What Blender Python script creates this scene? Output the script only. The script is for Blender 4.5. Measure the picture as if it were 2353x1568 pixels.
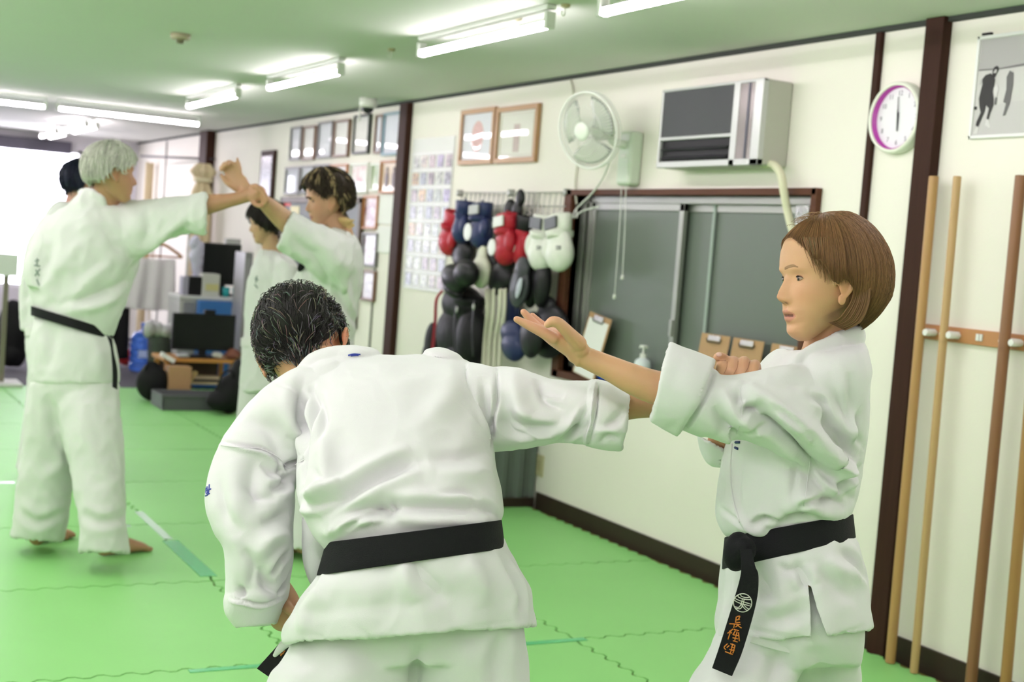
import bpy, bmesh, math, random
import numpy as np
from mathutils import Vector, Matrix, noise
from mathutils.bvhtree import BVHTree
random.seed(7); np.random.seed(7)
for o in list(bpy.data.objects): bpy.data.objects.remove(o)
SC = bpy.context.scene
COL = SC.collection
# ------------------------------------------------------------------ camera
IW, IH, FP = 2353, 1568, 3110.0
def _d(v):
    r = np.array([v[0]-IW/2, -(v[1]-IH/2), -FP]); return r/np.linalg.norm(r)
_Y = _d((-470, 450)); _X = _d((6800, 1010)); _X = _X-_Y*(_X@_Y); _X /= np.linalg.norm(_X); _Z = np.cross(_X, _Y)
RM = np.array([_X, _Y, _Z]); CAM = np.array([0, 0, 1.4])
cam = bpy.data.cameras.new('camera'); co = bpy.data.objects.new('camera', cam); COL.objects.link(co)
M4 = Matrix.Identity(4)
for i in range(3):
    for j in range(3): M4[i][j] = RM[i][j]
    M4[i][3] = CAM[i]
co.matrix_world = M4
cam.sensor_width = 36; cam.lens = FP/IW*36; cam.clip_start = .05
cam.dof.use_dof = True; cam.dof.focus_distance = 2.55; cam.dof.aperture_fstop = 5.0
SC.camera = co
# ------------------------------------------------------------------ world, exposure
w = bpy.data.worlds.new('world'); SC.world = w; w.use_nodes = True
w.node_tree.nodes['Background'].inputs[0].default_value = (.9, .87, 1, 1)
w.node_tree.nodes['Background'].inputs[1].default_value = 10.0
SC.view_settings.view_transform = 'Standard'; SC.view_settings.look = 'None'
SC.view_settings.gamma = 1; SC.view_settings.use_curve_mapping = False
SC.view_settings.exposure = -0.33
TUBE_E = 54.0     # right-hand row
TUBE_L = 92.0     # unseen rows over the left, made stronger to brighten the figures and floor
# ------------------------------------------------------------------ geometry of the photograph
def ray(x, y): return RM@np.array([x-IW/2, -(y-IH/2), -FP])
def plane(x, y, ax, v):
    r = ray(x, y); t = (v-CAM[ax])/r[ax]; return CAM+r*t
def at(x, y, dep): return CAM+ray(x, y)/FP*dep
def proj(P):
    c = (np.asarray(P)-CAM)@RM
    return np.stack([IW/2+FP*c[..., 0]/-c[..., 2], IH/2-FP*c[..., 1]/-c[..., 2], -c[..., 2]], -1)
RV, UV, FV = RM[:, 0], RM[:, 1], -RM[:, 2]
WX, CZ = 3.68, 2.366
# ------------------------------------------------------------------ helpers
def tag(o, label=None, cat=None, group=None, kind=None):
    if label: o['label'] = label
    if cat: o['category'] = cat
    if group: o['group'] = group
    if kind: o['kind'] = kind
    return o
def thing(name, label, cat, loc=(0, 0, 0), group=None):
    o = bpy.data.objects.new(name, None); o.empty_display_size = .05; COL.objects.link(o); o.location = [float(v) for v in loc]
    return tag(o, label, cat, group)
def unit(v): v = np.asarray(v, float); return v/(np.linalg.norm(v)+1e-12)
class MB:
    def __init__(s): s.v = []; s.f = []
    def add(s, vs, fs):
        b = len(s.v); s.v += [tuple(float(c) for c in v) for v in vs]; s.f += [tuple(b+i for i in f) for f in fs]; return s
    def box(s, x0, x1, y0, y1, z0, z1):
        x0, x1 = sorted((x0, x1)); y0, y1 = sorted((y0, y1)); z0, z1 = sorted((z0, z1))
        return s.add([(x, y, z) for z in (z0, z1) for y in (y0, y1) for x in (x0, x1)],
                     [(0, 2, 3, 1), (4, 5, 7, 6), (0, 1, 5, 4), (2, 6, 7, 3), (0, 4, 6, 2), (1, 3, 7, 5)])
    def obox(s, c, ax, ay, az):   # oriented box: centre and half-axis vectors
        c, ax, ay, az = map(np.asarray, (c, ax, ay, az))
        return s.add([c+i*ax+j*ay+k*az for k in (-1, 1) for j in (-1, 1) for i in (-1, 1)],
                     [(0, 2, 3, 1), (4, 5, 7, 6), (0, 1, 5, 4), (2, 6, 7, 3), (0, 4, 6, 2), (1, 3, 7, 5)])
    def loft(s, rings, cap=True, closed=False):
        n = len(rings[0]); vs = [p for r in rings for p in r]; fs = []
        m = len(rings)
        for i in range(m-1 if not closed else m):
            a, b = i*n, ((i+1) % m)*n
            for k in range(n): fs.append((a+k, a+(k+1) % n, b+(k+1) % n, b+k))
        if cap and not closed:
            vs.append(np.mean(rings[0], 0)); vs.append(np.mean(rings[-1], 0)); c0, c1 = len(vs)-2, len(vs)-1
            for k in range(n):
                fs.append((c0, (k+1) % n, k)); fs.append((c1, (m-1)*n+k, (m-1)*n+(k+1) % n))
        return s.add(vs, fs)
    def tube(s, pts, rad, n=12, cap=True, flat=1.0, up=None, round_ends=False):
        pts = [np.asarray(p, float) for p in pts]
        if not hasattr(rad, '__len__'): rad = [rad]*len(pts)
        rad = list(rad)
        if round_ends:
            d0 = unit(pts[0]-pts[1]); d1 = unit(pts[-1]-pts[-2])
            A = [(.96, .3), (.75, .66), (.4, .92)]
            pre = [(pts[0]+d0*rad[0]*a, rad[0]*b) for a, b in A]; post = [(pts[-1]+d1*rad[-1]*a, rad[-1]*b) for a, b in A[::-1]]
            pts = [p for p, _ in pre]+pts+[p for p, _ in post]; rad = [r for _, r in pre]+rad+[r for _, r in post]
        rings = []; t0 = unit(pts[1]-pts[0])
        u = unit(np.cross(t0, up if up is not None else ((0, 0, 1) if abs(t0[2]) < .9 else (1, 0, 0))))
        for i, p in enumerate(pts):
            t = unit(pts[min(i+1, len(pts)-1)]-pts[max(i-1, 0)])
            u = unit(u-t*(u@t)); v = np.cross(t, u)
            rings.append([p+rad[i]*(math.cos(a)*u+flat*math.sin(a)*v) for a in np.linspace(0, 2*math.pi, n, endpoint=False)])
        return s.loft(rings, cap)
    def cyl(s, p0, p1, r0, r1=None, n=20): return s.tube([p0, p1], [r0, r0 if r1 is None else r1], n)
    def ell(s, c, ax, ay, az, nu=24, nv=14):
        c, ax, ay, az = [np.asarray(q, float) for q in (c, ax, ay, az)]
        rings = []
        for i in range(1, nv):
            t = math.pi*i/nv
            rings.append([c+math.sin(t)*(math.cos(p)*ax+math.sin(p)*ay)-math.cos(t)*az for p in np.linspace(0, 2*math.pi, nu, endpoint=False)])
        b = len(s.v); s.loft(rings, False)
        s.v += [tuple(c-az), tuple(c+az)]; q, r = len(s.v)-2, len(s.v)-1; m = (nv-2)*nu
        for k in range(nu): s.f.append((q, b+(k+1) % nu, b+k)); s.f.append((r, b+m+k, b+m+(k+1) % nu))
        return s
    def prism(s, poly, d):   # polygon (3d points) extruded by vector d
        d = np.asarray(d); n = len(poly)
        return s.add(list(poly)+[np.asarray(p)+d for p in poly], [tuple(range(n-1, -1, -1)), tuple(range(n, 2*n))]+[(i, (i+1) % n, n+(i+1) % n, n+i) for i in range(n)])
    def lathe(s, c, axis, prof, n=48):  # prof: (radius, height)
        axis = unit(axis); u = unit(np.cross(axis, (0, 0, 1) if abs(axis[2]) < .9 else (1, 0, 0))); v = np.cross(axis, u)
        c = np.asarray(c)
        return s.loft([[c+axis*h+max(r, 1e-4)*(math.cos(a)*u+math.sin(a)*v) for a in np.linspace(0, 2*math.pi, n, endpoint=False)] for r, h in prof], True)
    def build(s, name, mat, parent=None, bevel=0, smooth=False, label=None, seg=2, kind=None):
        me = bpy.data.meshes.new(name); me.from_pydata(s.v, [], s.f); me.update()
        bm = bmesh.new(); bm.from_mesh(me); bmesh.ops.recalc_face_normals(bm, faces=bm.faces); bm.to_mesh(me); bm.free()
        o = bpy.data.objects.new(name, me); COL.objects.link(o)
        for m in (mat if isinstance(mat, (list, tuple)) else [mat]): me.materials.append(m)
        if parent is not None:
            o.parent = parent
            off = Vector((0, 0, 0)); q = parent
            while q is not None: off += q.location; q = q.parent
            me.transform(Matrix.Translation(-off))
        if smooth:
            for p in me.polygons: p.use_smooth = True
        if bevel:
            b = o.modifiers.new('bevel', 'BEVEL'); b.width = bevel; b.segments = seg; b.limit_method = 'ANGLE'; b.angle_limit = .7
            for p in me.polygons: p.use_smooth = True
            b.harden_normals = True
        return tag(o, label, kind=kind)
def smooth_obj(o):
    for p in o.data.polygons: p.use_smooth = True
# ------------------------------------------------------------------ materials
MATS = {}
def mat(name, col, rough=.5, metal=0, noise_amt=0, noise_scale=8, bump=0, bump_scale=60, emit=0, trans=0, coat=0, sheen=0, alpha=1, sss=0, spec=.5, stretch=None, ior=1.45):
    if name in MATS: return MATS[name]
    if max(col) < .06 and spec == .5: spec = .22
    m = bpy.data.materials.new(name); m.use_nodes = True; nt = m.node_tree; N = nt.nodes; b = N['Principled BSDF']
    b.inputs['Base Color'].default_value = (*col, 1); b.inputs['Roughness'].default_value = rough; b.inputs['Metallic'].default_value = metal
    b.inputs['Specular IOR Level'].default_value = spec; b.inputs['IOR'].default_value = ior
    if trans: b.inputs['Transmission Weight'].default_value = trans
    if coat: b.inputs['Coat Weight'].default_value = coat; b.inputs['Coat Roughness'].default_value = .03
    if sheen: b.inputs['Sheen Weight'].default_value = sheen
    if sss:
        b.inputs['Subsurface Weight'].default_value = sss; b.inputs['Subsurface Radius'].default_value = (1, .35, .2); b.inputs['Subsurface Scale'].default_value = .006
    if alpha < 1: b.inputs['Alpha'].default_value = alpha
    if emit: b.inputs['Emission Color'].default_value = (*col, 1); b.inputs['Emission Strength'].default_value = emit
    if noise_amt or bump:
        tc = N.new('ShaderNodeTexCoord'); src = tc.outputs['Object']
        if stretch:
            mp = N.new('ShaderNodeMapping'); mp.inputs['Scale'].default_value = stretch; nt.links.new(src, mp.inputs[0]); src = mp.outputs[0]
    if noise_amt:
        n = N.new('ShaderNodeTexNoise'); n.inputs['Scale'].default_value = noise_scale; n.inputs['Detail'].default_value = 5; nt.links.new(src, n.inputs['Vector'])
        r = N.new('ShaderNodeMix'); r.data_type = 'RGBA'
        r.inputs[6].default_value = (*[max(0, c*(1-noise_amt)) for c in col], 1); r.inputs[7].default_value = (*[min(1, c*(1+noise_amt)) for c in col], 1)
        nt.links.new(n.outputs['Fac'], r.inputs[0]); nt.links.new(r.outputs[2], b.inputs['Base Color'])
    if bump:
        n2 = N.new('ShaderNodeTexNoise'); n2.inputs['Scale'].default_value = bump_scale; n2.inputs['Detail'].default_value = 4; nt.links.new(src, n2.inputs['Vector'])
        bp = N.new('ShaderNodeBump'); bp.inputs['Strength'].default_value = bump; bp.inputs['Distance'].default_value = .01
        nt.links.new(n2.outputs['Fac'], bp.inputs['Height']); nt.links.new(bp.outputs[0], b.inputs['Normal'])
    MATS[name] = m; return m
plaster = mat('cream_plaster', (.83, .80, .725), .8, noise_amt=.03, noise_scale=2, bump=.08, bump_scale=90)
ceil_m = mat('white_ceiling', (.66, .67, .62), .8, noise_amt=.02, noise_scale=1.5, bump=.05)
brown = mat('dark_brown_wood', (.040, .016, .010), .6, spec=.15, noise_amt=.3, noise_scale=14, stretch=(6, 6, .4))
brownb = mat('brown_window_wood', (.10, .038, .020), .55, spec=.2, noise_amt=.3, noise_scale=14, stretch=(6, .4, 6))
basem = mat('dark_skirting', (.035, .024, .017), .4, noise_amt=.2)
green = mat('green_foam', (.275, .64, .205), .45, noise_amt=.05, noise_scale=3, bump=.12, bump_scale=500, spec=.35)
underm = mat('olive_underlay', (.17, .17, .035), .9)
carpet = mat('grey_carpet', (.10, .095, .115), .95, noise_amt=.15, noise_scale=120, bump=.3, bump_scale=400)
alu = mat('brushed_aluminium', (.38, .39, .36), .35, .7)
black_p = mat('black_plastic', (.012, .012, .013), .4)
white_p = mat('white_plastic', (.78, .78, .74), .35)
lightwood = mat('light_wood', (.50, .27, .12), .5, noise_amt=.15, noise_scale=12, stretch=(1, .3, 1))
paper = mat('white_paper', (.82, .82, .80), .7)
# ------------------------------------------------------------------ room shell
XL, YB, YF = -3.8, -2.6, 16.9
MB().box(XL-.1, WX+.1, YB-.1, YF+.1, -.15, -.02).build('floor', carpet, kind='structure')
MB().box(XL, WX, YB, 11.56, -.02, -.012).build('trim_2', underm, kind='structure')
MB().box(XL-.1, WX+.1, YB-.1, YF+.1, CZ, CZ+.12).build('ceiling', ceil_m, kind='structure')
WY0, WY1, WZ0, WZ1 = 4.345, 6.28, .78, 1.72      # window opening
b = MB(); b.box(WX, WX+.15, YB, WY0, -.02, CZ); b.box(WX, WX+.15, WY1, YF, -.02, CZ); b.box(WX, WX+.15, WY0, WY1, -.02, WZ0); b.box(WX, WX+.15, WY0, WY1, WZ1, CZ)
b.build('wall_right', plaster, kind='structure')
MB().box(XL-.15, XL, YB, YF, -.02, CZ).build('wall_left', plaster, kind='structure')
MB().box(XL-.15, WX+.15, YB-.15, YB, -.02, CZ).build('wall_back', plaster, kind='structure')
# far wall with a wide window
FX0, FX1, FZ0, FZ1 = -2.6, 3.02, .52, 2.2
b = MB(); b.box(XL, FX0, YF, YF+.15, -.02, CZ); b.box(FX1, WX, YF, YF+.15, -.02, CZ); b.box(FX0, FX1, YF, YF+.15, -.02, FZ0); b.box(FX0, FX1, YF, YF+.15, FZ1, CZ)
b.build('wall_far', mat('pale_lavender_plaster', (.66, .64, .68), .8), kind='structure')
fr = MB(); fr.box(FX0, FX1, YF+.02, YF+.08, FZ0, FZ0+.04); fr.box(FX0, FX1, YF+.02, YF+.08, FZ1-.04, FZ1)
for x in (FX0, FX0+1.4, FX0+2.8, FX0+4.2, FX1-.04): fr.box(x, x+.04, YF+.02, YF+.08, FZ0, FZ1)
f = fr.build('window_1', mat('white_sash', (.7, .7, .72), .4), kind='structure')
MB().box(FX0, FX1, YF+.045, YF+.05, FZ0, FZ1).build('pane', mat('clear_glass', (1, 1, 1), .0, trans=1, ior=1.05), f)
# dark cornice, skirting, posts
cor = mat('charcoal_cornice', (.045, .05, .045), .7)
MB().box(WX-.025, WX, YB, 13.55, CZ-.018, CZ).build('trim_3', cor, kind='structure')
MB().box(WX-.025, WX, 13.8, YF, CZ-.018, CZ).build('trim_4', cor, kind='structure')
for i, (y0, y1) in enumerate([(YB, 3.66), (3.79, 6.44)]):
    MB().box(WX-.014, WX, y0, y1, -.02, .085).build('baseboard_right' if i else 'baseboard_right_near', basem, bevel=.003, kind='structure')
MB().box(WX-.014, WX, 7.0, 13.4, -.02, .085).build('baseboard_right_far', basem, kind='structure')
MB().box(WX-.045, WX, 3.685, 3.775, -.02, CZ-.0).build('trim_5', brown, bevel=.003, kind='structure')
MB().box(WX-.02, WX, 4.03, 4.062, .085, CZ-.018).build('trim_6', brown, bevel=.002, kind='structure')
MB().box(WX-.045, WX, 8.555, 8.69, -.02, CZ-.018).build('trim_7', brown, bevel=.003, kind='structure')
MB().box(WX-.09, WX, 13.46, 13.74, -.02, CZ).build('trim_8', brown, bevel=.003, kind='structure')
MB().box(WX-.012, WX, 9.02, 9.035, .085, 1.2).build('trim_9', mat('grey_joint', (.2, .2, .18), .7), kind='structure')
# far partition panels on the right wall beyond the post
jm = MATS['grey_joint']
for k, y in enumerate((14.0, 15.45)): MB().box(WX-.012, WX, y, y+.03, 0, CZ-.03).build('trim_%d' % (10+k), jm, kind='structure')
# ------------------------------------------------------------------ puzzle mats
T = 1.0555; X0, Y0 = 3.632, 5.212
def puzzle(x0, y0):
    g = .005; per = T/24; d = .010
    def edge(flip):
        pts = []
        for k in range(1, 23):
            a = k*per
            s = 1 if (k % 2) ^ flip else -1
            for t in (.14, .24, .76, .86): pts.append((a+t*per, s*d*(.5 if t in (.14, .86) else 1)))
        return pts
    P = []
    P += [(x0+g, y0+g)]+[(x0+u, y0+h+g) for u, h in edge(0)]+[(x0+T-g, y0+g)]
    P += [(x0+T+h-g, y0+u) for u, h in edge(0)]
    P += [(x0+T-g, y0+T-g)]+[(x0+u, y0+T+h-g) for u, h in edge(0)][::-1]+[(x0+g, y0+T-g)]
    P += [(x0+h+g, y0+u) for u, h in edge(0)][::-1]
    return P
nx, ny = 7, 12
proto = None
for i in range(nx):
    for j in range(-6, 6):
        x, y = X0-(i+1)*T, Y0+j*T
        if proto is None:
            P = puzzle(0, 0); n = len(P); pb = MB().add([(p, q, .012) for p, q in P]+[(p, q, 0) for p, q in P]+[(T/2, T/2, .012)], [(k, (k+1) % n, 2*n) for k in range(n)]+[(k, n+k, n+(k+1) % n, (k+1) % n) for k in range(n)])
            proto = pb.build('foam_mat', green)
            proto.data.transform(Matrix.Translation((0, 0, -.012))); o = proto
        else:
            o = proto.copy(); COL.objects.link(o)
        o.location = (x, y, 0); tag(o, 'square of bright green interlocking foam matting laid in a grid over the training floor', 'foam mat', 'green interlocking foam floor mats')
tape = mat('green_tape', (.10, .52, .20), .25)
tapew = mat('pale_worn_tape', (.55, .78, .62), .2)
def strip(name, m, x0, x1, y0, y1, label):
    tag(MB().box(x0, x1, y0, y1, .0005, .002).build(name, m), label, 'tape')
strip('floor_tape', tape, 1.49, 1.56, 5.28, 5.92, 'dark green tape strip on the mat seam right of the silver-haired man')
strip('floor_tape', tapew, 1.505, 1.545, 5.95, 6.55, 'pale worn tape strip just beyond the dark green tape strip')
strip('floor_tape', tape, 1.15, 1.6, 4.12, 4.15, 'green tape strip on the nearest mat seam, left of the bent man')
strip('floor_tape', tape, 2.3, 2.62, 4.13, 4.165, 'green tape strip on a mat seam between the bent man and the woman')
strip('floor_tape', tapew, .95, 1.06, 7.31, 7.36, 'short pale tape piece between the legs of the silver-haired man')
strip('floor_tape', tapew, 1.30, 1.42, 6.22, 6.26, 'short pale tape piece between the feet of the silver-haired man')
strip('floor_tape', tapew, .55, .75, 7.31, 7.36, 'short pale tape piece at the left edge beside the far man')
strip('floor_tape', tapew, 1.0, 1.09, 9.9, 11.0, 'long pale tape strip on the far left mats')
# ------------------------------------------------------------------ fluorescent lights
tube_m = mat('glowing_tube', (1, .895, .98), .3, emit=TUBE_E)
hous = mat('white_enamel', (.7, .72, .68), .4)
tube_l = mat('glowing_tube_bright', (1, .895, .98), .3, emit=TUBE_L)
def lamp(x, y0, y1, label, along='y', z=2.29, two=False):
    f = (lambda a, c, zz: (c, a, zz)) if along == 'y' else (lambda a, c, zz: (a, c, zz))
    c = (y0+y1)/2; L = abs(y1-y0)/2
    t = thing('fluorescent_light', label, 'ceiling light', f(c, x, CZ), 'bare fluorescent tube lights on the ceiling')
    b = MB(); p0 = f(c-L-.02, x-.022, CZ-.02); p1 = f(c+L+.02, x+.022, CZ); b.box(p0[0], p1[0], p0[1], p1[1], p0[2], p1[2]); b.build('housing', hous, t, bevel=.006)
    for off in ((-.05, .05) if two else (0,)):
        tb = MB().cyl(f(c-L, x+off, z), f(c+L, x+off, z), .019, n=24).build('tube', [tube_l if (along == 'y' and x < 1) else tube_m, hous], t, smooth=True)
        for p in tb.data.polygons: p.material_index = 1 if p.normal.z > .42 else 0      # the upper half of each tube is an opaque spine
        for s in (-1, 1):
            b = MB(); q0 = f(c+s*L-.02*s, x+off-.02, z-.018); q1 = f(c+s*(L+.025), x+off+.02, CZ-.03)
            q0 = f(c+s*L, x+off-.022, z-.02); b.box(q0[0], q1[0], q0[1], q1[1], q0[2], q1[2]); b.build('lamp_holder', hous, t, bevel=.004)
RX = 2.56
lamp(RX, 3.05, 4.27, 'bare fluorescent tube at the top right, its far end only just in the frame')
lamp(RX, 4.69, 5.89, 'largest whole bare fluorescent tube, at the top centre above the framed certificates')
lamp(RX, 6.98, 8.2, 'second bare fluorescent tube, left of and beyond the largest one')
lamp(RX, 8.9, 10.15, 'third and smaller bare fluorescent tube above the raised hands')
lamp(11.8, 1.9, 3.06, 'bare tube running across the room, ending above the brown post', 'x')
lamp(11.8, .6, 1.78, 'bare tube running across the room at the left edge of the picture', 'x')
lamp(2.5, 13.6, 14.8, 'twin bare tube, far off above the dark blue haired man', two=True)
lamp(2.5, 15.3, 16.3, 'farthest twin bare tube, near the bright window', two=True)
for x in (-.1, -2.6):  # tube rows out of view, put in to light the near figures
    for y in (-1.3, .2, 1.75, 3.3, 4.85, 6.4, 7.95, 9.5): lamp(x, y, y+1.22, 'one of the unseen bare tubes added in rows on the left part of the ceiling')
for y in (-1.5, .0, 1.45): lamp(RX, y, y+1.22, 'bare fluorescent tube of the right row behind the camera, outside the picture')
# ================================================================== things on the right wall
def wp(x, y, off=0): return plane(x, y, 0, WX-off)
def wrect(px, off=0):   # px: left, top, right, bottom pixels of a rectangle hanging on the wall
    l, t, r, b_ = px; A = wp(l, t, off); B = wp(r, b_, off); C_ = wp(l, b_, off); D = wp(r, t, off)
    return (A[1]+C_[1])/2, (B[1]+D[1])/2, (A[2]+D[2])/2, (B[2]+C_[2])/2      # y far, y near, z top, z bottom
def print_mat(name, base, ink, scale=18, amt=.5, rough=.25):
    if name in MATS: return MATS[name]
    m = bpy.data.materials.new(name); m.use_nodes = True; nt = m.node_tree; N = nt.nodes; b = N['Principled BSDF']; b.inputs['Roughness'].default_value = rough
    tc = N.new('ShaderNodeTexCoord'); n = N.new('ShaderNodeTexNoise'); n.inputs['Scale'].default_value = scale; n.inputs['Detail'].default_value = 3
    nt.links.new(tc.outputs['Object'], n.inputs['Vector'])
    r = N.new('ShaderNodeValToRGB'); r.color_ramp.elements[0].position = amt-.06; r.color_ramp.elements[1].position = amt+.08
    r.color_ramp.elements[0].color = (*ink, 1); r.color_ramp.elements[1].color = (*base, 1)
    nt.links.new(n.outputs['Fac'], r.inputs[0]); nt.links.new(r.outputs[0], b.inputs['Base Color']); b.inputs['Coat Weight'].default_value = 0 if ('small' in name or 'photo' in name) else 1; b.inputs['Coat Roughness'].default_value = .02
    MATS[name] = m; return m
def text_mat(name, base, ink):   # paper with rows of fine vertical writing
    if name in MATS: return MATS[name]
    m = bpy.data.materials.new(name); m.use_nodes = True; nt = m.node_tree; N = nt.nodes; b = N['Principled BSDF']; b.inputs['Roughness'].default_value = .6
    tc = N.new('ShaderNodeTexCoord'); sp = N.new('ShaderNodeSeparateXYZ'); nt.links.new(tc.outputs['Object'], sp.inputs[0])
    mu = N.new('ShaderNodeMath'); mu.operation = 'MULTIPLY'; mu.inputs[1].default_value = 180; nt.links.new(sp.outputs['Y'], mu.inputs[0])
    sn = N.new('ShaderNodeMath'); sn.operation = 'SINE'; nt.links.new(mu.outputs[0], sn.inputs[0])
    n = N.new('ShaderNodeTexNoise'); n.inputs['Scale'].default_value = 90; nt.links.new(tc.outputs['Object'], n.inputs['Vector'])
    a = N.new('ShaderNodeMath'); a.operation = 'MULTIPLY'; nt.links.new(sn.outputs[0], a.inputs[0]); nt.links.new(n.outputs['Fac'], a.inputs[1])
    r = N.new('ShaderNodeValToRGB'); r.color_ramp.elements[0].position = .3; r.color_ramp.elements[1].position = .42
    r.color_ramp.elements[0].color = (*base, 1); r.color_ramp.elements[1].color = (*ink, 1)
    nt.links.new(a.outputs[0], r.inputs[0]); nt.links.new(r.outputs[0], b.inputs['Base Color']); b.inputs['Coat Weight'].default_value = 1; b.inputs['Coat Roughness'].default_value = .02
    MATS[name] = m; return m
frm = {'grey': mat('grey_frame', (.16, .15, .15), .4), 'dark': mat('dark_frame', (.05, .055, .05), .35), 'brownf': mat('walnut_frame', (.2, .11, .07), .4),
       'oak': mat('oak_frame', (.42, .24, .11), .4), 'blue': mat('blue_grey_frame', (.22, .34, .42), .4), 'orange': mat('orange_wood_frame', (.42, .17, .05), .4), 'pale': mat('pale_frame', (.66, .68, .60), .4)}
def wall_frame(px, fm, content, label, group, cat='picture frame', bw=.018, tilt=0, art=None, name='picture_frame'):
    y0, y1, z1, z0 = wrect(px, .02)
    t = thing(name, label, cat, (WX-.01, (y0+y1)/2, z0), group)
    y0, y1 = max(y0, y1), min(y0, y1)
    b = MB()
    for q in ((y1, y0, z0, z0+bw), (y1, y0, z1-bw, z1), (y1, y1+bw, z0+bw, z1-bw), (y0-bw, y0, z0+bw, z1-bw)): b.box(WX-.028, WX-.002, q[0], q[1], q[2], q[3])
    b.build('frame', frm[fm], t, bevel=.002)
    MB().box(WX-.014, WX-.004, y1+bw*.9, y0-bw*.9, z0+bw*.9, z1-bw*.9).build('picture', content, t)
    if art: art(t, y1+bw, y0-bw, z0+bw, z1-bw)
    return t
cert = [text_mat('certificate_a', (.72, .72, .80), (.54, .54, .60)), text_mat('certificate_b', (.78, .76, .74), (.58, .54, .53)), text_mat('certificate_c', (.74, .74, .84), (.58, .58, .68)),
        print_mat('certificate_pink', (.80, .74, .72), (.68, .40, .40), 14, .42), print_mat('certificate_green', (.72, .76, .62), (.4, .5, .3), 10, .5), print_mat('photo_sepia', (.62, .46, .30), (.10, .05, .03), 12, .42)]
G1, G2 = 'framed certificates in the upper row', 'framed certificates and pictures in the second row'
pos = ['leftmost', 'second from left', 'third from left', 'fourth from left']
for k, (px, fm, c_) in enumerate([((667, 292, 691, 369), 'grey', 0), ((695, 290, 723, 368), 'brownf', 1), ((730, 280, 763, 364), 'grey', 0), ((767, 276, 801, 361), 'brownf', 1)]):
    wall_frame(px, fm, cert[c_], '%s of the narrow glazed certificates in the upper row' % pos[k], G1)
wall_frame((812, 264, 848, 354), 'dark', cert[1], 'glazed certificate in a black frame below the security camera', G1)
wall_frame((861, 264, 878, 354), 'brownf', cert[2], 'glazed certificate partly behind the blue-grey framed one, upper row', G1)
wall_frame((880, 258, 923, 357), 'blue', cert[2], 'glazed certificate in a blue-grey frame, right end of the upper row', G1)
wall_frame((655, 384, 687, 447), 'grey', cert[2], 'leftmost glazed certificate of the second row, bluish paper', G2)
wall_frame((690, 381, 719, 445), 'grey', cert[0], 'second glazed certificate of the second row, left above the tousled-haired man', G2)
wall_frame((722, 378, 756, 440), 'grey', cert[0], 'third glazed certificate of the second row, directly above the tousled hair', G2)
wall_frame((758, 378, 797, 434), 'orange', cert[3], 'pink certificate in an orange wooden frame above the tousled-haired man', G2)
wall_frame((803, 374, 845, 444), 'pale', cert[3], 'certificate with pink print in a pale frame right of the tousled hair', G2)
wall_frame((851, 375, 874, 440), 'pale', cert[4], 'narrow greenish picture in a pale frame left of the brown figure picture', G2)
def duo(t, y0, y1, z0, z1):
    dm = mat('dark_sepia_ink', (.07, .035, .025), .4); b = MB(); W_, H_ = y1-y0, z1-z0
    for cy in (.3, .68):
        b.ell((WX-.016, y0+W_*(1-cy), z0+H_*.42), (.002, 0, 0), (0, W_*.11, 0), (0, 0, H_*.30)); b.ell((WX-.016, y0+W_*(1-cy), z0+H_*.78), (.002, 0, 0), (0, W_*.06, 0), (0, 0, H_*.09))
    b.build('figures', dm, t, smooth=True)
wall_frame((873, 369, 919, 445), 'orange', mat('tan_print', (.62, .46, .30), .3, coat=1), 'picture of two dark figures on tan paper in an orange wooden frame', G2, art=duo)
# the two oak framed sheets
def oval(cm):
    def f(t, y0, y1, z0, z1):
        W_, H_ = y1-y0, z1-z0
        MB().ell((WX-.0145, (y0+y1)/2, (z0+z1)/2), (.0012, 0, 0), (0, W_*.2, 0), (0, 0, H_*.34)).build('motif', cm, t, smooth=True)
    return f
def dragonish(t, y0, y1, z0, z1):
    W_, H_ = y1-y0, z1-z0; b = MB()
    for q in ((.42, .58, .12, .72),): b.box(WX-.0155, WX-.0135, y0+W_*q[0], y0+W_*q[1], z0+H_*q[2], z0+H_*q[3])
    b.build('printed_column', mat('faded_print', (.46, .36, .33), .5, noise_amt=.4, noise_scale=60, coat=1), t)
    b = MB()
    for s in (.06, .94):
        b.box(WX-.0155, WX-.0135, y0+W_*(s-.008), y0+W_*(s+.008), z0+H_*.06, z0+H_*.94); b.box(WX-.0155, WX-.0135, y0+W_*.06, y0+W_*.94, z0+H_*(s-.006), z0+H_*(s+.006))
    b.build('printed_border', mat('olive_print', (.50, .49, .38), .5), t)
wall_frame((1057, 250, 1135, 378), 'oak', mat('bluish_sheet', (.62, .64, .68), .5, coat=1), 'glazed sheet with a faded red oval motif, left of the two oak frames', 'oak framed sheets near the ceiling', art=oval(mat('faded_red_print', (.60, .36, .34), .5, noise_amt=.3, noise_scale=50, coat=1)), bw=.03)
wall_frame((1139, 243, 1234, 374), 'oak', mat('ivory_sheet', (.66, .66, .58), .5, coat=1), 'glazed certificate with a printed border, right of the two oak frames', 'oak framed sheets near the ceiling', art=dragonish, bw=.03)
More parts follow.
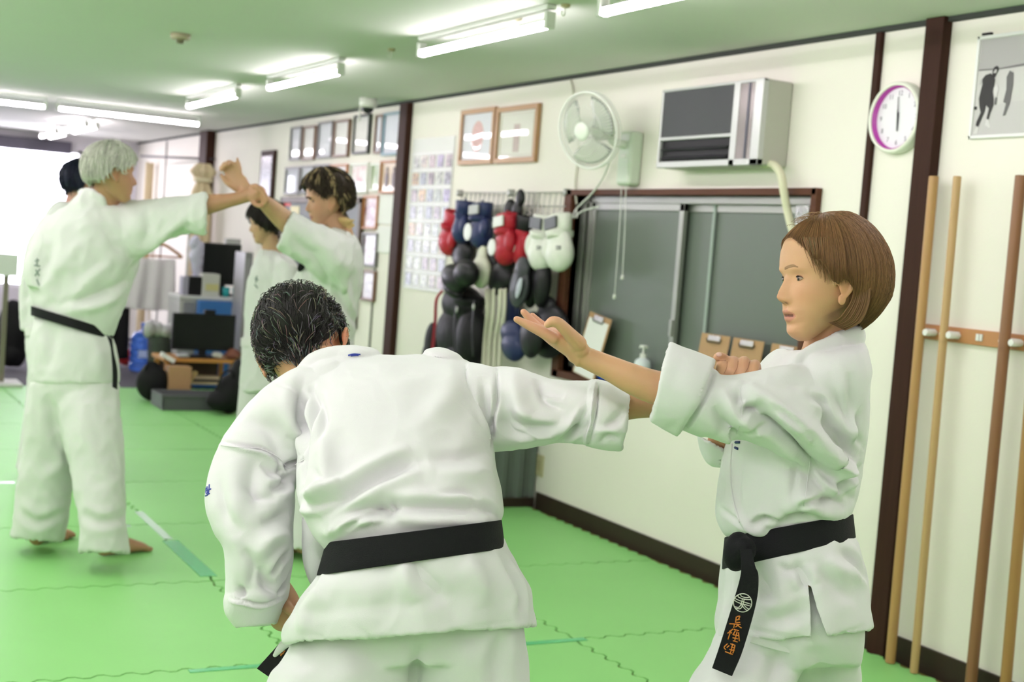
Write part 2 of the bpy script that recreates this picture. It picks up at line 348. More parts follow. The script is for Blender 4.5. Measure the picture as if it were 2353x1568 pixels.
# narrow dark hanging picture, wood-edged grey board and what hangs on it
t = thing('hanging_scroll_frame', 'tall narrow dark framed picture on the wall beyond the certificates', 'picture frame', (WX, 11.67, 1.7))
y0, y1, z1, z0 = wrect((604, 347, 634, 462)); b = MB(); b.box(WX-.03, WX, y1, y0, z0, z1); b.build('frame', brown, t, bevel=.003)
MB().box(WX-.034, WX-.03, y1+.04, y0-.04, z0+.04, z1-.05).build('picture', print_mat('photo_dark_scroll', (.03, .04, .05), (.4, .42, .42), 12, .36), t)
t = thing('notice_board', 'large grey notice board with a dark wooden rim behind the tousled-haired man', 'notice board', (WX, 10.2, .74))
by0, by1, bz1, bz0 = 11.17, 9.30, 1.705, .74
b = MB()
for q in ((by1, by0, bz0, bz0+.045), (by1, by0, bz1-.045, bz1), (by1, by1+.045, bz0, bz1), (by0-.045, by0, bz0, bz1)): b.box(WX-.04, WX-.003, *q)
b.build('rim', mat('taupe_wood', (.13, .09, .07), .5), t, bevel=.003)
MB().box(WX-.016, WX-.003, by1+.04, by0-.04, bz0+.04, bz1-.04).build('panel', mat('grey_board', (.23, .23, .26), .6), t)
for i, (px, col, lb) in enumerate([((656, 456, 673, 474), (.75, .06, .05), 'small red card at the top left corner of the grey board'), ((672, 474, 692, 500), (.72, .62, .32), 'small yellow card below the red card on the grey board'), ((806, 600, 812, 640), (.6, .6, .6), 'small pale slip on the grey board right of the tousled-haired man')]):
    y0, y1, z1, z0 = wrect(px); tag(MB().box(WX-.0195, WX-.0165, y1, y0, z0, z1).build('card', mat('card_%s' % ['red', 'yellow', 'pale'][i], col, .5), bevel=0), lb, 'card')
wall_frame((834, 450, 867, 527), 'orange', print_mat('photo_reddish', (.52, .38, .36), (.20, .08, .09), 16, .5), 'reddish photograph in an orange wooden frame right of the tousled-haired man', 'pictures beside the grey board')
wall_frame((832, 535, 865, 613), 'grey', print_mat('photo_mauve', (.60, .57, .62), (.38, .24, .30), 20, .45), 'mauve group photograph in a thin grey frame, middle of the column by the board', 'pictures beside the grey board')
wall_frame((829, 622, 860, 692), 'brownf', print_mat('photo_grey', (.60, .55, .60), (.40, .36, .42), 20, .45), 'greyish photograph in a brown frame, lowest of the column by the board', 'pictures beside the grey board')
for px, lb in (((869, 449, 914, 516), 'upper white sheet of paper beside the brown post, left of the photo pockets'), ((866, 520, 908, 582), 'lower white sheet of paper beside the brown post, left of the photo pockets')):
    y0, y1, z1, z0 = wrect(px); s_ = MB().box(WX-.012, WX-.0005, y1, y0, z0, z1).build('paper_sheet', paper, bevel=.002); tag(s_, lb, 'paper', 'white sheets beside the post')
# clear pocket sheet with small photographs
t = thing('photo_pocket_chart', 'clear hanging sheet with pockets full of small photographs, right of the brown post', 'photo display', (WX, 8.1, 1.1))
cy0, cy1, cz1, cz0 = 8.5, 7.84, 2.10, 1.10
MB().box(WX-.006, WX-.001, cy1, cy0, cz0, cz1).build('pocket_sheet', mat('milky_vinyl', (.66, .67, .64), .45, bump=.3, bump_scale=25), t)
rr = random.Random(5)
pc = [(.30, .22, .24), (.35, .33, .40), (.45, .47, .40), (.22, .24, .30), (.5, .42, .38), (.38, .28, .30), (.32, .36, .30), (.55, .32, .12), (.25, .2, .36), (.50, .50, .48)]
for r_ in range(8):
    for c_ in range(5):
        y = cy0-.02-(c_+.5)*.128; z = cz1-.10-(r_+.5)*.112
        if r_ == 0: pass
        col = pc[rr.randrange(len(pc))]; k = pc.index(col)
        if (r_, c_) == (4, 0): k = 7
        m = print_mat('small_photo_%d' % k, tuple(min(.7, q*1.25+.02) for q in pc[k]), tuple(q*.35 for q in pc[k]), 26+3*k, .5)
        MB().box(WX-.009, WX-.006, y-.046, y+.046, z-.04, z+.04).build('photograph', m, t)
b = MB()
for r_ in range(9): z = cz1-.10-r_*.112; b.box(WX-.013, WX-.009, cy1, cy0, z-.006, z+.004)
b.build('pocket_seam', mat('glossy_vinyl', (.75, .75, .75), .3), t)
# ------------------------------------------------------------------ window on the right wall
fr = MB(); e = .045
for q in ((WY0-.03, WY1+.06, WZ1, WZ1+.03), (WY0-.03, WY1+.06, WZ0-.04, WZ0), (WY0-.035, WY0, WZ0-.04, WZ1+.03)): fr.box(WX-.03, WX+.12, *q)
fr.box(WX-.03, WX+.12, WY1, WY1+.075, WZ0-.04, WZ1+.03)
wn = fr.build('window_2', brownb, bevel=.003, kind='structure')
tr = MB(); a = WX+.035; tr.box(a, a+.07, WY0, WY1, WZ1-.035, WZ1); tr.box(a, a+.07, WY0, WY1, WZ0, WZ0+.03); tr.box(a, a+.07, WY1-.05, WY1, WZ0, WZ1); tr.box(a, a+.07, WY0, WY0+.03, WZ0, WZ1)
tr.box(a+.0, a+.05, WY1-.11, WY1-.085, WZ0, WZ1)
tr.build('window_track', alu, wn, bevel=.002)
fg = mat('dark_frosted_glass', (.125, .15, .125), .38, noise_amt=.12, noise_scale=1.3, spec=.6)
def sash(y0, y1, x, nm='window_sash'):
    s_ = MB()
    for q in ((y0, y1, WZ0+.03, WZ0+.07), (y0, y1, WZ1-.07, WZ1-.035), (y0, y0+.035, WZ0+.03, WZ1-.035), (y1-.035, y1, WZ0+.03, WZ1-.035)): s_.box(x, x+.025, *q)
    o = s_.build(nm, alu, wn, bevel=.002); MB().box(x+.01, x+.015, y0+.03, y1-.03, WZ0+.06, WZ1-.06).build('pane', fg, o)
    return o
sa = sash(5.33, 6.17, WX+.04); sb = sash(WY0+.03, 5.40, WX+.075)
MB().box(WX+.028, WX+.04, 5.335, 5.36, 1.05, 1.13).build('latch', alu, sa, bevel=.003)
MB().box(WX+.07, WX+.078, 5.12, 5.14, WZ0+.03, WZ1-.03).build('curtain_edge', mat('pale_edge', (.3, .36, .32), .5), wn)
MB().box(WX+.14, WX+.15, WY0, WY1, WZ0, WZ1).build('shutter', mat('dark_shutter', (.05, .06, .055), .5), wn)
# things on the sill
def clipboard(c, w_, h_, lean, board, sheet, label, group=None, rot=0):
    t = thing('clipboard', label, 'clipboard', c, group)
    c = np.array(c, float); up = unit((math.sin(lean), rot, math.cos(lean))); ay = unit(np.cross(up, (1, 0, 0))); ay = unit(np.cross((1, 0, 0), up))*1.0; n = np.cross(ay, up)
    if n[0] > 0: n = -n
    cc = c+up*h_/2; MB().obox(cc, ay*w_/2, up*h_/2, n*.0018).build('board', board, t, bevel=.001)
    if sheet: MB().obox(cc-up*.012+n*.0028, ay*w_*.44, up*h_*.45, n*.0006).build('sheet', sheet, t)
    b = MB(); top = c+up*(h_-.018)+n*.006; b.obox(top, ay*.045, up*.013, n*.004)
    b.build('metal_clip', mat('polished_steel', (.6, .6, .58), .25, 1), t, bevel=.002)
    MB().tube([top-ay*.055-up*.004+n*.002, top-ay*.045-up*.02+n*.003, top-up*.02+n*.01, top+ay*.045-up*.02+n*.003, top+ay*.055-up*.004+n*.002], .0028, 8).build('lever', mat('black_steel', (.04, .04, .035), .4), t, smooth=True)
    return t
kraft = mat('hardboard', (.42, .25, .12), .6, noise_amt=.08, noise_scale=60)
sz = WZ0+.001
for px, lb in ((1632, 'brown hardboard clipboard, leftmost of the row leaning on the dark window'), (1708, 'brown hardboard clipboard, second of the row leaning on the dark window'), (1800, 'brown hardboard clipboard, nearest the woman\'s face in the row on the sill')):
    y = wp(px, 830)[1]; clipboard((WX-.02, y, sz), .215, .315, .13, kraft, None, lb, 'brown clipboards on the window sill')
y = wp(1362, 850, .0)[1]; clipboard((WX-.055, y+.0, sz+.0), .22, .33, .16, kraft, paper, 'clipboard with a white sheet of paper leaning at the left end of the window sill', rot=-.13)
def bottle():
    y = wp(1478, 840)[1]; t = thing('soap_dispenser', 'white pump bottle of hand sanitiser standing on the window sill', 'bottle', (WX+.0, y, sz)); c = (WX-.005, y, sz)
    MB().lathe(c, (0, 0, 1), [(.034, 0), (.040, .004), (.041, .115), (.036, .135), (.015, .15), (.0, .15)], 28).build('bottle', mat('frosted_bottle', (.72, .78, .80), .3), t, smooth=True)
    b = MB(); b.lathe((c[0], y, sz+.148), (0, 0, 1), [(.016, 0), (.016, .02), (.006, .022), (.005, .052), (0, .052)], 20); b.box(c[0]-.014, c[0]+.01, y-.022, y+.016, sz+.198, sz+.21); b.tube([(c[0], y+.01, sz+.204), (c[0], y+.032, sz+.200), (c[0], y+.036, sz+.194)], .004, 8)
    b.build('pump', white_p, t, bevel=.002)
bottle()
y = wp(1512, 850)[1]
t = thing('marker_cup', 'small clear cup with dark pens on the sill beside the sanitiser bottle', 'pen cup', (WX-.0, y, sz))
MB().lathe((WX-.0, y, sz), (0, 0, 1), [(.026, 0), (.03, .05), (.027, .05), (.024, .004), (0, .004)], 24).build('cup', mat('smoky_cup', (.25, .27, .3), .2), t, smooth=True)
for k in range(4): a = k*1.6; MB().cyl((WX+.012*math.cos(a), y+.012*math.sin(a), sz+.006), (WX+.02*math.cos(a), y+.022*math.sin(a), sz+.085), .004, n=8).build('pen', mat('pen_dark', (.05, .06, .12), .4), t, smooth=True)
p = wp(1382, 872, .02); tag(MB().tube([(WX-.018, p[1]+.03, WZ0+.012), (WX-.018, p[1]-.03, WZ0+.012)], .011, 12, round_ends=True).build('blue_marker', mat('blue_plastic', (.02, .10, .65), .35), smooth=True), 'bright blue marker lying on the window sill above the bent man\'s sleeve', 'marker')
# ------------------------------------------------------------------ air conditioner
ax0, ay0, ay1, az0, az1 = WX-.155, 4.55, 5.30, 1.835, 2.195
t = thing('air_conditioner', 'grey and silver wall air conditioner with a dark grille, above the window', 'air conditioner', (WX, 4.92, az0))
silver = mat('silver_paint', (.52, .53, .52), .3, .3); acs = mat('cream_grey_casing', (.46, .46, .40), .5)
b = MB(); b.box(ax0+.02, WX, ay0, ay1, az0, az1); b.build('casing', acs, t, bevel=.012, seg=3)
b = MB(); b.box(ax0-.004, ax0+.025, ay0, ay1, az0, az0+.028); b.box(ax0-.004, ax0+.025, ay0, ay0+.055, az0, az1); b.box(ax0-.004, ax0+.025, ay0+.16, ay0+.20, az0, az1)
b.box(ax0-.002, ax0+.022, ay0+.2, ay1, az0+.125, az0+.14); b.box(ax0-.003, ax0+.022, ay1-.014, ay1, az0, az1); b.box(ax0-.003, ax0+.022, ay0, ay1, az1-.012, az1)
b.build('trim', silver, t, bevel=.003)
m = mat('perforated_grille', (.10, .10, .115), .6, spec=.2); nt = m.node_tree; N = nt.nodes
tc = N.new('ShaderNodeTexCoord'); sp = N.new('ShaderNodeSeparateXYZ'); nt.links.new(tc.outputs['Object'], sp.inputs[0]); sins = []
for ax in ('Y', 'Z'):
    mu = N.new('ShaderNodeMath'); mu.operation = 'MULTIPLY'; mu.inputs[1].default_value = 800; nt.links.new(sp.outputs[ax], mu.inputs[0]); sn = N.new('ShaderNodeMath'); sn.operation = 'SINE'; nt.links.new(mu.outputs[0], sn.inputs[0]); sins.append(sn)
mu = N.new('ShaderNodeMath'); mu.operation = 'MULTIPLY'; nt.links.new(sins[0].outputs[0], mu.inputs[0]); nt.links.new(sins[1].outputs[0], mu.inputs[1])
r = N.new('ShaderNodeValToRGB'); r.color_ramp.elements[0].color = (.03, .03, .035, 1); r.color_ramp.elements[1].color = (.17, .17, .185, 1); r.color_ramp.elements[0].position = 0; r.color_ramp.elements[1].position = .35
nt.links.new(mu.outputs[0], r.inputs[0]); nt.links.new(r.outputs[0], N['Principled BSDF'].inputs['Base Color'])
MB().box(ax0+.002, ax0+.02, ay0+.2, ay1-.014, az0+.14, az1-.012).build('grille', m, t)
MB().box(ax0+.014, ax0+.02, ay0+.2, ay1-.014, az0+.028, az0+.125).build('air_outlet', black_p, t)
b = MB()
for z in (.045, .085): b.obox((ax0+.006, (ay0+ay1)/2+.1, az0+z), (.010, 0, .006), (0, .25, 0), (.0006, 0, -.001))
b.build('louvre', mat('dark_louvre', (.04, .04, .045), .4), t)
MB().box(ax0-.001, ax0+.02, ay0+.055, ay0+.16, az0+.028, az1-.012).build('control_panel', mat('bronze_panel', (.20, .18, .17), .25, .6), t)
MB().box(ax0-.003, ax0+.02, ay0+.085, ay0+.10, az0+.028, az1-.012).build('panel_strip', mat('dark_navy', (.03, .035, .06), .3), t)
pts = [plane(x, y, 1, yy) for x, y, yy in ((1784, 366, 4.6), (1800, 378, 4.57), (1815, 395, 4.55), (1826, 430, 4.53), (1829, 470, 4.5), (1836, 505, 4.48))]
def cat_pts(P, n=8):
    P = [np.asarray(p, float) for p in P]; P = [2*P[0]-P[1]]+P+[2*P[-1]-P[-2]]; out = []
    for i in range(1, len(P)-2):
        for k in range(n):
            t_ = k/n; a_, b_, c_, d_ = P[i-1:i+3]; out.append(.5*((2*b_)+(-a_+c_)*t_+(2*a_-5*b_+4*c_-d_)*t_*t_+(-a_+3*b_-3*c_+d_)*t_**3))
    out.append(P[-2]); return out
pts = [(WX-.09, 4.60, az0+.01), (WX-.085, 4.53, az0+.005), (WX-.08, 4.485, az0-.035), (WX-.07, 4.47, az0-.10), (WX-.045, 4.465, az0-.18), (WX-.03, 4.44, az0-.26), (WX-.0, 4.42, az0-.32), (WX+.05, 4.41, az0-.34)]
tag(MB().tube(cat_pts(pts), .017, 14).build('refrigerant_hose', mat('ivory_wrap', (.70, .68, .50), .6, bump=.3, bump_scale=60), smooth=True), 'ivory wrapped hose curving from the air conditioner down into the window', 'hose')
tag(MB().box(WX+.0, WX+.03, WY0+.04, WY0+.12, 1.55, 1.68).build('foil_patch', mat('crumpled_foil', (.6, .6, .6), .2, .8, bump=1, bump_scale=60)), 'crumpled silver tape in the upper right window corner behind the hose', 'foil tape')
# ------------------------------------------------------------------ wall fan
fc = plane(1350, 300, 0, WX-.30); n_ = unit((-.93, -.30, -.22)); fu = unit(np.cross(n_, (0, 0, 1))); fv = np.cross(fu, n_)
fw = mat('pale_translucent_plastic', (.76, .82, .72), .3); fwm = mat('white_wire', (.80, .82, .76), .35)
t = thing('wall_fan', 'white wall-mounted fan with a round wire cage, left of the air conditioner', 'fan', (WX, 5.8, 1.8))
R_ = .185; b = MB()
circ = lambda c, r: [c+r*(math.cos(a)*fu+math.sin(a)*fv) for a in np.linspace(0, 2*math.pi, 49)]
b.tube(circ(fc, R_), .006, 8, cap=False); b.tube(circ(fc-n_*.03, R_*1.0), .004, 8, cap=False)
for k in range(64):
    a = 2*math.pi*k/64; d = math.cos(a)*fu+math.sin(a)*fv
    b.tube([fc+n_*.045+d*.04, fc+n_*.04+d*R_*.5, fc+n_*.02+d*R_*.85, fc+d*R_], .0011, 5)
    b.tube([fc-n_*.07+d*.05, fc-n_*.065+d*R_*.6, fc-n_*.045+d*R_*.92, fc-n_*.0+d*R_], .0011, 5)
for r in (.35, .65): b.tube(circ(fc+n_*.04, R_*r), .0014, 5, cap=False)
b.build('cage', fwm, t, smooth=True)
MB().lathe(fc+n_*.038, n_, [(.045, 0), (.045, .008), (.03, .013), (0, .014)], 32).build('badge', fw, t, smooth=True)
bl = mat('clear_blade', (.80, .86, .78), .25, trans=.75)
for k in range(3):
    a0 = k*2.094+.4; rings = []
    vs, fs = [], []
    for i in range(8):
        r = .03+i*.019; w0 = .25+.85*math.sin(min(1, i/5)*1.4)
        for j in range(9):
            a = a0+w0*(j/8-.5)*1.5; p = fc-n_*.012+r*(math.cos(a)*fu+math.sin(a)*fv)+n_*(.026*(j/8-.5)); vs.append(p)
    for i in range(7):
        for j in range(8): q = i*9+j; fs.append((q, q+1, q+10, q+9))
    o = MB().add(vs, fs).build('blade', bl, t, smooth=True); s_ = o.modifiers.new('s', 'SOLIDIFY'); s_.thickness = .002
MB().lathe(fc-n_*.18, n_, [(0, 0), (.05, .01), (.062, .05), (.06, .1), (.04, .13), (.02, .15), (.02, .19), (0, .19)], 32).build('motor', fw, t, smooth=True)
br = wp(1446, 365, .04); y_, z_ = br[1], br[2]
MB().box(WX-.075, WX, y_-.06, y_+.06, z_-.135, z_+.135).build('bracket', mat('pale_green_plastic', (.62, .70, .58), .3), t, bevel=.02, seg=3)
MB().tube(cat_pts([(WX-.06, y_, z_+.06), (WX-.13, y_+.02, z_+.08), fc-n_*.13]), .022, 12).build('arm', fw, t, smooth=True)
MB().box(WX-.08, WX-.07, y_-.025, y_+.025, z_+.0, z_+.02).build('maker_plate', mat('bright_plate', (.85, .85, .8), .1, coat=1), t, bevel=.002)
for q, (x0, y0, x1, y1) in enumerate(((1440, 425, 1412, 682), (1449, 425, 1430, 638))):
    A = np.array([WX-.06, y_+.02-.04*q, z_-.13]); B = plane(x1, y1, 0, WX-.06)
    MB().tube(cat_pts([A, A*.6+B*.4+np.array([0, -.006, 0]), B]), .0022, 6).build('pull_cord', fwm, t, smooth=True)
    MB().lathe(B-np.array([0, 0, .012]), (0, 0, 1), [(.004, 0), (.009, .003), (.008, .02), (.004, .026)], 14).build('cord_weight', white_p, t, smooth=True)
tp = wp(1310, 178); cordp = [tp, wp(1316, 205, .01), wp(1318, 235, .02), wp(1330, 330, .02), wp(1322, 420, .01), wp(1325, 470, .02)]
tag(MB().tube(cat_pts(cordp), .0055, 8).build('power_cable', mat('ivory_cable', (.62, .62, .50), .5), smooth=True), 'ivory cable running down the wall from the cornice behind the fan', 'cable')
cb = [wp(1400, 375, .03), wp(1385, 410, .03), wp(1360, 445, .04), wp(1325, 480, .05), wp(1318, 500, .05), wp(1340, 485, .05), wp(1375, 475, .045)]
tag(MB().tube(cat_pts(cb), .005, 8).build('knotted_rope', mat('pale_cord', (.66, .70, .62), .5), smooth=True), 'pale cord tied in a loop at the upper left window corner below the fan', 'cord')
# ------------------------------------------------------------------ clock
cc_ = wp(2062, 271, .02); cy, cz = cc_[1], cc_[2]
t = thing('wall_clock', 'round white wall clock with a magenta inner ring beside the brown post', 'clock', (WX, cy, cz))
R_ = .137; c0 = np.array([WX, cy, cz]); nx_ = np.array([-1, 0, 0])
MB().lathe(c0, nx_, [(R_*.98, 0), (R_, .012), (R_*.99, .034), (R_*.95, .044), (R_*.885, .043), (R_*.875, .038), (R_*.87, .012), (.0, .012)], 64).build('case', mat('ivory_case', (.80, .82, .72), .3), t, smooth=True)
MB().lathe(c0, nx_, [(R_*.865, .013), (R_*.872, .037), (R_*.85, .037), (R_*.84, .013)], 64).build('inner_ring', mat('magenta_ring', (.42, .05, .36), .4), t, smooth=True)
MB().lathe(c0, nx_, [(R_*.85, .012), (R_*.85, .0145), (0, .0145)], 48).build('face', mat('clock_paper', (.80, .80, .84), .5), t)
inkm = mat('grey_ink', (.22, .22, .25), .5); dk = mat('dark_hand', (.05, .05, .06), .4)
def text_obj(s, size, mtx, m, parent, name, ext=.0004):
    cu = bpy.data.curves.new(name, 'FONT'); cu.body = s; cu.size = size; cu.align_x = 'CENTER'; cu.align_y = 'CENTER'; cu.extrude = ext
    o = bpy.data.objects.new(name, cu); COL.objects.link(o); dg = bpy.context.evaluated_depsgraph_get(); me = bpy.data.meshes.new_from_object(o.evaluated_get(dg)); bpy.data.objects.remove(o)
    me.transform(mtx); off = Vector((0, 0, 0)); q = parent
    while q is not None: off += q.location; q = q.parent
    me.transform(Matrix.Translation(-off)); me.materials.clear(); me.materials.append(m); o = bpy.data.objects.new(name, me); COL.objects.link(o); o.parent = parent; return o
def wall_mtx(y, z, off):   # text upright on the right wall, read from inside the room
    return Matrix(((0, 0, -1, WX-off), (-1, 0, 0, y), (0, 1, 0, z), (0, 0, 0, 1)))
for k in range(1, 13):
    a = math.radians(30*k); text_obj(str(k), .026, wall_mtx(cy-math.sin(a)*R_*.68, cz+math.cos(a)*R_*.68, .0152), inkm, t, 'numeral')
def hand(ang, L, w_, off, back=.02):
    a = math.radians(ang); d = np.array([0, -math.sin(a), math.cos(a)]); s_ = np.array([0, -math.cos(a), -math.sin(a)])
    return MB().prism([c0-nx_*0+d*-back+s_*w_*.7+nx_*off, c0+d*L+s_*w_*.35+nx_*off, c0+d*L-s_*w_*.35+nx_*off, c0-d*back-s_*w_*.7+nx_*off], nx_*.0015)
hand(178, .050, .006, .017).build('hour_hand', dk, t); hand(-4, .080, .0035, .019).build('minute_hand', dk, t); hand(176, .05, .002, .021, .03).build('second_hand', dk, t)
# ------------------------------------------------------------------ black-and-white poster
py0, py1, pz1, pz0 = 3.545, 3.02, 2.281, 1.92
t = thing('framed_photograph', 'large black and white photograph in a white frame at the top right', 'picture frame', (WX, 3.28, pz0))
b = MB()
for q in ((py1, py0, pz0, pz0+.012), (py1, py0, pz1-.012, pz1), (py1, py1+.012, pz0, pz1), (py0-.012, py0, pz0, pz1)): b.box(WX-.016, WX-.001, *q)
b.build('frame', mat('white_frame', (.80, .80, .80), .3), t, bevel=.002)
def mono(n, g): return mat(n, (g, g*.98, g*.97), .45)
MB().box(WX-.010, WX-.002, py1+.01, py0-.01, pz0+.01, pz1-.01).build('photograph', mat('photo_wall_grey', (.52, .515, .50), .35, noise_amt=.15, noise_scale=5), t)
def flat(poly, m, nm, dz=.0105):   # polygon in fractions of the poster
    W_, H_ = .525, pz1-pz0
    MB().prism([(WX-dz, py0-u*W_, pz1-v*H_) for u, v in poly], (-.0006, 0, 0)).build(nm, m, t)
flat([(.03, .04), (.97, .04), (.97, .20), (.5, .33), (.2, .345), (.03, .34)], mono('photo_ceiling', .36), 'printed_ceiling', .0102)
flat([(.03, .70), (.97, .60), (.97, .965), (.03, .965)], mono('photo_floor', .50), 'printed_floor', .0102)
flat([(.03, .325), (.22, .33), (.5, .30), (.97, .12), (.97, .15), (.5, .33), (.22, .345), (.03, .34)], mono('photo_beam', .15), 'printed_beam', .0108)
S = lambda L: [((x-282)/(2353-282)*0+(x-280)/800*.43+.02, (y-160)/1180) for x, y in L]
dkf = mono('photo_dark_figure', .035); skf = mono('photo_skin', .42)
flat(S([(500, 600), (560, 640), (582, 680), (575, 760), (560, 810), (590, 900), (595, 970), (560, 1060), (540, 1130), (505, 1115), (520, 1040), (525, 1000), (475, 960), (465, 1040), (420, 1130), (385, 1205), (340, 1190), (345, 1150), (400, 1040), (365, 960), (350, 880), (365, 800), (385, 720), (372, 660), (420, 615)]), dkf, 'printed_figure', .0114)
flat(S([(530, 640), (575, 655), (600, 610), (625, 575), (620, 540), (590, 520), (545, 535), (525, 580)]), dkf, 'printed_head', .0114)
flat(S([(540, 600), (590, 605), (600, 570), (570, 560)]), skf, 'printed_face', .012)
flat(S([(505, 1130), (540, 1130), (575, 1210), (560, 1225), (490, 1185)]), mono('photo_white', .62), 'printed_shoe', .0114)
flat(S([(345, 1215), (390, 1205), (380, 1285), (305, 1285)]), mono('photo_white', .62), 'printed_shoe', .0114)
flat(S([(340, 665), (375, 660), (380, 700), (345, 730)]), skf, 'printed_fist', .0114)
flat(S([(570, 770), (620, 730), (655, 790), (630, 860), (590, 860)]), mono('photo_white', .62), 'printed_pad', .0118)
flat(S([(760, 660), (800, 590), (860, 620), (870, 760), (850, 960), (800, 1090), (760, 1100), (790, 960), (745, 940), (775, 800)]), mono('photo_mid_figure', .10), 'printed_figure', .0114)
flat(S([(280, 965), (335, 970), (330, 1005), (275, 1005)]), dkf, 'printed_dark_box', .0114)
flat(S([(610, 880), (640, 880), (640, 965), (605, 965)]), mono('photo_mid_figure', .10), 'printed_door', .0108)
MB().box(WX-.012, WX, 3.49, 3.53, pz1+.002, pz1+.010).build('hook', black_p, t)
# ------------------------------------------------------------------ staffs and their rack
t = thing('staff_rack', 'orange-brown wooden rail with white clips holding the wooden staffs', 'rack', (WX, 3.3, 1.2))
MB().box(WX-.018, WX, 2.6, 3.676, 1.196, 1.25).build('rail', mat('orange_wood', (.47, .22, .09), .45, noise_amt=.1, noise_scale=10, stretch=(1, .2, 1)), t, bevel=.002)
SX = WX-.062; clipm = mat('clip_white', (.78, .78, .76), .3)
tops = [(2146, 405, 2045, 1527, .0175, 0), (2200, 405, 2100, 1548, .0145, 1), (2346, 403, 2228, 1600, .019, 2), (2412, 403, 2305, 1640, .018, 3)]
stf = [mat('staff_honey', (.42, .24, .09), .4, noise_amt=.15, noise_scale=9, stretch=(8, 8, .4)), mat('staff_pale', (.48, .31, .14), .4, noise_amt=.12, noise_scale=9, stretch=(8, 8, .4)), mat('staff_walnut', (.24, .11, .05), .4, noise_amt=.2, noise_scale=9, stretch=(8, 8, .4)), mat('staff_amber', (.34, .18, .06), .4, noise_amt=.15, noise_scale=9, stretch=(8, 8, .4))]
lb = ['honey-coloured thick wooden staff right beside the dark brown post', 'pale slim wooden staff, second from the brown post', 'dark walnut-coloured wooden staff leaning on the wall below the photograph', 'amber wooden staff at the right edge of the picture']
for (x0, y0, x1, y1, r_, k) in tops:
    A = plane(x0, y0, 0, SX); B = plane(x1, y1, 0, SX-.015); dd = (A-B); B = A-dd*(A[2]-.002)/dd[2]
    tag(MB().cyl(B, A, r_*1.05, r_, 24).build('wooden_staff', stf[k], smooth=False, bevel=.003), lb[k], 'staff', 'wooden staffs in the wall rack')
    P_ = B+(A-B)*((1.22-B[2])/(A[2]-B[2])); g = MB()
    for s in (-1, 1): g.cyl((WX-.018, P_[1]+s*(r_+.011), 1.222), (SX+.008, P_[1]+s*(r_+.011), 1.222), .0105, n=16)
    g.cyl((SX+.018, P_[1]-r_-.013, 1.222), (SX-.012, P_[1]-r_-.013, 1.222), .0125, n=20); g.box(WX-.03, WX-.018, P_[1]-.03, P_[1]+.03, 1.21, 1.235)
    g.build('clip', clipm, t, bevel=.002)
p = wp(2250, 782, .02); b = MB(); b.box(WX-.024, WX-.018, p[1]-.014, p[1]+.014, 1.212, 1.236); b.box(WX-.03, WX-.018, p[1]-.004, p[1]+.004, 1.212, 1.236); b.build('empty_clip', clipm, t, bevel=.001)
# socket plate, cabinet by the wall
y0, y1, z1, z0 = wrect((1232, 1045, 1250, 1095)); t = thing('socket_plate', 'small beige wall plate low on the wall beside the grey locker', 'wall plate', (WX, y0, z0))
MB().box(WX-.008, WX, y1, y0, z0, z1).build('plate', mat('beige_plate', (.50, .47, .28), .4), t, bevel=.002); MB().box(WX-.010, WX-.008, y1+.02, y0-.02, z0+.03, z1-.03).build('blank_cover', mat('beige_plate_dark', (.42, .39, .22), .4), t, bevel=.001)
t = thing('corrugated_cabinet', 'low dark grey-green corrugated cabinet against the wall behind the bent man\'s arm', 'cabinet', (3.45, 6.7, 0))
gm = mat('grey_green_metal', (.11, .135, .115), .5); b = MB(); cw = []
n_w = 7; X_a, X_b, Y_a = 2.95, 3.665, 6.46
pr = [(X_b, 6.95), (X_a, 6.95)]
for k in range(n_w*4+1):
    u = k/(n_w*4); ph = k % 4; pr.append((X_a+(X_b-X_a)*u, Y_a+(.0 if ph in (0, 1) else .022)))
b.prism([(x, y, .05) for x, y in pr], (0, 0, .48)); b.build('corrugated_body', gm, t)
MB().box(X_a, X_b, Y_a-.01, 6.97, .53, .55).build('top', gm, t, bevel=.003); MB().box(X_a+.0, X_b, Y_a-.01, 6.95, .0, .05).build('plinth', basem, t)
# ceiling fittings
c_ = plane(415, 78, 2, CZ); t = thing('smoke_detector', 'small round smoke detector on the green-tinted ceiling, upper left', 'smoke detector', c_)
MB().lathe(c_, (0, 0, -1), [(.05, 0), (.05, .018), (.045, .028), (.02, .03), (0, .03)], 32).build('base', mat('putty', (.40, .34, .24), .5), t, smooth=True)
MB().lathe(c_-np.array([0, 0, .03]), (0, 0, -1), [(.02, 0), (.018, .018), (0, .02)], 24).build('sensor', mat('dark_putty', (.14, .13, .07), .5), t, smooth=True)
for q, lb in (((1300, 10), 'small metal ceiling hook between the two big tubes at the top'), ((900, 112), 'small ceiling hook left of the largest tube'), ((1190, 40), 'small pale ceiling hook right above the largest tube')):
    c_ = plane(*q, 2, CZ); t = thing('ceiling_hook', lb, 'hook', c_, 'ceiling hooks'); MB().lathe(c_, (0, 0, -1), [(.018, 0), (.018, .01), (.005, .014), (0, .014)], 20).build('plate', mat('brassy', (.4, .36, .2), .4), t, smooth=True)
    MB().tube([c_-np.array([0, 0, .01]), c_-np.array([0, 0, .03])]+[c_+np.array([.008*math.cos(a)-.008, 0, -.036+.009*math.sin(a)]) for a in np.linspace(0, -4.2, 8)], .0028, 8).build('hook_bend', fwm, t, smooth=True)
c_ = plane(847, 226, 2, CZ)+np.array([-.0, 0, 0]); t = thing('security_camera', 'white dome security camera under the ceiling above the framed certificates', 'camera', c_)
MB().lathe(c_, (0, 0, -1), [(.06, 0), (.06, .05), (.05, .065), (0, .065)], 32).build('housing', white_p, t, smooth=True)
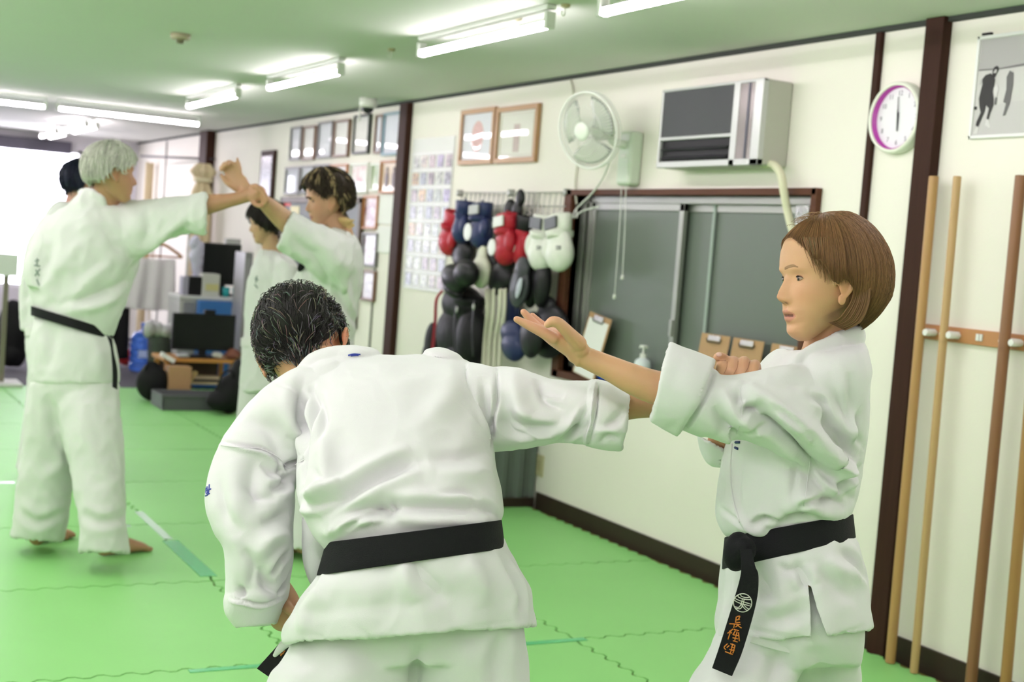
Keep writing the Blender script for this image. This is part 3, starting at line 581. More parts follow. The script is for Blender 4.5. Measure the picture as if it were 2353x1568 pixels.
MB().ell(c_-np.array([0, 0, .065]), (.042, 0, 0), (0, .042, 0), (0, 0, .04)).build('dome', mat('smoked_dome', (.03, .03, .035), .1), t, smooth=True)
MB().tube([c_+np.array([-.05, 0, -.03]), c_+np.array([-.06, 0, -.1]), c_+np.array([-.055, 0, -.16])], .008, 8).build('cable_stub', white_p, t, smooth=True)
# ================================================================== training gear on the wire rack
def skin_mesh(mb, name, mats, parent=None, voxel=.006, sm=4, it=None, label=None):
    """closed shells in mb joined into one continuous surface"""
    o = mb.build(name, mats, None)
    r = o.modifiers.new('r', 'REMESH'); r.mode = 'VOXEL'; r.voxel_size = voxel
    if sm: q = o.modifiers.new('s', 'SMOOTH'); q.factor = .5; q.iterations = sm
    dg = bpy.context.evaluated_depsgraph_get(); me = bpy.data.meshes.new_from_object(o.evaluated_get(dg))
    old = o.data; o.modifiers.clear(); o.data = me; bpy.data.meshes.remove(old)
    me.materials.clear()
    for m in (mats if isinstance(mats, (list, tuple)) else [mats]): me.materials.append(m)
    for p in me.polygons: p.use_smooth = True; p.material_index = 0
    if parent is not None:
        o.parent = parent; off = Vector((0, 0, 0)); q = parent
        while q is not None: off += q.location; q = q.parent
        me.transform(Matrix.Translation(-off))
    return tag(o, label)
leather = lambda n, c, r=.42: mat(n, c, r, noise_amt=.08, noise_scale=20, bump=.15, bump_scale=30, coat=.08, spec=.3)
redl, navyl, blackl, whitel, creaml = leather('red_leather', (.42, .015, .03)), leather('navy_leather', (.02, .03, .10)), leather('black_leather', (.010, .010, .012)), leather('white_leather', (.76, .78, .70)), leather('cream_padding', (.66, .68, .54), .6)
whitep = mat('white_patch', (.7, .72, .68), .4)
t = thing('hook_rack', 'thin wire hook rail on the wall carrying the boxing gear', 'rack', (WX, 7.0, 1.72))
b = MB(); b.cyl((WX-.03, 7.70, 1.735), (WX-.03, 6.33, 1.735), .0035, n=8); b.cyl((WX-.03, 7.70, 1.66), (WX-.03, 6.33, 1.66), .003, n=8)
for y in (7.69, 7.0, 6.35): b.box(WX-.034, WX, y-.012, y+.012, 1.715, 1.755)
b.build('rail', mat('steel_wire', (.42, .43, .40), .35, .6), t, smooth=True)
HY = [7.62-.062*k for k in range(21)]
for y in HY:
    MB().tube([(WX-.03, y, 1.735), (WX-.036, y, 1.66), (WX-.04, y, 1.60), (WX-.055, y, 1.575), (WX-.075, y, 1.585), (WX-.08, y, 1.61)], .0026, 6).build('hook', MATS['steel_wire'], t, smooth=True)
def frame_at(px, py, off, rot=0):
    """centre on the plane parallel to the wall, axes: along image right-ish (-y), up tilted by rot, and out"""
    c = wp(px, py, off); a = math.radians(rot); h = np.array([0, -math.cos(a), -math.sin(a)*1.0]); u = np.array([0, -math.sin(a), math.cos(a)]); return c, h, u, np.array([-1., 0, 0])
def px2m(px, py): return np.linalg.norm(wp(px+1, py)[1:]-wp(px, py)[1:]), abs(wp(px, py+1)[2]-wp(px, py)[2])
GG = 'boxing gear hanging on the wire rail'
def glove(px, py, w_, h_, off, m, label, rot=0, cuff=None, patch=None, thumb=1, cuffm=None):
    """boxing glove hanging fist-down: px,py centre, w_,h_ size in photo pixels"""
    sx, sy = px2m(px, py); W_ = w_*sx/2*.62; H_ = h_*sy/2; c, h, u, o_ = frame_at(px, py, off, rot)
    t = thing('boxing_glove', label, 'boxing glove', c, GG)
    b = MB(); D = min(.06, W_*1.0+.015)
    b.ell(c-u*H_*.35, h*W_*.95, o_*D, u*H_*.62); b.ell(c-u*H_*.05, h*W_*.85, o_*D*.85, u*H_*.6)
    b.ell(c-u*H_*.12+h*W_*.75*thumb+o_*D*.35, h*W_*.36, o_*D*.5, u*H_*.42)
    b.tube([c+u*H_*.2, c+u*H_*.42], [W_*.62, W_*.66], 20)
    skin_mesh(b, 'mitt', m, t, .005, 5)
    b = MB(); R = W_*.74
    rings = []
    for q, r in ((.38, .96), (.42, 1.05), (.92, 1.12), (.98, 1.05), (.98, .9), (.6, .8)):
        rings.append([c+u*H_*q+R*r*math.cos(a)*h+min(R, D*.8)*r*math.sin(a)*o_ for a in np.linspace(0, 2*math.pi, 32, endpoint=False)])
    b.loft(rings); b.build('cuff', cuffm or m, t, smooth=True)
    if cuff: 
        q = c+u*H_*.68+o_*(min(R, D*.8)*1.13); MB().obox(q, h*R*.7, u*H_*.2, o_*.006).build('cuff_label', cuff, t, bevel=.003)
    tp_ = c+u*H_*.98; MB().tube([tp_-h*.012, tp_-h*.004+u*.02, np.array([WX-.05, tp_[1], 1.60]), np.array([WX-.06, tp_[1], 1.64])], .004, 6).build('hanging_loop', cuffm or m, t, smooth=True)
    if patch:
        q = c-u*H_*.25+o_*D*1.0+h*patch*W_; MB().lathe(q-o_*.008, o_, [(W_*.42, 0), (W_*.42, .009), (0, .011)], 28).build('round_patch', whitep, t)
    return t
def blob(name, label, cat, cells, m, off=.08, group=GG, voxel=.007, sm=5, part=None):
    """soft hanging thing made of overlapping ellipsoids: (px,py,w,h,rot,depth)"""
    b = MB(); P = []
    for (px, py, w_, h_, rot, d_) in cells:
        sx, sy = px2m(px, py); c, h, u, o_ = frame_at(px, py, off, rot); P.append(c)
        b.ell(c, h*w_*sx/2*.8, o_*d_, u*h_*sy/2)
    t = thing(name, label, cat, np.mean(P, 0), group)
    o = skin_mesh(b, part or 'shell', m, t, voxel, sm); return t
glove(1036, 538, 58, 105, .07, redl, 'dark red boxing glove hanging at the far left of the rail', 14)
glove(1064, 512, 46, 100, .11, navyl, 'dark navy boxing glove between the red one and the navy glove with a round patch', 4)
glove(1106, 520, 66, 105, .10, navyl, 'navy boxing glove with a round white patch and a white cuff label', -4, cuff=mat('grey_label', (.42, .44, .42), .5), patch=-.5)
blob('boxing_glove', 'black boxing glove hanging below the dark navy ones', 'boxing glove', [(1062, 578, 54, 76, 0, .04), (1062, 598, 46, 50, 10, .04)], blackl, .05)
blob('head_guard', 'black leather head guard hanging above the black sports bag', 'head guard', [(1045, 640, 60, 60, 10, .06), (1072, 628, 50, 60, 0, .06), (1040, 665, 44, 30, 20, .05)], blackl, .24)
blob('boxing_glove', 'small cream boxing glove lying against the black gear, left of the red gloves', 'boxing glove', [(1106, 625, 44, 75, 12, .045), (1085, 640, 26, 30, 0, .03), (1108, 590, 22, 50, 8, .025)], creaml, .14)
blob('boxing_glove', 'black boxing glove hanging high with its cuff up, left one of the two', 'boxing glove', [(1172, 482, 26, 50, 10, .03), (1166, 505, 34, 40, 10, .035)], blackl, .07)
blob('hand_wrap', 'black rolled strap hanging highest on the rail', 'hand wrap', [(1196, 455, 20, 42, -14, .022), (1188, 485, 24, 46, -14, .025)], blackl, .09)
glove(1164, 552, 66, 118, .14, redl, 'glossy red boxing glove with a white cuff label, left of the pair of red gloves', -8, cuff=whitep, patch=-.6)
glove(1204, 555, 52, 120, .09, redl, 'red boxing glove with a black cuff and round patch, between the red and white ones', 2, patch=-.3, cuffm=blackl)
glove(1246, 560, 76, 130, .12, whitel, 'white boxing glove, left one of the white pair', 4, cuff=mat('dark_grey_label', (.07, .08, .08), .4), thumb=-1)
t_w1 = None
t_w2 = glove(1286, 560, 78, 130, .16, whitel, 'white boxing glove nearest the window, right one of the white pair', -10, cuff=mat('dark_grey_label', (.07, .08, .08), .4), thumb=-1)
pm = mat('glove_print', (.06, .07, .07), .5)
for (x, y, off) in ((1238, 570, .205), (1283, 570, .245)):
    c, h, u, o_ = frame_at(x, y, off, 0); g = MB()
    for k, (dx, dz, w2, h2) in enumerate(((-.012, .008, .012, .003), (-.010, 0, .010, .003), (.010, .009, .011, .0035), (.012, .001, .012, .004), (.012, -.007, .008, .003), (-.012, -.008, .007, .003))): g.obox(c+h*dx+u*dz, h*w2*.6, u*h2*.7, o_*.006)
    g.build('printed_mark', pm, t_w2)
blob('focus_mitt', 'rounded black focus mitt below the red gloves', 'focus mitt', [(1150, 640, 62, 80, -5, .05), (1128, 600, 34, 70, 0, .04), (1165, 600, 36, 60, 0, .04)], blackl, .09)
t = blob('focus_mitt', 'black focus mitt with a grey-white oval mark, below the red gloves', 'focus mitt', [(1193, 660, 48, 96, 22, .03), (1200, 620, 34, 60, 10, .03)], leather('charcoal_leather', (.05, .053, .06)), .17)
c, h, u, o_ = frame_at(1192, 662, .203, 22); MB().ell(c, h*.028, o_*.005, u*.06).build('oval_mark', mat('silver_print', (.42, .46, .5), .4, noise_amt=.5, noise_scale=60), t, smooth=True)
for k, (x, l_) in enumerate(((1222, 'black curved kick pad, left of two hanging under the white gloves'), (1246, 'black curved kick pad, right of two hanging under the white gloves'))):
    blob('kick_pad', l_, 'kick pad', [(x, 650, 34, 118, 2, .045)], blackl, .10+.01*k)
blob('kick_pad', 'large round black pad hanging lowest beside the window frame', 'kick pad', [(1262, 762, 104, 125, -6, .05), (1258, 705, 44, 50, -8, .03)], blackl, .07)
blob('shin_guard', 'black padded guard between the navy guards and the big round pad', 'guard', [(1222, 770, 56, 106, 0, .04)], blackl, .17)
blob('shin_guard', 'navy padded guard hanging beside the cream cloth', 'guard', [(1172, 715, 46, 80, 0, .035), (1170, 685, 40, 34, 0, .03)], navyl, .06)
blob('shin_guard', 'navy padded guard with a wide lower pad, lowest left of the black pads', 'guard', [(1176, 765, 56, 55, 0, .04), (1180, 795, 60, 70, 6, .045)], navyl, .16)
t = blob('sports_bag', 'big black sports bag hanging under the gear, touching the photo pockets', 'bag', [(1062, 700, 92, 90, 0, .09), (1050, 770, 90, 130, 3, .10), (1085, 780, 62, 140, 0, .09), (1075, 690, 70, 40, 0, .09), (1062, 812, 100, 60, 0, .09)], mat('black_nylon', (.012, .012, .013), .5, bump=.6, bump_scale=14), .12, None)
for (x0, y0, x1, y1) in ((1048, 700, 1046, 820), (1090, 690, 1088, 820)):
    A, B_ = wp(x0, y0, .225), wp(x1, y1, .225); MB().tube(cat_pts([A, (A+B_)/2+np.array([-.01, 0, 0]), B_]), .012, 8, flat=.3).build('strap', blackl, t, smooth=True)
for (x0, y0) in ((1050, 712), (1088, 706)): MB().ell(wp(x0, y0, .24), (.008, 0, 0), (0, .012, 0), (0, 0, .02), 12, 8).build('buckle', MATS['steel_wire'], t, smooth=True)
A = [wp(1016, 668, .12), wp(1003, 690, .14), wp(1000, 740, .14), wp(994, 800, .13), wp(986, 850, .12)]
MB().tube(cat_pts(A), .017, 10, flat=.3).build('strap', mat('red_webbing', (.55, .03, .06), .6), t, smooth=True, label='long red strap')
blob('sports_bag', 'small black bag hanging left of the red strap', 'bag', [(992, 790, 30, 100, 0, .04), (988, 815, 34, 60, 0, .04)], MATS['black_nylon'], .06, None)
t = thing('cloth_belt', 'cream cloth belts hanging in folds right of the big black bag', 'belt', wp(1135, 760, .1))
for k, (x0, x1) in enumerate(((1122, 1118), (1134, 1126), (1150, 1138), (1160, 1150))):
    P_ = cat_pts([wp(x0, 665, .13), wp((x0+x1)/2+3, 720, .145), wp(x1, 780, .12), wp(x1-4, 850, .13)]); MB().tube(P_, .021, 10, flat=.4).build('hanging_end', mat('cream_cotton', (.62, .62, .48), .8, bump=.4, bump_scale=40), t, smooth=True)
# ================================================================== far corner of the room
def yr(px, y):   # photo rectangle on a plane of constant y -> x0,x1,z0,z1
    A = plane(px[0], px[1], 1, y); B = plane(px[2], px[3], 1, y); C_ = plane(px[0], px[3], 1, y); D = plane(px[2], px[1], 1, y)
    return (A[0]+C_[0])/2, (B[0]+D[0])/2, (B[2]+C_[2])/2, (A[2]+D[2])/2
def ybox(name, m, px, y, depth, label=None, cat=None, parent=None, bevel=.006, floor=False, group=None):
    x0, x1, z0, z1 = yr(px, y)
    if floor: z0 = .0
    o = MB().box(x0, x1, y, y+depth, z0, z1).build(name, m, parent, bevel=bevel)
    if parent is None: tag(o, label, cat, group)
    return o
wood_o = mat('orange_pine', (.52, .24, .06), .4, noise_amt=.1, noise_scale=8)
# low table with shelf
ty = 10.75; x0, x1, z0, z1 = yr((376, 826, 548, 836), ty); tz = .31
t = thing('low_wooden_table', 'low orange-brown wooden table under the black television', 'table', ((x0+x1)/2, ty+.2, 0))
MB().box(x0, x1, ty, ty+.42, tz, tz+.03).build('tabletop', wood_o, t, bevel=.004); MB().box(x0+.04, x1-.04, ty+.03, ty+.4, .13, .15).build('shelf', mat('pale_board', (.55, .42, .28), .5), t, bevel=.003)
MB().box(x0+.06, x1-.06, ty+.38, ty+.4, .15, tz).build('back_panel', mat('dark_back', (.06, .035, .02), .6), t)
for xx in (x0+.02, x1-.05):
    for yy in (ty+.02, ty+.37): MB().box(xx, xx+.035, yy, yy+.035, 0, tz).build('leg', wood_o, t, bevel=.003)
t0 = tz+.03
# television
x0, x1, z0, z1 = yr((396, 722, 540, 808), ty+.12); t = thing('television', 'black flat television standing on the low wooden table', 'television', ((x0+x1)/2, ty+.15, t0))
MB().box(x0, x1, ty+.12, ty+.16, t0+.06, z1).build('casing', black_p, t, bevel=.005); MB().box(x0+.015, x1-.015, ty+.117, ty+.12, t0+.08, z1-.015).build('screen', mat('dark_screen', (.012, .014, .013), .2), t)
xc = (x0+x1)/2; b = MB(); b.box(xc-.03, xc+.03, ty+.13, ty+.16, t0+.015, t0+.1); b.box(xc-.12, xc+.12, ty+.05, ty+.24, t0+.001, t0+.016); b.build('stand', black_p, t, bevel=.004); MB().box(xc+.0, xc+.09, ty+.125, ty+.17, z1, z1+.035).build('webcam', black_p, t, bevel=.006)
def pile(name, label, cat, px, y, m, n=5, s=.05, seed=1, group=None, zb=None):
    r_ = random.Random(seed); x0, x1, z0, z1 = yr(px, y); zb = z0 if zb is None else zb; b = MB()
    for k in range(n):
        a = r_.uniform(0, 3); w_ = (x1-x0)/2*r_.uniform(.45, .8); cx = r_.uniform(x0+w_*.8, x1-w_*.8); h_ = max(.02, (z1-zb)/2*r_.uniform(.5, 1))
        b.ell((cx, y+r_.uniform(0, s), zb+h_), (w_*.9, 0, 0), (0, s+.02, 0), (0, 0, h_), 14, 10)
    t = thing(name, label, cat, ((x0+x1)/2, y, zb), group); skin_mesh(b, 'bundle', m, t, .012, 4); return t
pile('crumpled_bag', 'crumpled brown and red bag on the right end of the low table', 'bag', (520, 795, 560, 832), ty+.03, mat('russet_cloth', (.20, .07, .045), .7, noise_amt=.6, noise_scale=12), 6, .05, 2, zb=t0)
pile('plastic_bag', 'crumpled pale plastic bag on the low table right of the television foot', 'bag', (483, 805, 515, 832), ty+.06, mat('crumpled_pale', (.5, .5, .46), .4, noise_amt=.3, noise_scale=20), 5, .04, 3, zb=t0)
pile('glassware', 'small heap of clear plastic things left of the television foot', 'odds and ends', (400, 808, 440, 832), ty+.05, mat('cloudy_plastic', (.40, .41, .43), .25), 5, .04, 4, zb=t0)
tag(MB().obox(((lambda q: q)(plane(385, 822, 1, ty-.02))), (.055, 0, -.03), (.0, .02, .0), (.008, 0, .016)).build('rolled_paper', paper, bevel=.003), 'rolled white paper sticking out at the left corner of the low table', 'paper')
# cardboard, books, papers, tray
x0, x1, z0, z1 = yr((386, 838, 437, 893), ty-.12); t = thing('cardboard_box', 'open brown cardboard box on the floor before the low table', 'box', ((x0+x1)/2, ty-.1, 0))
MB().box(x0, x1, ty-.16, ty-.03, .10, .29).build('carton', kraft, t, bevel=.002)
MB().obox((x1+.02, ty-.1, .2), (.03, 0, .05), (0, .06, 0), (.002, 0, -.001)).build('flap', mat('yellowed_card', (.48, .36, .14), .6), t)
MB().box(x0+.01, x1-.01, ty-.15, ty-.04, .0, .10).build('lower_carton', mat('dark_carton', (.2, .12, .06), .6), t)
x0, x1, z0, z1 = yr((374, 893, 520, 938), 10.16); t = thing('storage_tray', 'wide dark grey plastic tray on the mat edge full of papers', 'tray', ((x0+x1)/2, 10.3, 0))
b = MB(); yb = 10.54; b.box(x0, x1, 10.16, yb, .0, .02); b.box(x0, x1, 10.16, 10.175, .02, .115); b.box(x0, x1, yb-.015, yb, .02, .115); b.box(x0, x0+.015, 10.16, yb, .02, .115); b.box(x1-.015, x1, 10.16, yb, .02, .115)
b.box(x0-.008, x1+.008, 10.15, 10.165, .10, .12)
b.build('tray_body', mat('grey_tray', (.10, .10, .11), .45), t, bevel=.004)
for k, (a, c_, w_) in enumerate(((.24, .0, .12), (.5, .0, .14), (.76, .0, .12))):
    xx = x0+(x1-x0)*a; tag(MB().obox((xx, 10.34+c_, 0.03), (w_/1.6, .0, .002), (-.0, .13, .003), (0, 0, .0045)).build('paper_stack', paper, bevel=.001), ['stack of white papers at the left in the grey tray', 'largest stack of white papers in the middle of the grey tray', 'stack of white papers at the right in the grey tray'][k], 'papers', 'papers in the grey tray')
tag(MB().box(x0+.3, x0+.62, ty+.08, ty+.2, .151, .19).build('white_box', mat('ivory_box', (.62, .5, .34), .5), bevel=.003), 'long pale box on the shelf under the low table', 'box')
tag(MB().box(x0+.36, x0+.6, ty+.04, ty+.07, .151, .17).build('black_remote', black_p, bevel=.004), 'black flat device on the shelf before the pale box', 'remote control')
# bags on the floor
def floorbag(name, label, cells, y, m):
    b = MB(); P_ = []
    for (px, py, w_, h_, d_) in cells:
        c = plane(px, py, 1, y); s_ = y/FP*1.06; b.ell(c, (w_*s_/2, 0, 0), (0, d_, 0), (0, 0, h_*s_/2)); P_.append(c)
    zmin = min(v[2] for v in b.v); b.v = [(v[0], v[1], v[2]-zmin+.002) for v in b.v]
    t = thing(name, label, 'bag', (np.mean([p[0] for p in P_]), y, 0)); return t, b, skin_mesh(b, 'bag_body', m, t, .012, 5)
bn = mat('black_canvas', (.010, .010, .011), .7, bump=.6, bump_scale=10)
t, b, o = floorbag('rucksack', 'rounded black rucksack on the mat edge left of the grey tray', [(350, 880, 70, 80, .12), (362, 880, 40, 60, .08), (350, 850, 40, 34, .07)], 10.7, bn)
c_ = plane(349, 842, 1, 10.65); MB().tube([c_+np.array([-.05, 0, -.03]), c_+np.array([-.03, 0, .03]), c_+np.array([.03, 0, .03]), c_+np.array([.05, 0, -.04])], .009, 8).build('strap', bn, t, smooth=True)
t, b, o = floorbag('rucksack', 'black bag leaning at the right end of the grey tray beside the far woman', [(528, 915, 66, 90, .12), (545, 880, 36, 90, .1), (505, 930, 60, 50, .12)], 10.0, bn)
c_ = plane(522, 868, 1, 9.93); MB().tube(cat_pts([c_+np.array([-.07, 0, -.10]), c_+np.array([-.04, 0, .02]), c_+np.array([.03, 0, .05]), c_+np.array([.06, 0, -.05])], 4), .008, 8).build('strap', bn, t, smooth=True)
t, b, o = floorbag('duffel_bag', 'black coat and bag heap on the carpet under the window, left edge', [(28, 760, 60, 130, .14), (24, 810, 50, 60, .14), (40, 800, 40, 80, .1)], 12.9, bn)
# bin, cabinets, boxes
y_ = 11.35; x0, x1, z0, z1 = yr((352, 750, 400, 850), y_); xc = (x0+x1)/2
t = thing('waste_bin', 'tall dark grey waste bin with a white bag over its rim', 'bin', (xc, y_, 0))
MB().lathe((xc, y_+.14, 0), (0, 0, 1), [(.085, 0), (.105, .48), (.11, .49), (.10, .49), (.085, .1), (0, .1)], 32).build('bin_body', mat('bin_grey', (.07, .07, .075), .5), t, smooth=True)
b = MB(); rr_ = random.Random(3)
for k in range(9): a = k*.7; b.ell((xc+.09*math.cos(a), y_+.14+.09*math.sin(a), .49+rr_.uniform(-.03, .04)), (.055, 0, 0), (0, .055, 0), (0, 0, .05+rr_.uniform(0, .03)), 12, 8)
b.ell((xc-.12, y_+.03, .52), (.05, 0, 0), (0, .05, 0), (0, 0, .07), 12, 8); skin_mesh(b, 'bin_liner', mat('white_liner', (.45, .45, .46), .3, bump=1, bump_scale=12), t, .01, 2)
yb = 11.75; cab = mat('pale_grey_cabinet', (.46, .46, .44), .4)
x0, x1, z0, z1 = yr((410, 682, 556, 860), yb); t = thing('storage_cabinet', 'pale storage cabinet behind the television with bottles and boxes on top', 'cabinet', ((x0+x1)/2, yb+.2, 0)); ctop = z1
MB().box(x0, x1, yb+.02, yb+.42, 0, z1-.03).build('cabinet_body', cab, t, bevel=.004); MB().box(x0-.01, x1+.01, yb, yb+.43, z1-.03, z1).build('top', mat('white_top', (.68, .68, .66), .4), t, bevel=.004)
MB().box(x0+.03, x0+.13, yb+.005, yb+.02, z1-.36, z1-.06).build('drawer', mat('grey_drawer', (.25, .25, .27), .4), t, bevel=.004)
x0b, x1b, z0b, z1b = yr((452, 689, 552, 800), yb-.06); t2 = thing('blue_crate', 'bright blue box in front of the storage cabinet behind the television', 'box', ((x0b+x1b)/2, yb-.05, 0))
MB().box(x0b, x1b, yb-.10, yb-.01, .0, ctop-.035).build('crate_body', mat('sky_blue_plastic', (.045, .17, .48), .4), t2, bevel=.008); MB().box(x1b-.10, x1b-.06, yb-.106, yb-.10, ctop-.33, ctop-.08).build('white_label', mat('blue_white_label', (.3, .42, .6), .5), t2)
def onbox(name, m, px, y, d, label, cat, group=None):
    x0, x1, z0, z1 = yr(px, y); return tag(MB().box(x0, x1, y, y+d, ctop+.001, max(z1, ctop+.04)).build(name, m, bevel=.004), label, cat, group)
onbox('speaker_box', black_p, (434, 636, 464, 680), yb+.04, .14, 'small black box on the left of the storage cabinet top', 'box')
x0_, x1_, z0_, z1_ = yr((420, 636, 434, 680), yb+.04)
tag(MB().box(x0_, x1_-.003, yb+.04, yb+.16, ctop+.001, z1_).build('lilac_box', mat('lilac_card', (.35, .33, .42), .5), bevel=.003), 'narrow lilac-grey box left of the small black box on the cabinet', 'box')
t = thing('white_carton', 'white carton with a yellow band on the cabinet top', 'box', plane(483, 680, 1, yb+.04)); x0_, x1_, z0_, z1_ = yr((465, 630, 505, 680), yb+.03)
MB().box(x0_, x1_, yb+.03, yb+.2, ctop+.001, z1_).build('carton', mat('off_white_card', (.58, .58, .53), .5), t, bevel=.003); MB().box(x0_+.03, x1_-.01, yb+.026, yb+.03, ctop+.05, ctop+.11).build('yellow_band', mat('straw_yellow', (.60, .56, .25), .5), t)
for k, (a, c_) in enumerate(((513, 531), (536, 554))):
    x0_, x1_, z0_, z1_ = yr((a, 662, c_, 684), yb+.03); xm = (x0_+x1_)/2
    tag(MB().lathe((xm, yb+.07, ctop+.001), (0, 0, 1), [(.028, 0), (.034, .085), (.030, .085), (.026, .006), (0, .006)], 24).build('cup', mat('turquoise_%d' % k, ((.02, .35, .38), (.0, .45, .48))[k], .3), smooth=True), ['darker turquoise cup, left of two on the cabinet top', 'bright turquoise cup, right of two on the cabinet top'][k], 'cup', 'turquoise cups')
x0_, x1_, z0_, z1_ = yr((466, 560, 553, 662), yb+.24); t = thing('computer_monitor', 'large black monitor standing on the storage cabinet', 'monitor', ((x0_+x1_)/2, yb+.3, ctop))
MB().box(x0_, x1_, yb+.24, yb+.30, ctop+.10, z1_).build('casing', black_p, t, bevel=.006); MB().box(x0_+.02, x1_-.02, yb+.237, yb+.24, ctop+.13, z1_-.02).build('screen', MATS['dark_screen'], t)
b = MB(); b.box((x0_+x1_)/2-.05, (x0_+x1_)/2+.05, yb+.27, yb+.3, ctop, ctop+.14); b.box((x0_+x1_)/2-.14, (x0_+x1_)/2+.14, yb+.2, yb+.4, ctop+.001, ctop+.018); b.build('stand', black_p, t, bevel=.004)
tag(MB().box(x0_+.2, x1_-.01, yb+.245, yb+.295, z1_+.001, z1_+.05).build('paper_stack', mat('greyish_paper', (.42, .41, .42), .6), bevel=.002), 'small grey stack lying on top of the large black monitor', 'papers')
x1_, x2_, z0_, z1_ = yr((447, 562, 463, 636), yb+.22)
b = MB(); rr_ = random.Random(9)
for k in range(9): b.ell((x1_+rr_.uniform(-.02, .03), yb+.2, ctop+.1+.045*k), (rr_.uniform(.04, .065), 0, rr_.uniform(-.03, .03)), (0, .04, 0), (0, 0, .07), 12, 8)
b.box(x1_-.03, x1_+.03, yb+.18, yb+.22, ctop+.001, ctop+.12)
t = thing('plastic_bag', 'shiny pale plastic bag standing left of the large black monitor', 'bag', (x1_, yb+.2, ctop)); skin_mesh(b, 'bag_film', mat('lilac_film', (.55, .54, .68), .15, bump=1, bump_scale=18), t, .01, 2)
x0_, x1_, z0_, z1_ = yr((556, 580, 574, 840), 11.1); t = thing('grey_locker', 'narrow grey metal locker right of the blue box, half hidden by the far woman', 'locker', ((x0_+x1_)/2, 11.2, 0))
MB().box(x0_, x1_, 11.1, 11.4, 0, z1_).build('locker_body', mat('grey_locker_metal', (.28, .27, .28), .35, .3), t, bevel=.005); MB().box(x0_+.012, x1_-.012, 11.095, 11.1, .05, z1_-.05).build('door', mat('grey_locker_door', (.36, .34, .36), .35, .3), t, bevel=.002)
# water bottle
c_ = plane(322, 850, 2, 0); c_ = np.array([c_[0], 12.9, 0]); t = thing('water_bottle', 'large translucent blue water bottle standing on the grey carpet', 'water bottle', c_)
bt = mat('blue_bottle', (.10, .25, .85), .12, trans=.55, ior=1.3)
pf = [(.02, 0), (.115, .0), (.125, .012)]
for k in range(4): z = .03+k*.065; pf += [(.127, z), (.127, z+.04), (.119, z+.048), (.119, z+.057)]
pf += [(.127, .29), (.12, .32), (.09, .36), (.04, .385), (.03, .39), (.03, .43), (0, .43)]
MB().lathe(c_, (0, 0, 1), pf, 40).build('bottle', bt, t, smooth=True); MB().lathe(c_+np.array([0, 0, .425]), (0, 0, 1), [(.034, 0), (.034, .03), (0, .032)], 24).build('cap', mat('blue_cap', (.03, .14, .62), .4), t, smooth=True)
MB().tube([c_+np.array([.03, -.06, .36]), c_+np.array([.07, -.08, .42]), c_+np.array([.05, -.05, .46]), c_+np.array([.0, -.03, .42])], .013, 8).build('handle', MATS['blue_cap'], t, smooth=True)
MB().obox(c_+np.array([-.02, -.126, .17]), (.055, 0, 0), (0, .004, 0), (0, 0, .035)).build('label', mat('pale_blue_label', (.5, .6, .95), .3), t, bevel=.003)
t, b, o = floorbag('red_bag', 'red bag with black parts lying on the carpet beside the water bottle', [(276, 768, 34, 44, .09), (292, 785, 36, 36, .09)], 13.3, mat('scarlet_nylon', (.62, .03, .03), .5)); o.parent.location.z = 0
t, b, o = floorbag('black_bag', 'small black bag under the red bag on the carpet', [(252, 800, 44, 36, .08)], 12.95, bn)
# garment rack with hanging jacket
gy = 12.6
x0_, x1_, z0_, z1_ = yr((262, 545, 432, 600), gy); t = thing('garment_rail', 'thin dark garment rail with posts, behind the silver-haired man', 'rail', (x0_, gy, 0)); rz = z1_+.12
b = MB(); b.cyl((x0_-.2, gy, rz), (x1_, gy, rz), .012, n=12); b.build('rail', MATS['steel_wire'], t, smooth=True)
for xx in (x0_-.2, x1_): MB().cyl((xx, gy, .03), (xx, gy, rz), .012, n=12).build('post', MATS['steel_wire'], t, smooth=True); MB().box(xx-.012, xx+.012, gy-.25, gy+.25, .005, .03).build('foot', MATS['steel_wire'], t, bevel=.003)
ha = plane(370, 562, 1, gy); hx, hz = ha[0], ha[2]
t = thing('coat_hanger', 'wide wooden clothes hanger on the rail behind the silver-haired man\'s arm', 'hanger', (hx, gy, hz))
hw = mat('hanger_wood', (.40, .20, .08), .4); MB().tube(cat_pts([(hx-.26, gy, hz-.11), (hx-.16, gy, hz-.075), (hx-.05, gy, hz-.01), (hx, gy, hz), (hx+.05, gy, hz-.01), (hx+.16, gy, hz-.075), (hx+.20, gy, hz-.11)]), .014, 10).build('shoulder_bar', hw, t, smooth=True)
MB().cyl((hx-.25, gy, hz-.11), (hx+.2, gy, hz-.11), .009, n=10).build('trouser_bar', hw, t, smooth=True); MB().tube([(hx, gy, hz), (hx, gy, rz+.014), (hx+.012, gy, rz+.022), (hx+.02, gy, rz+.01)], .003, 8).build('hook', MATS['steel_wire'], t, smooth=True)
def drape(name, label, cat, xa, xb, za, zb, y, m, folds, amp=.02, flare=.03):
    rings = []; n = 60
    for i in range(24):
        v = i/23; z = za+(zb-za)*v; r_ = []
        for k in range(n):
            s_ = k/n*2; front = s_ < 1; u = s_ if front else 2-s_
            x = xa+(xb-xa)*u+(u-.5)*flare*v*2; yy = y+(-.03 if front else .03)+amp*math.sin(folds*u*6.28+v*1.2)*(.4+.6*v); r_.append((x, yy, z-.012*math.sin(u*3.1)))
        rings.append(r_)
    o = MB().loft(rings).build(name, m, smooth=True); return tag(o, label, cat)
drape('hanging_jacket', 'white training jacket hanging from the wooden hanger', 'jacket', hx-.27, hx+.15, hz-.13, hz-.60, gy, mat('white_cotton_far', (.68, .65, .66), .85, bump=.5, bump_scale=12), 3, .022)
drape('hanging_trousers', 'black clothes hanging behind the silver-haired man, left of the white jacket', 'clothes', hx-.45, hx-.20, hz-.2, .12, gy+.28, mat('black_wool', (.010, .010, .011), .8), 2)
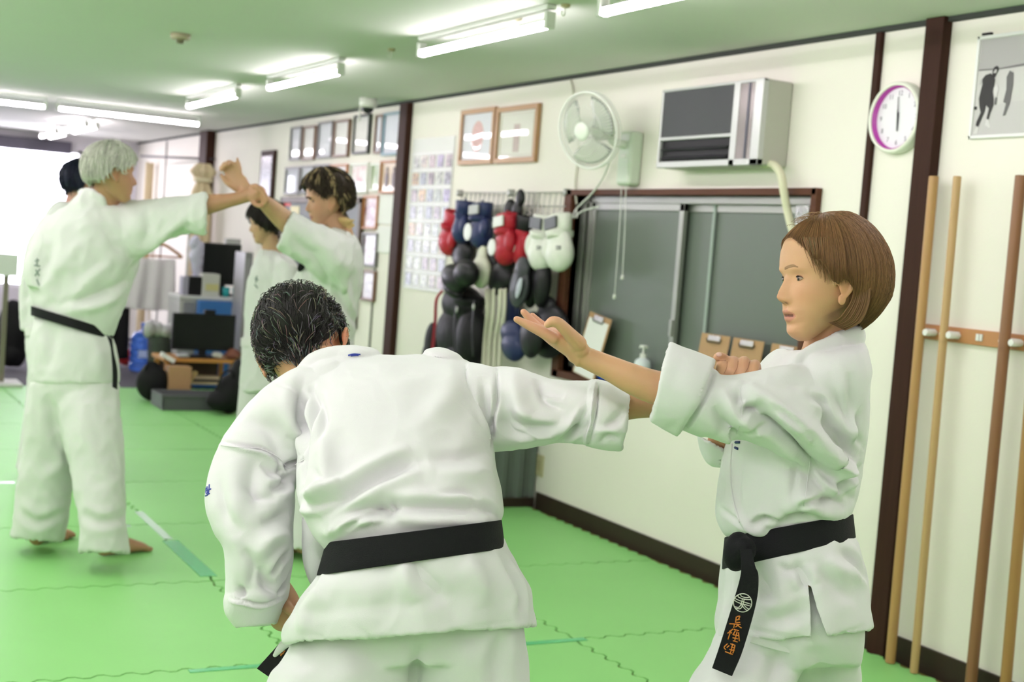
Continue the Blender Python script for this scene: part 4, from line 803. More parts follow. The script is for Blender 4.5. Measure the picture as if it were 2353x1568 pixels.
drape('hanging_towel', 'white cloth hanging in the gap left of the water bottle', 'cloth', hx-.56, hx-.47, hz-.55, .2, gy+.2, MATS['white_cotton_far'], 1, .01)
cm = mat('yellow_curtain', (.62, .52, .33), .8, bump=.4, bump_scale=6, stretch=(1, 1, .1))
def curtain(px, y, z0, z1, label, name='curtain'):
    x0, x1, _, _ = yr(px, y); return drape(name, label, 'curtain', x0, x1, z1, z0, y, cm, 2.2, .018, 0)
curtain((330, 355, 348, 600), 15.9, .1, 2.10, 'narrow mustard curtain hanging beside the far window')
ya = wp(470, 400)[1]; t = thing('tied_curtain', 'pale mustard curtain tied back beside the brown post behind the raised arm', 'curtain', (WX-.12, 13.75, .3))
for (z0, z1, w_) in ((1.86, 2.02, .13), (.3, 1.86, .10)):
    rings = []
    for i in range(14):
        z = z0+(z1-z0)*i/13; w2 = w_*(1 if z < 1.86 else 1-.5*abs(z-1.94)/.08)
        rings.append([(WX-.16+math.cos(a)*w2*.9*(1+.18*math.cos(7*a)), 13.25+math.sin(a)*w2*(1+.18*math.cos(7*a)), z) for a in np.linspace(0, 2*math.pi, 56, endpoint=False)])
    MB().loft(rings).build('gathered_cloth', cm, t, smooth=True)
MB().lathe((WX-.16, 13.25, 1.84), (0, 0, 1), [(.09, 0), (.10, .02), (.09, .04)], 24).build('tie_band', mat('cream_band', (.72, .66, .45), .7), t, smooth=True)
A, B_ = plane(325, 350, 1, 15.3), wp(480, 357, .1); tag(MB().cyl((A[0], 15.3, 2.13), (WX-.03, 13.36, 2.08), .012, n=10).build('curtain_rail', mat('dark_rail', (.05, .045, .05), .5), smooth=True), 'thin dark rail running from the far wall to the brown post', 'rail')
# blind box over the far window, stand at the left edge
x0_, x1_, z0_, z1_ = yr((8, 322, 180, 352), 16.7); tag(MB().box(FX0, 2.86, 16.72, 16.88, 2.14, 2.28).build('blind_box', mat('slate_blind_box', (.07, .065, .09), .6), bevel=.006), 'long dark roller blind box above the bright far window', 'blind')
drape('sheer_blind', 'pale strip of blind at the left edge of the bright window', 'blind', 1.55, 2.02, 1.66, .96, 16.3, mat('pale_lilac_cloth', (.50, .48, .50), .8), 1, .01)
ys = 11.5; x0_, x1_, z0_, z1_ = yr((-20, 583, 42, 634), ys); t = thing('sign_stand', 'metal stand with a blank pale panel at the left edge of the picture', 'stand', (x0_, ys, 0))
MB().box(x0_, x1_, ys, ys+.03, z0_, z1_).build('panel', mat('blank_panel', (.76, .77, .76), .4), t, bevel=.004)
p_ = plane(10, 760, 1, ys); MB().box(p_[0]-.02, p_[0]+.02, ys+.03, ys+.06, .03, z1_-.02).build('pole', mat('bronze_pole', (.22, .19, .15), .4, .4), t, bevel=.003)
MB().box(p_[0]-.2, p_[0]+.15, ys-.1, ys+.25, .0, .03).build('base', mat('white_base', (.66, .66, .64), .4), t, bevel=.006)
# ================================================================== people: tools
def se(a, n): 
    c, s = math.cos(a), math.sin(a); return math.copysign(abs(c)**(2/n), c), math.copysign(abs(s)**(2/n), s)
def cring(xl, yl, xr, yr_, dep, b, n=2.2, N=48, dl=0):
    """closed cross-section whose outline passes through two photo points at the given distance; b = half thickness along the view"""
    L, R = at(xl, yl, dep-dl), at(xr, yr_, dep+dl); C = (L+R)/2; a = (R-L)/2; v = unit(C-CAM); v = unit(v-unit(a)*(v@unit(a)))
    out = []
    for t in np.linspace(0, 2*math.pi, N, endpoint=False):
        c, s = se(t, n); out.append(C+a*c+v*b*s)
    return out
def interp(rows, k=5):
    rows = [list(r) for r in rows]; m = max(len(r) for r in rows); rows = [np.array(r+[0]*(m-len(r)), float) for r in rows]
    return cat_pts(rows, k)
def cloft(mb, rows, k=5, n=2.2, N=48, cap=True):
    R = [cring(*r[:6], n=n, N=N, dl=(r[6] if len(r) > 6 else 0)) for r in interp(rows, k)]
    mb.loft(R, cap); return mb
def hollow(mb, rows, k=5, n=2.2, wall=.006, depth=.05, N=48):
    """sleeve or trouser leg whose last ring is an open hem with a visible inside"""
    R = [cring(*r[:6], n=n, N=N, dl=(r[6] if len(r) > 6 else 0)) for r in interp(rows, k)]
    last = np.array(R[-1]); c = last.mean(0); d = unit(np.array(R[-3]).mean(0)-c); rad = np.linalg.norm(last-c, axis=1).mean()
    f = (rad-wall)/rad
    R.append(list(c+(last-c)*(f+1)/2-d*.002)); R.append(list(c+(last-c)*f+d*.004)); R.append(list(c+(last-c)*f*.97+d*depth)); mb.loft(R, True); return mb
def ptube(mb, pts, n=16, flat=1.0, k=5, round_ends=True):
    """limb through photo points (x, y, distance, radius in photo pixels)"""
    q = cat_pts([np.array(p, float) for p in pts], k); P_ = [at(p[0], p[1], p[2]) for p in q]; R = [p[3]*p[2]/FP for p in q]
    return mb.tube(P_, R, n, True, flat, up=FV, round_ends=round_ends)
def pell(mb, x, y, dep, rx, ry, rz, rot=0):
    s = dep/FP; a = math.radians(rot); h = RV*math.cos(a)-UV*math.sin(a); u = RV*math.sin(a)+UV*math.cos(a); v = unit(at(x, y, dep)-CAM)
    return mb.ell(at(x, y, dep), h*rx*s, v*rz, u*ry*s)
def get_co(me): a = np.empty(len(me.vertices)*3); me.vertices.foreach_get('co', a); return a.reshape(-1, 3)
def get_no(me): a = np.empty(len(me.vertices)*3); me.vertices.foreach_get('normal', a); return a.reshape(-1, 3)
def set_co(me, a): me.vertices.foreach_set('co', a.reshape(-1)); me.update()
def ooff(o):
    off = np.zeros(3); q = o.parent
    while q is not None: off += np.array(q.location); q = q.parent
    return off
def bvh(o):
    off = Vector(ooff(o)); me = o.data; return BVHTree.FromPolygons([v.co+off for v in me.vertices], [p.vertices for p in me.polygons])
def hit(tree, x, y):
    d = Vector(unit(ray(x, y))); h = tree.ray_cast(Vector(CAM), d); return (np.array(h[0]), np.array(h[1])) if h[0] is not None else (None, None)
def folds(o, F, namp=.0025, nscale=9, n2=.0012):
    """press creases into cloth: each fold = (photo points along it, width m, height m, kind)"""
    me = o.data; co_ = get_co(me)+ooff(o); no = get_no(me); tree = bvh(o); disp = np.zeros(len(co_))
    for f in F:
        pts, w_, h_, kind = f[0], f[1], f[2], f[3] if len(f) > 3 else 'c'
        q = cat_pts([np.array(p, float) for p in pts], 6) if len(pts) > 2 else [np.array(pts[0])*(1-t)+np.array(pts[1])*t for t in np.linspace(0, 1, 9)]
        H = [(hit(tree, *p[:2]), i/(len(q)-1)) for i, p in enumerate(q)]; H = [(h[0], h[1], t) for (h, t) in H if h[0] is not None]
        if len(H) < 2: continue
        P_ = np.array([h[0] for h in H]); NN = np.array([h[1] for h in H]); T_ = np.array([h[2] for h in H])
        lo, hi = P_.min(0)-w_*3.5, P_.max(0)+w_*3.5; idx = np.where(np.all((co_ > lo) & (co_ < hi), 1))[0]
        if not len(idx): continue
        C_ = co_[idx]; best = np.full(len(idx), 9.); tt = np.zeros(len(idx)); sd = np.zeros(len(idx)); nn = np.zeros((len(idx), 3))
        for i in range(len(P_)-1):
            a, b_ = P_[i], P_[i+1]; ab = b_-a; L2 = ab@ab
            if L2 < 1e-9 or L2 > .01: continue
            u = np.clip((C_-a)@ab/L2, 0, 1); D = C_-(a+u[:, None]*ab); dd = np.linalg.norm(D, axis=1); m = dd < best
            side = np.cross(ab, NN[i]); side /= np.linalg.norm(side)+1e-9
            best[m] = dd[m]; tt[m] = (T_[i]+u*(T_[i+1]-T_[i]))[m]; sd[m] = np.sign(D@side)[m]; nn[m] = NN[i]
        fade = np.sin(np.clip(tt, .02, .98)*math.pi)**.6*(np.einsum('ij,ij->i', no[idx], nn) > -.1)
        x = best/w_
        if kind == 'r': p = np.exp(-x*x)
        elif kind == 'v': p = -np.exp(-x*x)
        elif kind == 's': p = sd*x*np.exp(-x*x*.8)*1.6      # step: one side stands proud
        else: p = -np.exp(-x*x)+.55*np.exp(-(x-1.7)**2)
        disp[idx] += h_*p*fade
    for i, c in enumerate(co_):
        v = Vector(c); disp[i] += namp*noise.noise(v*nscale)+namp*.7*(1-2*abs(noise.noise(Vector((v[0]*11, v[1]*11, v[2]*6)))))+namp*.45*(1-2.6*abs(noise.noise(Vector((v[0]*19+5, v[1]*19, v[2]*14)))))+n2*noise.noise(v*34)
    set_co(me, get_co(me)+no*disp[:, None])
def stitch(o, lines, rad, m, name, parent=None, lift=.4, n=6, label=None, tree=None):
    """threads, cords and brows lying on a surface along photo polylines"""
    tree = tree or bvh(o); b = MB()
    for pts in lines:
        q = cat_pts([np.array(p, float) for p in pts], 4) if len(pts) > 2 else [np.array(pts[0])*(1-t)+np.array(pts[1])*t for t in np.linspace(0, 1, 6)]
        P_ = []
        for p in q:
            h, nn = hit(tree, *p[:2])
            if h is not None: P_.append(h-unit(h-CAM)*rad*lift)
        P_ = [P_[i] for i in range(len(P_)) if i == 0 or np.linalg.norm(P_[i]-P_[i-1]) < .05]
        if len(P_) > 1: b.tube(P_, rad, n)
    if b.v: return b.build(name, m, parent if parent is not None else o.parent, smooth=True, label=label)
def tint_mat(name, rough=.5, sss=.0, spec=.4, sheen=0, bump=0, bs=300, coat=0):
    if name in MATS: return MATS[name]
    m = mat(name, (1, 1, 1), rough, sss=sss, spec=spec, sheen=sheen, bump=bump, bump_scale=bs, coat=coat); nt = m.node_tree
    a = nt.nodes.new('ShaderNodeAttribute'); a.attribute_name = 'tint'; nt.links.new(a.outputs['Color'], nt.nodes['Principled BSDF'].inputs['Base Color']); return m
def set_tint(me, cols):
    at_ = me.color_attributes.new('tint', 'FLOAT_COLOR', 'POINT'); c = np.ones((len(me.vertices), 4)); c[:, :3] = cols; at_.data.foreach_set('color', c.reshape(-1))
gi_m = mat('white_cotton', (.74, .74, .75), .85, bump=.16, bump_scale=900, sheen=.15)
gi_f = mat('white_cotton_back', (.69, .70, .68), .85, bump=.1, bump_scale=300)
belt_m = mat('black_belt_cotton', (.008, .008, .010), .75, bump=.25, bump_scale=500, spec=.25)
skin_m = tint_mat('skin', .48, sss=.12, spec=.35, bump=.05); hair_m = tint_mat('hair', .5, spec=.28); 
# ---- head
ZF = [-.098, -.090, -.080, -.070, -.062, -.052, -.041, -.030, -.015, 0, .012, .024, .035, .05, .07, .087, .105, .12, .131]
FR = [.058, .070, .0775, .0795, .0775, .0815, .083, .082, .081, .080, .079, .0795, .0825, .083, .080, .073, .057, .034, .008]
BZ = [-.098, -.08, -.06, -.04, -.02, 0, .03, .06, .09, .11, .125, .131]; BR = [.02, .05, .065, .075, .085, .096, .104, .104, .09, .068, .036, .01]
WZ_ = [-.098, -.09, -.08, -.065, -.05, -.03, 0, .03, .06, .09, .11, .125, .131]; WR = [.020, .032, .042, .051, .057, .063, .069, .072, .073, .066, .050, .026, .006]
class Head:
    def __init__(s, px, py, dep, fwd, up, scale=1.0, male=False):
        """fwd and up given in camera axes (right, up, towards camera)"""
        f = unit(np.array(fwd)@np.array([RV, UV, -FV])); u = np.array(up)@np.array([RV, UV, -FV]); u = unit(u-f*(f@u))
        s.f, s.u, s.l = f, u, np.cross(u, f); s.c = at(px, py, dep); s.s = scale; s.male = male; s.ear = 0
    def P(s, x, y, z): return s.c+s.s*(s.f*x+s.l*y+s.u*z)
    def L(s, P_): d = (np.asarray(P_)-s.c)/s.s; return np.stack([d@s.f, d@s.l, d@s.u], -1)
    def add(s, mb, neck=None):
        N = 96; rings = []
        for z0 in np.concatenate([np.linspace(-.098, .12, 74), [.124, .128, .131]]):
            f = np.interp(z0, ZF, FR); b = np.interp(z0, BZ, BR); w_ = np.interp(z0, WZ_, WR)*(1.04 if s.male else 1.0); r = []
            tilt = .68*np.clip((-.02-z0)/.078, 0, 1)
            for t in np.linspace(0, 2*math.pi, N, endpoint=False):
                c, sn = se(t, 2.4 if math.cos(t) > 0 else 2.15); x = (f if c > 0 else b)*c; y = w_*sn; z = z0
                z += tilt*np.clip(f-x-.012, 0, .12)
                if c > 0:
                    g = lambda cy, cz, sy, sz: math.exp(-((abs(y)-cy)/sy)**2-((z0-cz)/sz)**2)
                    nz = np.interp(z0, [-.032, -.026, -.021, -.0145, -.006, .005, .015, .026], [0, .005, .016, .0215, .019, .0135, .008, 0])*(1.12 if s.male else 1)
                    sg = np.interp(z0, [-.03, -.018, -.006, .01, .026], [.012, .0125, .0095, .0068, .008]); x += nz*math.exp(-(y/sg)**2)
                    x += .0055*g(.0125, -.019, .0055, .007)                         # nostril wings
                    x -= .0035*g(0, -.032, .004, .006)                              # philtrum
                    x += .0042*math.exp(-(y/.019)**2)*math.exp(-((z0+.0415)/.0052)**2)+.0048*math.exp(-(y/.017)**2)*math.exp(-((z0+.0575)/.0058)**2)
                    x -= .0065*math.exp(-(y/.021)**4)*math.exp(-((z0+.0492)/.0024)**2)
                    x -= .0035*math.exp(-(y/.02)**2)*math.exp(-((z0+.067)/.005)**2)
                    x += .004*math.exp(-(y/.017)**2)*math.exp(-((z0+.082)/.011)**2)
                    x -= .0065*g(.032, .018, .015, .0105); x += .0035*g(.032, .0165, .0125, .0075)
                    x += .0035*g(.030, .036, .018, .006)*(1.4 if s.male else .7)    # brow
                    x += .0035*g(.044, -.010, .018, .016)                           # cheek
                r.append(s.P(x, y, z))
            rings.append(r)
        mb.loft(rings, True)
        for sgn in (-1, 1):     # ears
            e = lambda x, y, z: s.P(x+.015, sgn*(y+.0015+s.ear), z)
            pts = [e(.004, .071, .006), e(.006, .074, .018), e(.0, .079, .028), e(-.012, .083, .031), e(-.022, .085, .022), e(-.024, .084, .006), e(-.017, .080, -.010), e(-.008, .076, -.020)]
            mb.tube(cat_pts(pts, 4), [.0038*s.s]*29, 10, round_ends=True)
            mb.ell(e(-.010, .0765, .004), s.f*.013*s.s, s.l*.0045*s.s+s.f*.002*s.s, s.u*.023*s.s, 14, 10)
            mb.ell(e(-.004, .0745, -.024), s.f*.0085*s.s, s.l*.0042*s.s, s.u*.0105*s.s, 12, 8)
    def tint(s, o, skin, lip=(.50, .20, .155), extra=None):
        me = o.data; co_ = get_co(me)+ooff(o); L_ = s.L(co_); base = np.tile(np.array(skin, float), (len(co_), 1)); x, y, z = L_[:, 0], L_[:, 1], L_[:, 2]
        head = (np.abs(z) < .14) & (np.abs(y) < .11) & (np.abs(x) < .13)
        def mixin(m, c): base[:] = base*(1-m[:, None])+np.array(c)*m[:, None]
        ay = np.abs(y)
        up_ = np.clip(1-ay/.0235, 0, 1)**.5; lipm = ((z > -.0485-.0145*up_) & (z < -.0485+.0115*up_*(1-.10*np.exp(-(y/.003)**2))) & (x > .05) & head).astype(float)
        mixin(np.exp(-((ay-.042)/.02)**2-((z+.008)/.02)**2)*(x > .02)*head*.35, (skin[0]*1.02, skin[1]*.80, skin[2]*.82))
        mixin(np.exp(-(y/.014)**2-((z+.014)/.01)**2)*(x > .06)*head*.3, (skin[0]*1.0, skin[1]*.8, skin[2]*.8))
        mixin(np.exp(-((ay-.078)/.012)**2-((z+.005)/.035)**2)*(x < .02)*head*.5, (skin[0]*1.0, skin[1]*.72, skin[2]*.66))
        mixin(lipm*.75, lip); mixin(((np.abs(z+.0492) < .0024) & (ay < .018) & (x > .05) & head)*.85, (.12, .03, .025))
        mixin(np.exp(-((ay-.008)/.0035)**2-((z+.0255)/.002)**2)*(x > .07)*head*.8, (.12, .05, .03))
        nz = np.array([noise.noise(Vector(c)*40) for c in co_]); base *= (1+.05*nz)[:, None]
        if extra is not None: extra(base, co_)
        set_tint(me, np.clip(base, 0, 1))
    def eyes(s, o, parent, sides=(-1, 1), open_=.0043, look=0.0, iris=(.03, .015, .01)):
        tree = bvh(o); wm = mat('eye_white', (.36, .26, .20), .6, spec=.1); im = mat('eye_dark', iris, .12, coat=1); lm = mat('lash_dark', (.02, .012, .01), .6)
        for sg in sides:
            cy, cz = sg*.0305, .0175; h = tree.ray_cast(Vector(s.P(.13, cy, cz)), Vector(-s.f)); 
            if h[0] is None: continue
            xs = s.L(np.array(h[0]))[0]; R = .0125; ec = (xs-R+.0017, cy, cz-.0005); rows = []
            def sp(a, e, r): return s.P(ec[0]+r*math.cos(e)*math.cos(a), ec[1]+sg*r*math.sin(a)*math.cos(e)+0, ec[2]+r*math.sin(e))
            upr, lwr = [], []; NA = 17
            for k in range(NA):
                u = k/(NA-1)*2-1; a = u*.97; hU = (open_/R)*(1-abs(u)**2.4)+.05*u; hL = -(open_*.75/R)*(1-abs(u)**2.2)+.05*u; upr.append((a, hU)); lwr.append((a, hL))
            vs, fs = [], []
            for j in range(7):
                for k in range(NA): t = j/6; vs.append(sp(upr[k][0], lwr[k][1]*(1-t)+upr[k][1]*t, R))
            for j in range(6):
                for k in range(NA-1): q = j*NA+k; fs.append((q, q+1, q+NA+1, q+NA))
            e = MB().add(vs, fs).build('eye', wm, parent, smooth=True)
            vs = [sp(look, 0, R+.0004)]; M = 24
            for j in (1, 2, 3):
                for k in range(M):
                    t = 2*math.pi*k/M; a = look+(.50*j/3)*math.cos(t); ee = .50*j/3*math.sin(t); u = a/.97; hU = (open_/R)*(1-min(1, abs(u))**2.4)+.05*u; hL = -(open_*.75/R)*(1-min(1, abs(u))**2.2)+.05*u
                    vs.append(sp(a, min(max(ee, hL), hU), R+.0004))
            fs = [(0, 1+k, 1+(k+1) % M) for k in range(M)]
            for j in (0, 1): fs += [(1+j*M+k, 1+(j+1)*M+k, 1+(j+1)*M+(k+1) % M, 1+j*M+(k+1) % M) for k in range(M)]
            MB().add(vs, fs).build('iris', im, e, smooth=True)
            MB().tube([sp(a, t+.03, R+.0008) for a, t in upr], [.0005+.0013*math.sin(math.pi*min(1, k/12)) for k in range(NA)], 6).build('eyelash', lm, parent, smooth=True)
            MB().tube([sp(a, t+.22-.1*abs(a), R+.0004) for a, t in upr[1:-1]], .0006, 6).build('eyelid_crease', mat('lid_crease', (.30, .15, .09), .6), parent, smooth=True)
def body_mesh(mb, root, head, skin, voxel=.003, sm=2, lip=(.50, .20, .155), extra=None):
    o = skin_mesh(mb, 'body', skin_m, root, voxel, sm); head.tint(o, skin, lip, extra); return o
def shell_hair(head, root, Rf, endf, col, nst=900, name='hair', rad=.0007, var=.35, inner=.90, center=(0, 0, .02), groove=.0012, messy=0, label=None, seed=1, drift=0, th0=-180, th1=180, extra_strands=None, nth=150, nph=34):
    """hair: a grooved cap plus many separate strands running from the crown; angles in degrees, theta 0 = face"""
    rn = random.Random(seed); C = head.P(*center)
    def D(th, ph): return math.sin(ph)*(math.cos(th)*head.f+math.sin(th)*head.l)+math.cos(ph)*head.u
    vs, fs, cols = [], [], []; TH = np.linspace(th0, th1, nth+1)[:nth]
    def addv(p, c): vs.append(p); cols.append(c)
    for part in (0, 1):
        for i, td in enumerate(TH):
            th = math.radians(td); pe = endf(td)*(.975+.03*noise.noise(Vector((td*.35, 0, seed+5))))
            for j in range(nph):
                pd = pe*j/(nph-1); r = Rf(td, pd)*head.s
                if part == 0:
                    v = groove*(noise.noise(Vector((td*.45, pd*.02, seed)))*1.2+noise.noise(Vector((td*1.3, pd*.01, seed+3)))) + messy*noise.noise(Vector((td*.06, pd*.06, seed+7)))
                    r += v-.0012
                else: r *= inner if j < nph-3 else (inner+(1-inner)*(.35 if j == nph-1 else .1))
                k = 1+var*.6*noise.noise(Vector((td*.5, pd*.01, seed+1))); k *= (1 if part == 0 else .6)
                addv(C+D(th, math.radians(pd))*r, tuple(q*k for q in col))
    n1 = nth*nph
    for i in range(nth):
        a, b_ = i*nph, ((i+1) % nth)*nph
        for j in range(nph-1): fs.append((a+j, b_+j, b_+j+1, a+j+1)); fs.append((n1+a+j, n1+a+j+1, n1+b_+j+1, n1+b_+j))
        fs.append((a+nph-1, b_+nph-1, n1+b_+nph-1, n1+a+nph-1))
    sb = MB(); sb.v, sb.f = [tuple(map(float, v)) for v in vs], fs
    for q in range(nst):
        td = rn.uniform(th0, th1); p0 = rn.uniform(2, 40)*rn.random(); pe = endf(td)*rn.uniform(.88, 1.03); P_ = []; lift = rn.uniform(-.0006, .0012)+(abs(rn.gauss(0, 1))*messy*.5); dr = rn.uniform(-1, 1)*drift
        K = 12
        for k in range(K):
            u = k/(K-1); pd = p0+(pe-p0)*u; t_ = td+dr*u*u*8; r = Rf(t_, pd)*head.s+lift*(1 if u < .8 else 1+(u-.8)*1.5)
            if messy: r += messy*noise.noise(Vector((t_*.06, pd*.06, seed+7)))
            P_.append(C+D(math.radians(t_), math.radians(pd))*r)
        k_ = 1+rn.uniform(-var, var); n0 = len(sb.v); sb.tube(P_, [rad*(1 if k < K-3 else (K-k)/4) for k in range(K)], 4); cols += [tuple(c*k_ for c in col)]*(len(sb.v)-n0)
    if extra_strands:
        for (P_, rd, c_) in extra_strands: n0 = len(sb.v); sb.tube(P_, rd, 5); cols += [c_]*(len(sb.v)-n0)
    me = bpy.data.meshes.new(name); me.from_pydata(sb.v, [], sb.f); me.update(); set_tint(me, np.clip(np.array(cols), 0, 1)); me.materials.append(hair_m)
    o = bpy.data.objects.new(name, me); COL.objects.link(o); o.parent = root; me.transform(Matrix.Translation([-float(v) for v in ooff(o)])); smooth_obj(o); return tag(o, label)
def skullR(o, head, thick, center=(0, 0, .02), cap=.115):
    """distance of the skin from the head centre plus a hair thickness"""
    tree = bvh(o); C = head.P(*center); cache = {}
    def f(td, pd):
        k = (round(td/4) % 90, round(pd/4))
        if k not in cache:
            th, ph = math.radians(k[0]*4), math.radians(max(0, k[1]*4)); d = math.sin(ph)*(math.cos(th)*head.f+math.sin(th)*head.l)+math.cos(ph)*head.u
            h = tree.ray_cast(Vector(C), Vector(d)); cache[k] = min(cap, h[3]/head.s) if h[0] is not None else .1
        return cache[k]
    def g(td, pd):
        a, b_ = td/4, pd/4; i, j = math.floor(a), math.floor(b_); u, v = a-i, b_-j; q = lambda x, y: f(x*4, y*4)
        r = (q(i, j)*(1-u)+q(i+1, j)*u)*(1-v)+(q(i, j+1)*(1-u)+q(i+1, j+1)*u)*v; return r+(thick(td, pd) if callable(thick) else thick)
    return g
def belt_band(root, rows, name='belt', th=.004, m=None, n=2.2, k=6, label=None):
    """flat cotton band: rows = top ring and bottom ring in photo points"""
    (t, b_) = rows; O = []
    for s_, ex in ((0, 0), (.5, .0015), (1, 0)):
        r = [t[i]*(1-s_)+b_[i]*s_ for i in range(6)]; O.append(cring(*r, n=n, N=72))
    outer = [np.array(x) for x in O]; rings = []
    for x in outer: c = x.mean(0); rings.append(x+(x-c)/np.linalg.norm(x-c, axis=1)[:, None]*th)
    inner = [x for x in outer[::-1]]
    seq = rings+inner; return MB().loft([list(r) for r in seq], False, closed=True).build(name, m or belt_m, root, bevel=.0015, label=label)
def ribbon(mb, pts, th=.0035, nsub=5):
    """strap through photo points: (xl,yl,xr,yr,depth)"""
    q = interp(pts, nsub); rings = []
    for r in q:
        L, R = at(r[0], r[1], r[4]+r[5]), at(r[2], r[3], r[4]-r[5]); v = unit((L+R)/2-CAM)*th/2; rings.append([L-v, R-v, R+v, L+v])
    return mb.loft(rings, True)
def foot(mb, heel, ang, L=.24, side=1):
    """bare foot on the floor: heel point, heading angle in the floor plane"""
    d = np.array([math.cos(ang), math.sin(ang), 0]); s_ = np.array([-math.sin(ang), math.cos(ang), 0])*side; h = np.array([heel[0], heel[1], 0])
    prof = [(0, .02, .018, .022), (.02, .03, .03, .03), (.06, .031, .045, .042), (.11, .034, .035, .034), (.16, .042, .024, .024), (.19, .044, .018, .018), (.205, .036, .013, .013)]
    mb.loft([[h+d*x*L/.24+s_*w_*math.cos(a)+np.array([0, 0, max(.003, z+.002+hh*math.sin(a))]) for a in np.linspace(0, 2*math.pi, 20, endpoint=False)] for x, w_, hh, z in prof])
    for k in range(5): x = .222-.008*k*k*.45; r = .0125 if k == 0 else .008; mb.tube([h+d*(x-.03)+s_*(.026-.0155*k)+np.array([0, 0, .014]), h+d*x+s_*(.027-.0155*k)+np.array([0, 0, .010])], [r, r*.9], 10, round_ends=True)
# ================================================================== the woman
def woman():
    root = thing('person', 'woman with a brown bob in white uniform and black belt, one arm stretched out', 'person', at(1800, 2290, 2.6)*[1, 1, 0], 'people training in white uniforms')
    hd = Head(1900, 660, 2.5, (-.968, -.05, .25), (.0, 1, .02)); D = 2.5
    b = MB(); hd.add(b)
    cloft(b, [(1858, 730, 1966, 700, 2.52, .040), (1854, 765, 1965, 735, 2.53, .044), (1838, 815, 1972, 790, 2.55, .058), (1810, 850, 1975, 850, 2.6, .10)], 4)
    # torso and legs under the clothes
    cloft(b, [(1790, 850, 1955, 850, 2.61, .14), (1760, 920, 1955, 920, 2.62, .15), (1720, 1060, 1940, 1060, 2.62, .12), (1715, 1200, 1925, 1190, 2.62, .11), (1700, 1330, 1935, 1320, 2.62, .14), (1710, 1430, 1925, 1430, 2.62, .12)], 4)
    ptube(b, [(1780, 1400, 2.58, 62), (1690, 1600, 2.54, 60), (1650, 1800, 2.5, 55), (1600, 1990, 2.45, 46), (1560, 2350, 2.45, 32)]); ptube(b, [(1850, 1400, 2.70, 80), (1880, 1700, 2.75, 62), (1885, 1950, 2.8, 46), (1890, 2160, 2.82, 32)])
    # stretched left arm: shoulder, elbow, forearm
    ptube(b, [(1890, 900, 2.53, 50), (1790, 930, 2.47, 46), (1680, 925, 2.43, 46), (1600, 905, 2.42, 43), (1515, 893, 2.42, 40), (1455, 872, 2.42, 35.5), (1400, 846, 2.425, 29), (1350, 824, 2.43, 25.5), (1325, 812, 2.43, 25)], 28)
    # open palm
    b.loft([cring(*r, n=2.1, N=30) for r in interp([(1346, 800, 1326, 845, 2.43, .019), (1332, 778, 1304, 823, 2.43, .022), (1312, 764, 1284, 808, 2.43, .027), (1288, 758, 1264, 794, 2.435, .034), (1262, 752, 1244, 777, 2.44, .036), (1245, 750, 1233, 770, 2.44, .034)], 4)])
    ptube(b, [(1272, 778, 2.405, 14.5), (1240, 760, 2.40, 13), (1213, 747, 2.398, 11), (1187, 734, 2.395, 8.0)])                       # first finger
    ptube(b, [(1268, 770, 2.432, 13.5), (1240, 756, 2.435, 12), (1222, 738, 2.435, 10.5), (1203, 717, 2.43, 7.8)])                  # second
    ptube(b, [(1270, 762, 2.455, 13), (1252, 752, 2.46, 11), (1238, 741, 2.462, 10.0), (1223, 726, 2.46, 7.6)])                   # third
    ptube(b, [(1272, 760, 2.478, 11), (1256, 752, 2.485, 9.5), (1246, 745, 2.488, 8.5), (1236, 736, 2.487, 6.5)])                 # little
    pell(b, 1322, 790, 2.418, 29, 22, .022, 40); pell(b, 1335, 805, 2.42, 20, 20, .02, 40)
    ptube(b, [(1330, 790, 2.405, 19), (1305, 764, 2.388, 15.5), (1285, 744, 2.378, 13.5), (1270, 739, 2.376, 12.5), (1258, 746, 2.378, 9)])  # thumb
    # right arm: elbow low behind, fist on top of the left sleeve
    ptube(b, [(1830, 900, 2.76, 52), (1740, 975, 2.77, 40), (1662, 1042, 2.74, 33), (1664, 985, 2.67, 32), (1682, 900, 2.56, 27), (1692, 868, 2.52, 26)], 24)
    pell(b, 1694, 852, 2.51, 44, 24, .026, 3)
    for (x, y, r, dx) in ((1660, 838, 13.5, -5), (1684, 833, 14, -4), (1709, 833, 13.5, -5), (1734, 840, 12.5, -7)):
        ptube(b, [(x+6, y+22, 2.53, r*.95), (x+2, y+2, 2.50, r), (x, y, 2.475, r), (x+dx*.6, y+16, 2.455, r*.95), (x+dx, y+34, 2.452, r*.85)], 18)
    ptube(b, [(1668, 826, 2.49, 10.5), (1655, 819, 2.475, 10.5), (1648, 821, 2.468, 9.5)])
    foot(b, plane(1560, 2375, 2, 0), 2.6, .23); foot(b, plane(1890, 2185, 2, 0), 2.3, .23)
    def palm(base, co_):
        d = np.linalg.norm(co_-at(1240, 750, 2.43), axis=1); m = np.clip(1-(d-.03)/.06, 0, 1)*.55; base[:] = base*(1-m[:, None])+np.array((.72, .34, .26))*m[:, None]
        d = np.linalg.norm(co_-at(1695, 845, 2.48), axis=1); m = np.clip(1-(d-.03)/.03, 0, 1)*.35; base[:] = base*(1-m[:, None])+np.array((.58, .28, .21))*m[:, None]
    SK = (.62, .36, .205)
    o = body_mesh(b, root, hd, SK, .0023, 3, extra=palm); hd.eyes(o, root, look=-.08)
    tree = bvh(o)
    brow = mat('brown_brow', (.34, .20, .11), .8)
    stitch(o, [[(1804, 617-q*1.6), (1813, 613-q*1.9), (1824, 611-q*1.5), (1833-q, 614)] for q in (-1.2, -.6, 0, .6, 1.2)], .0011, brow, 'eyebrow', root, -.25, tree=tree)
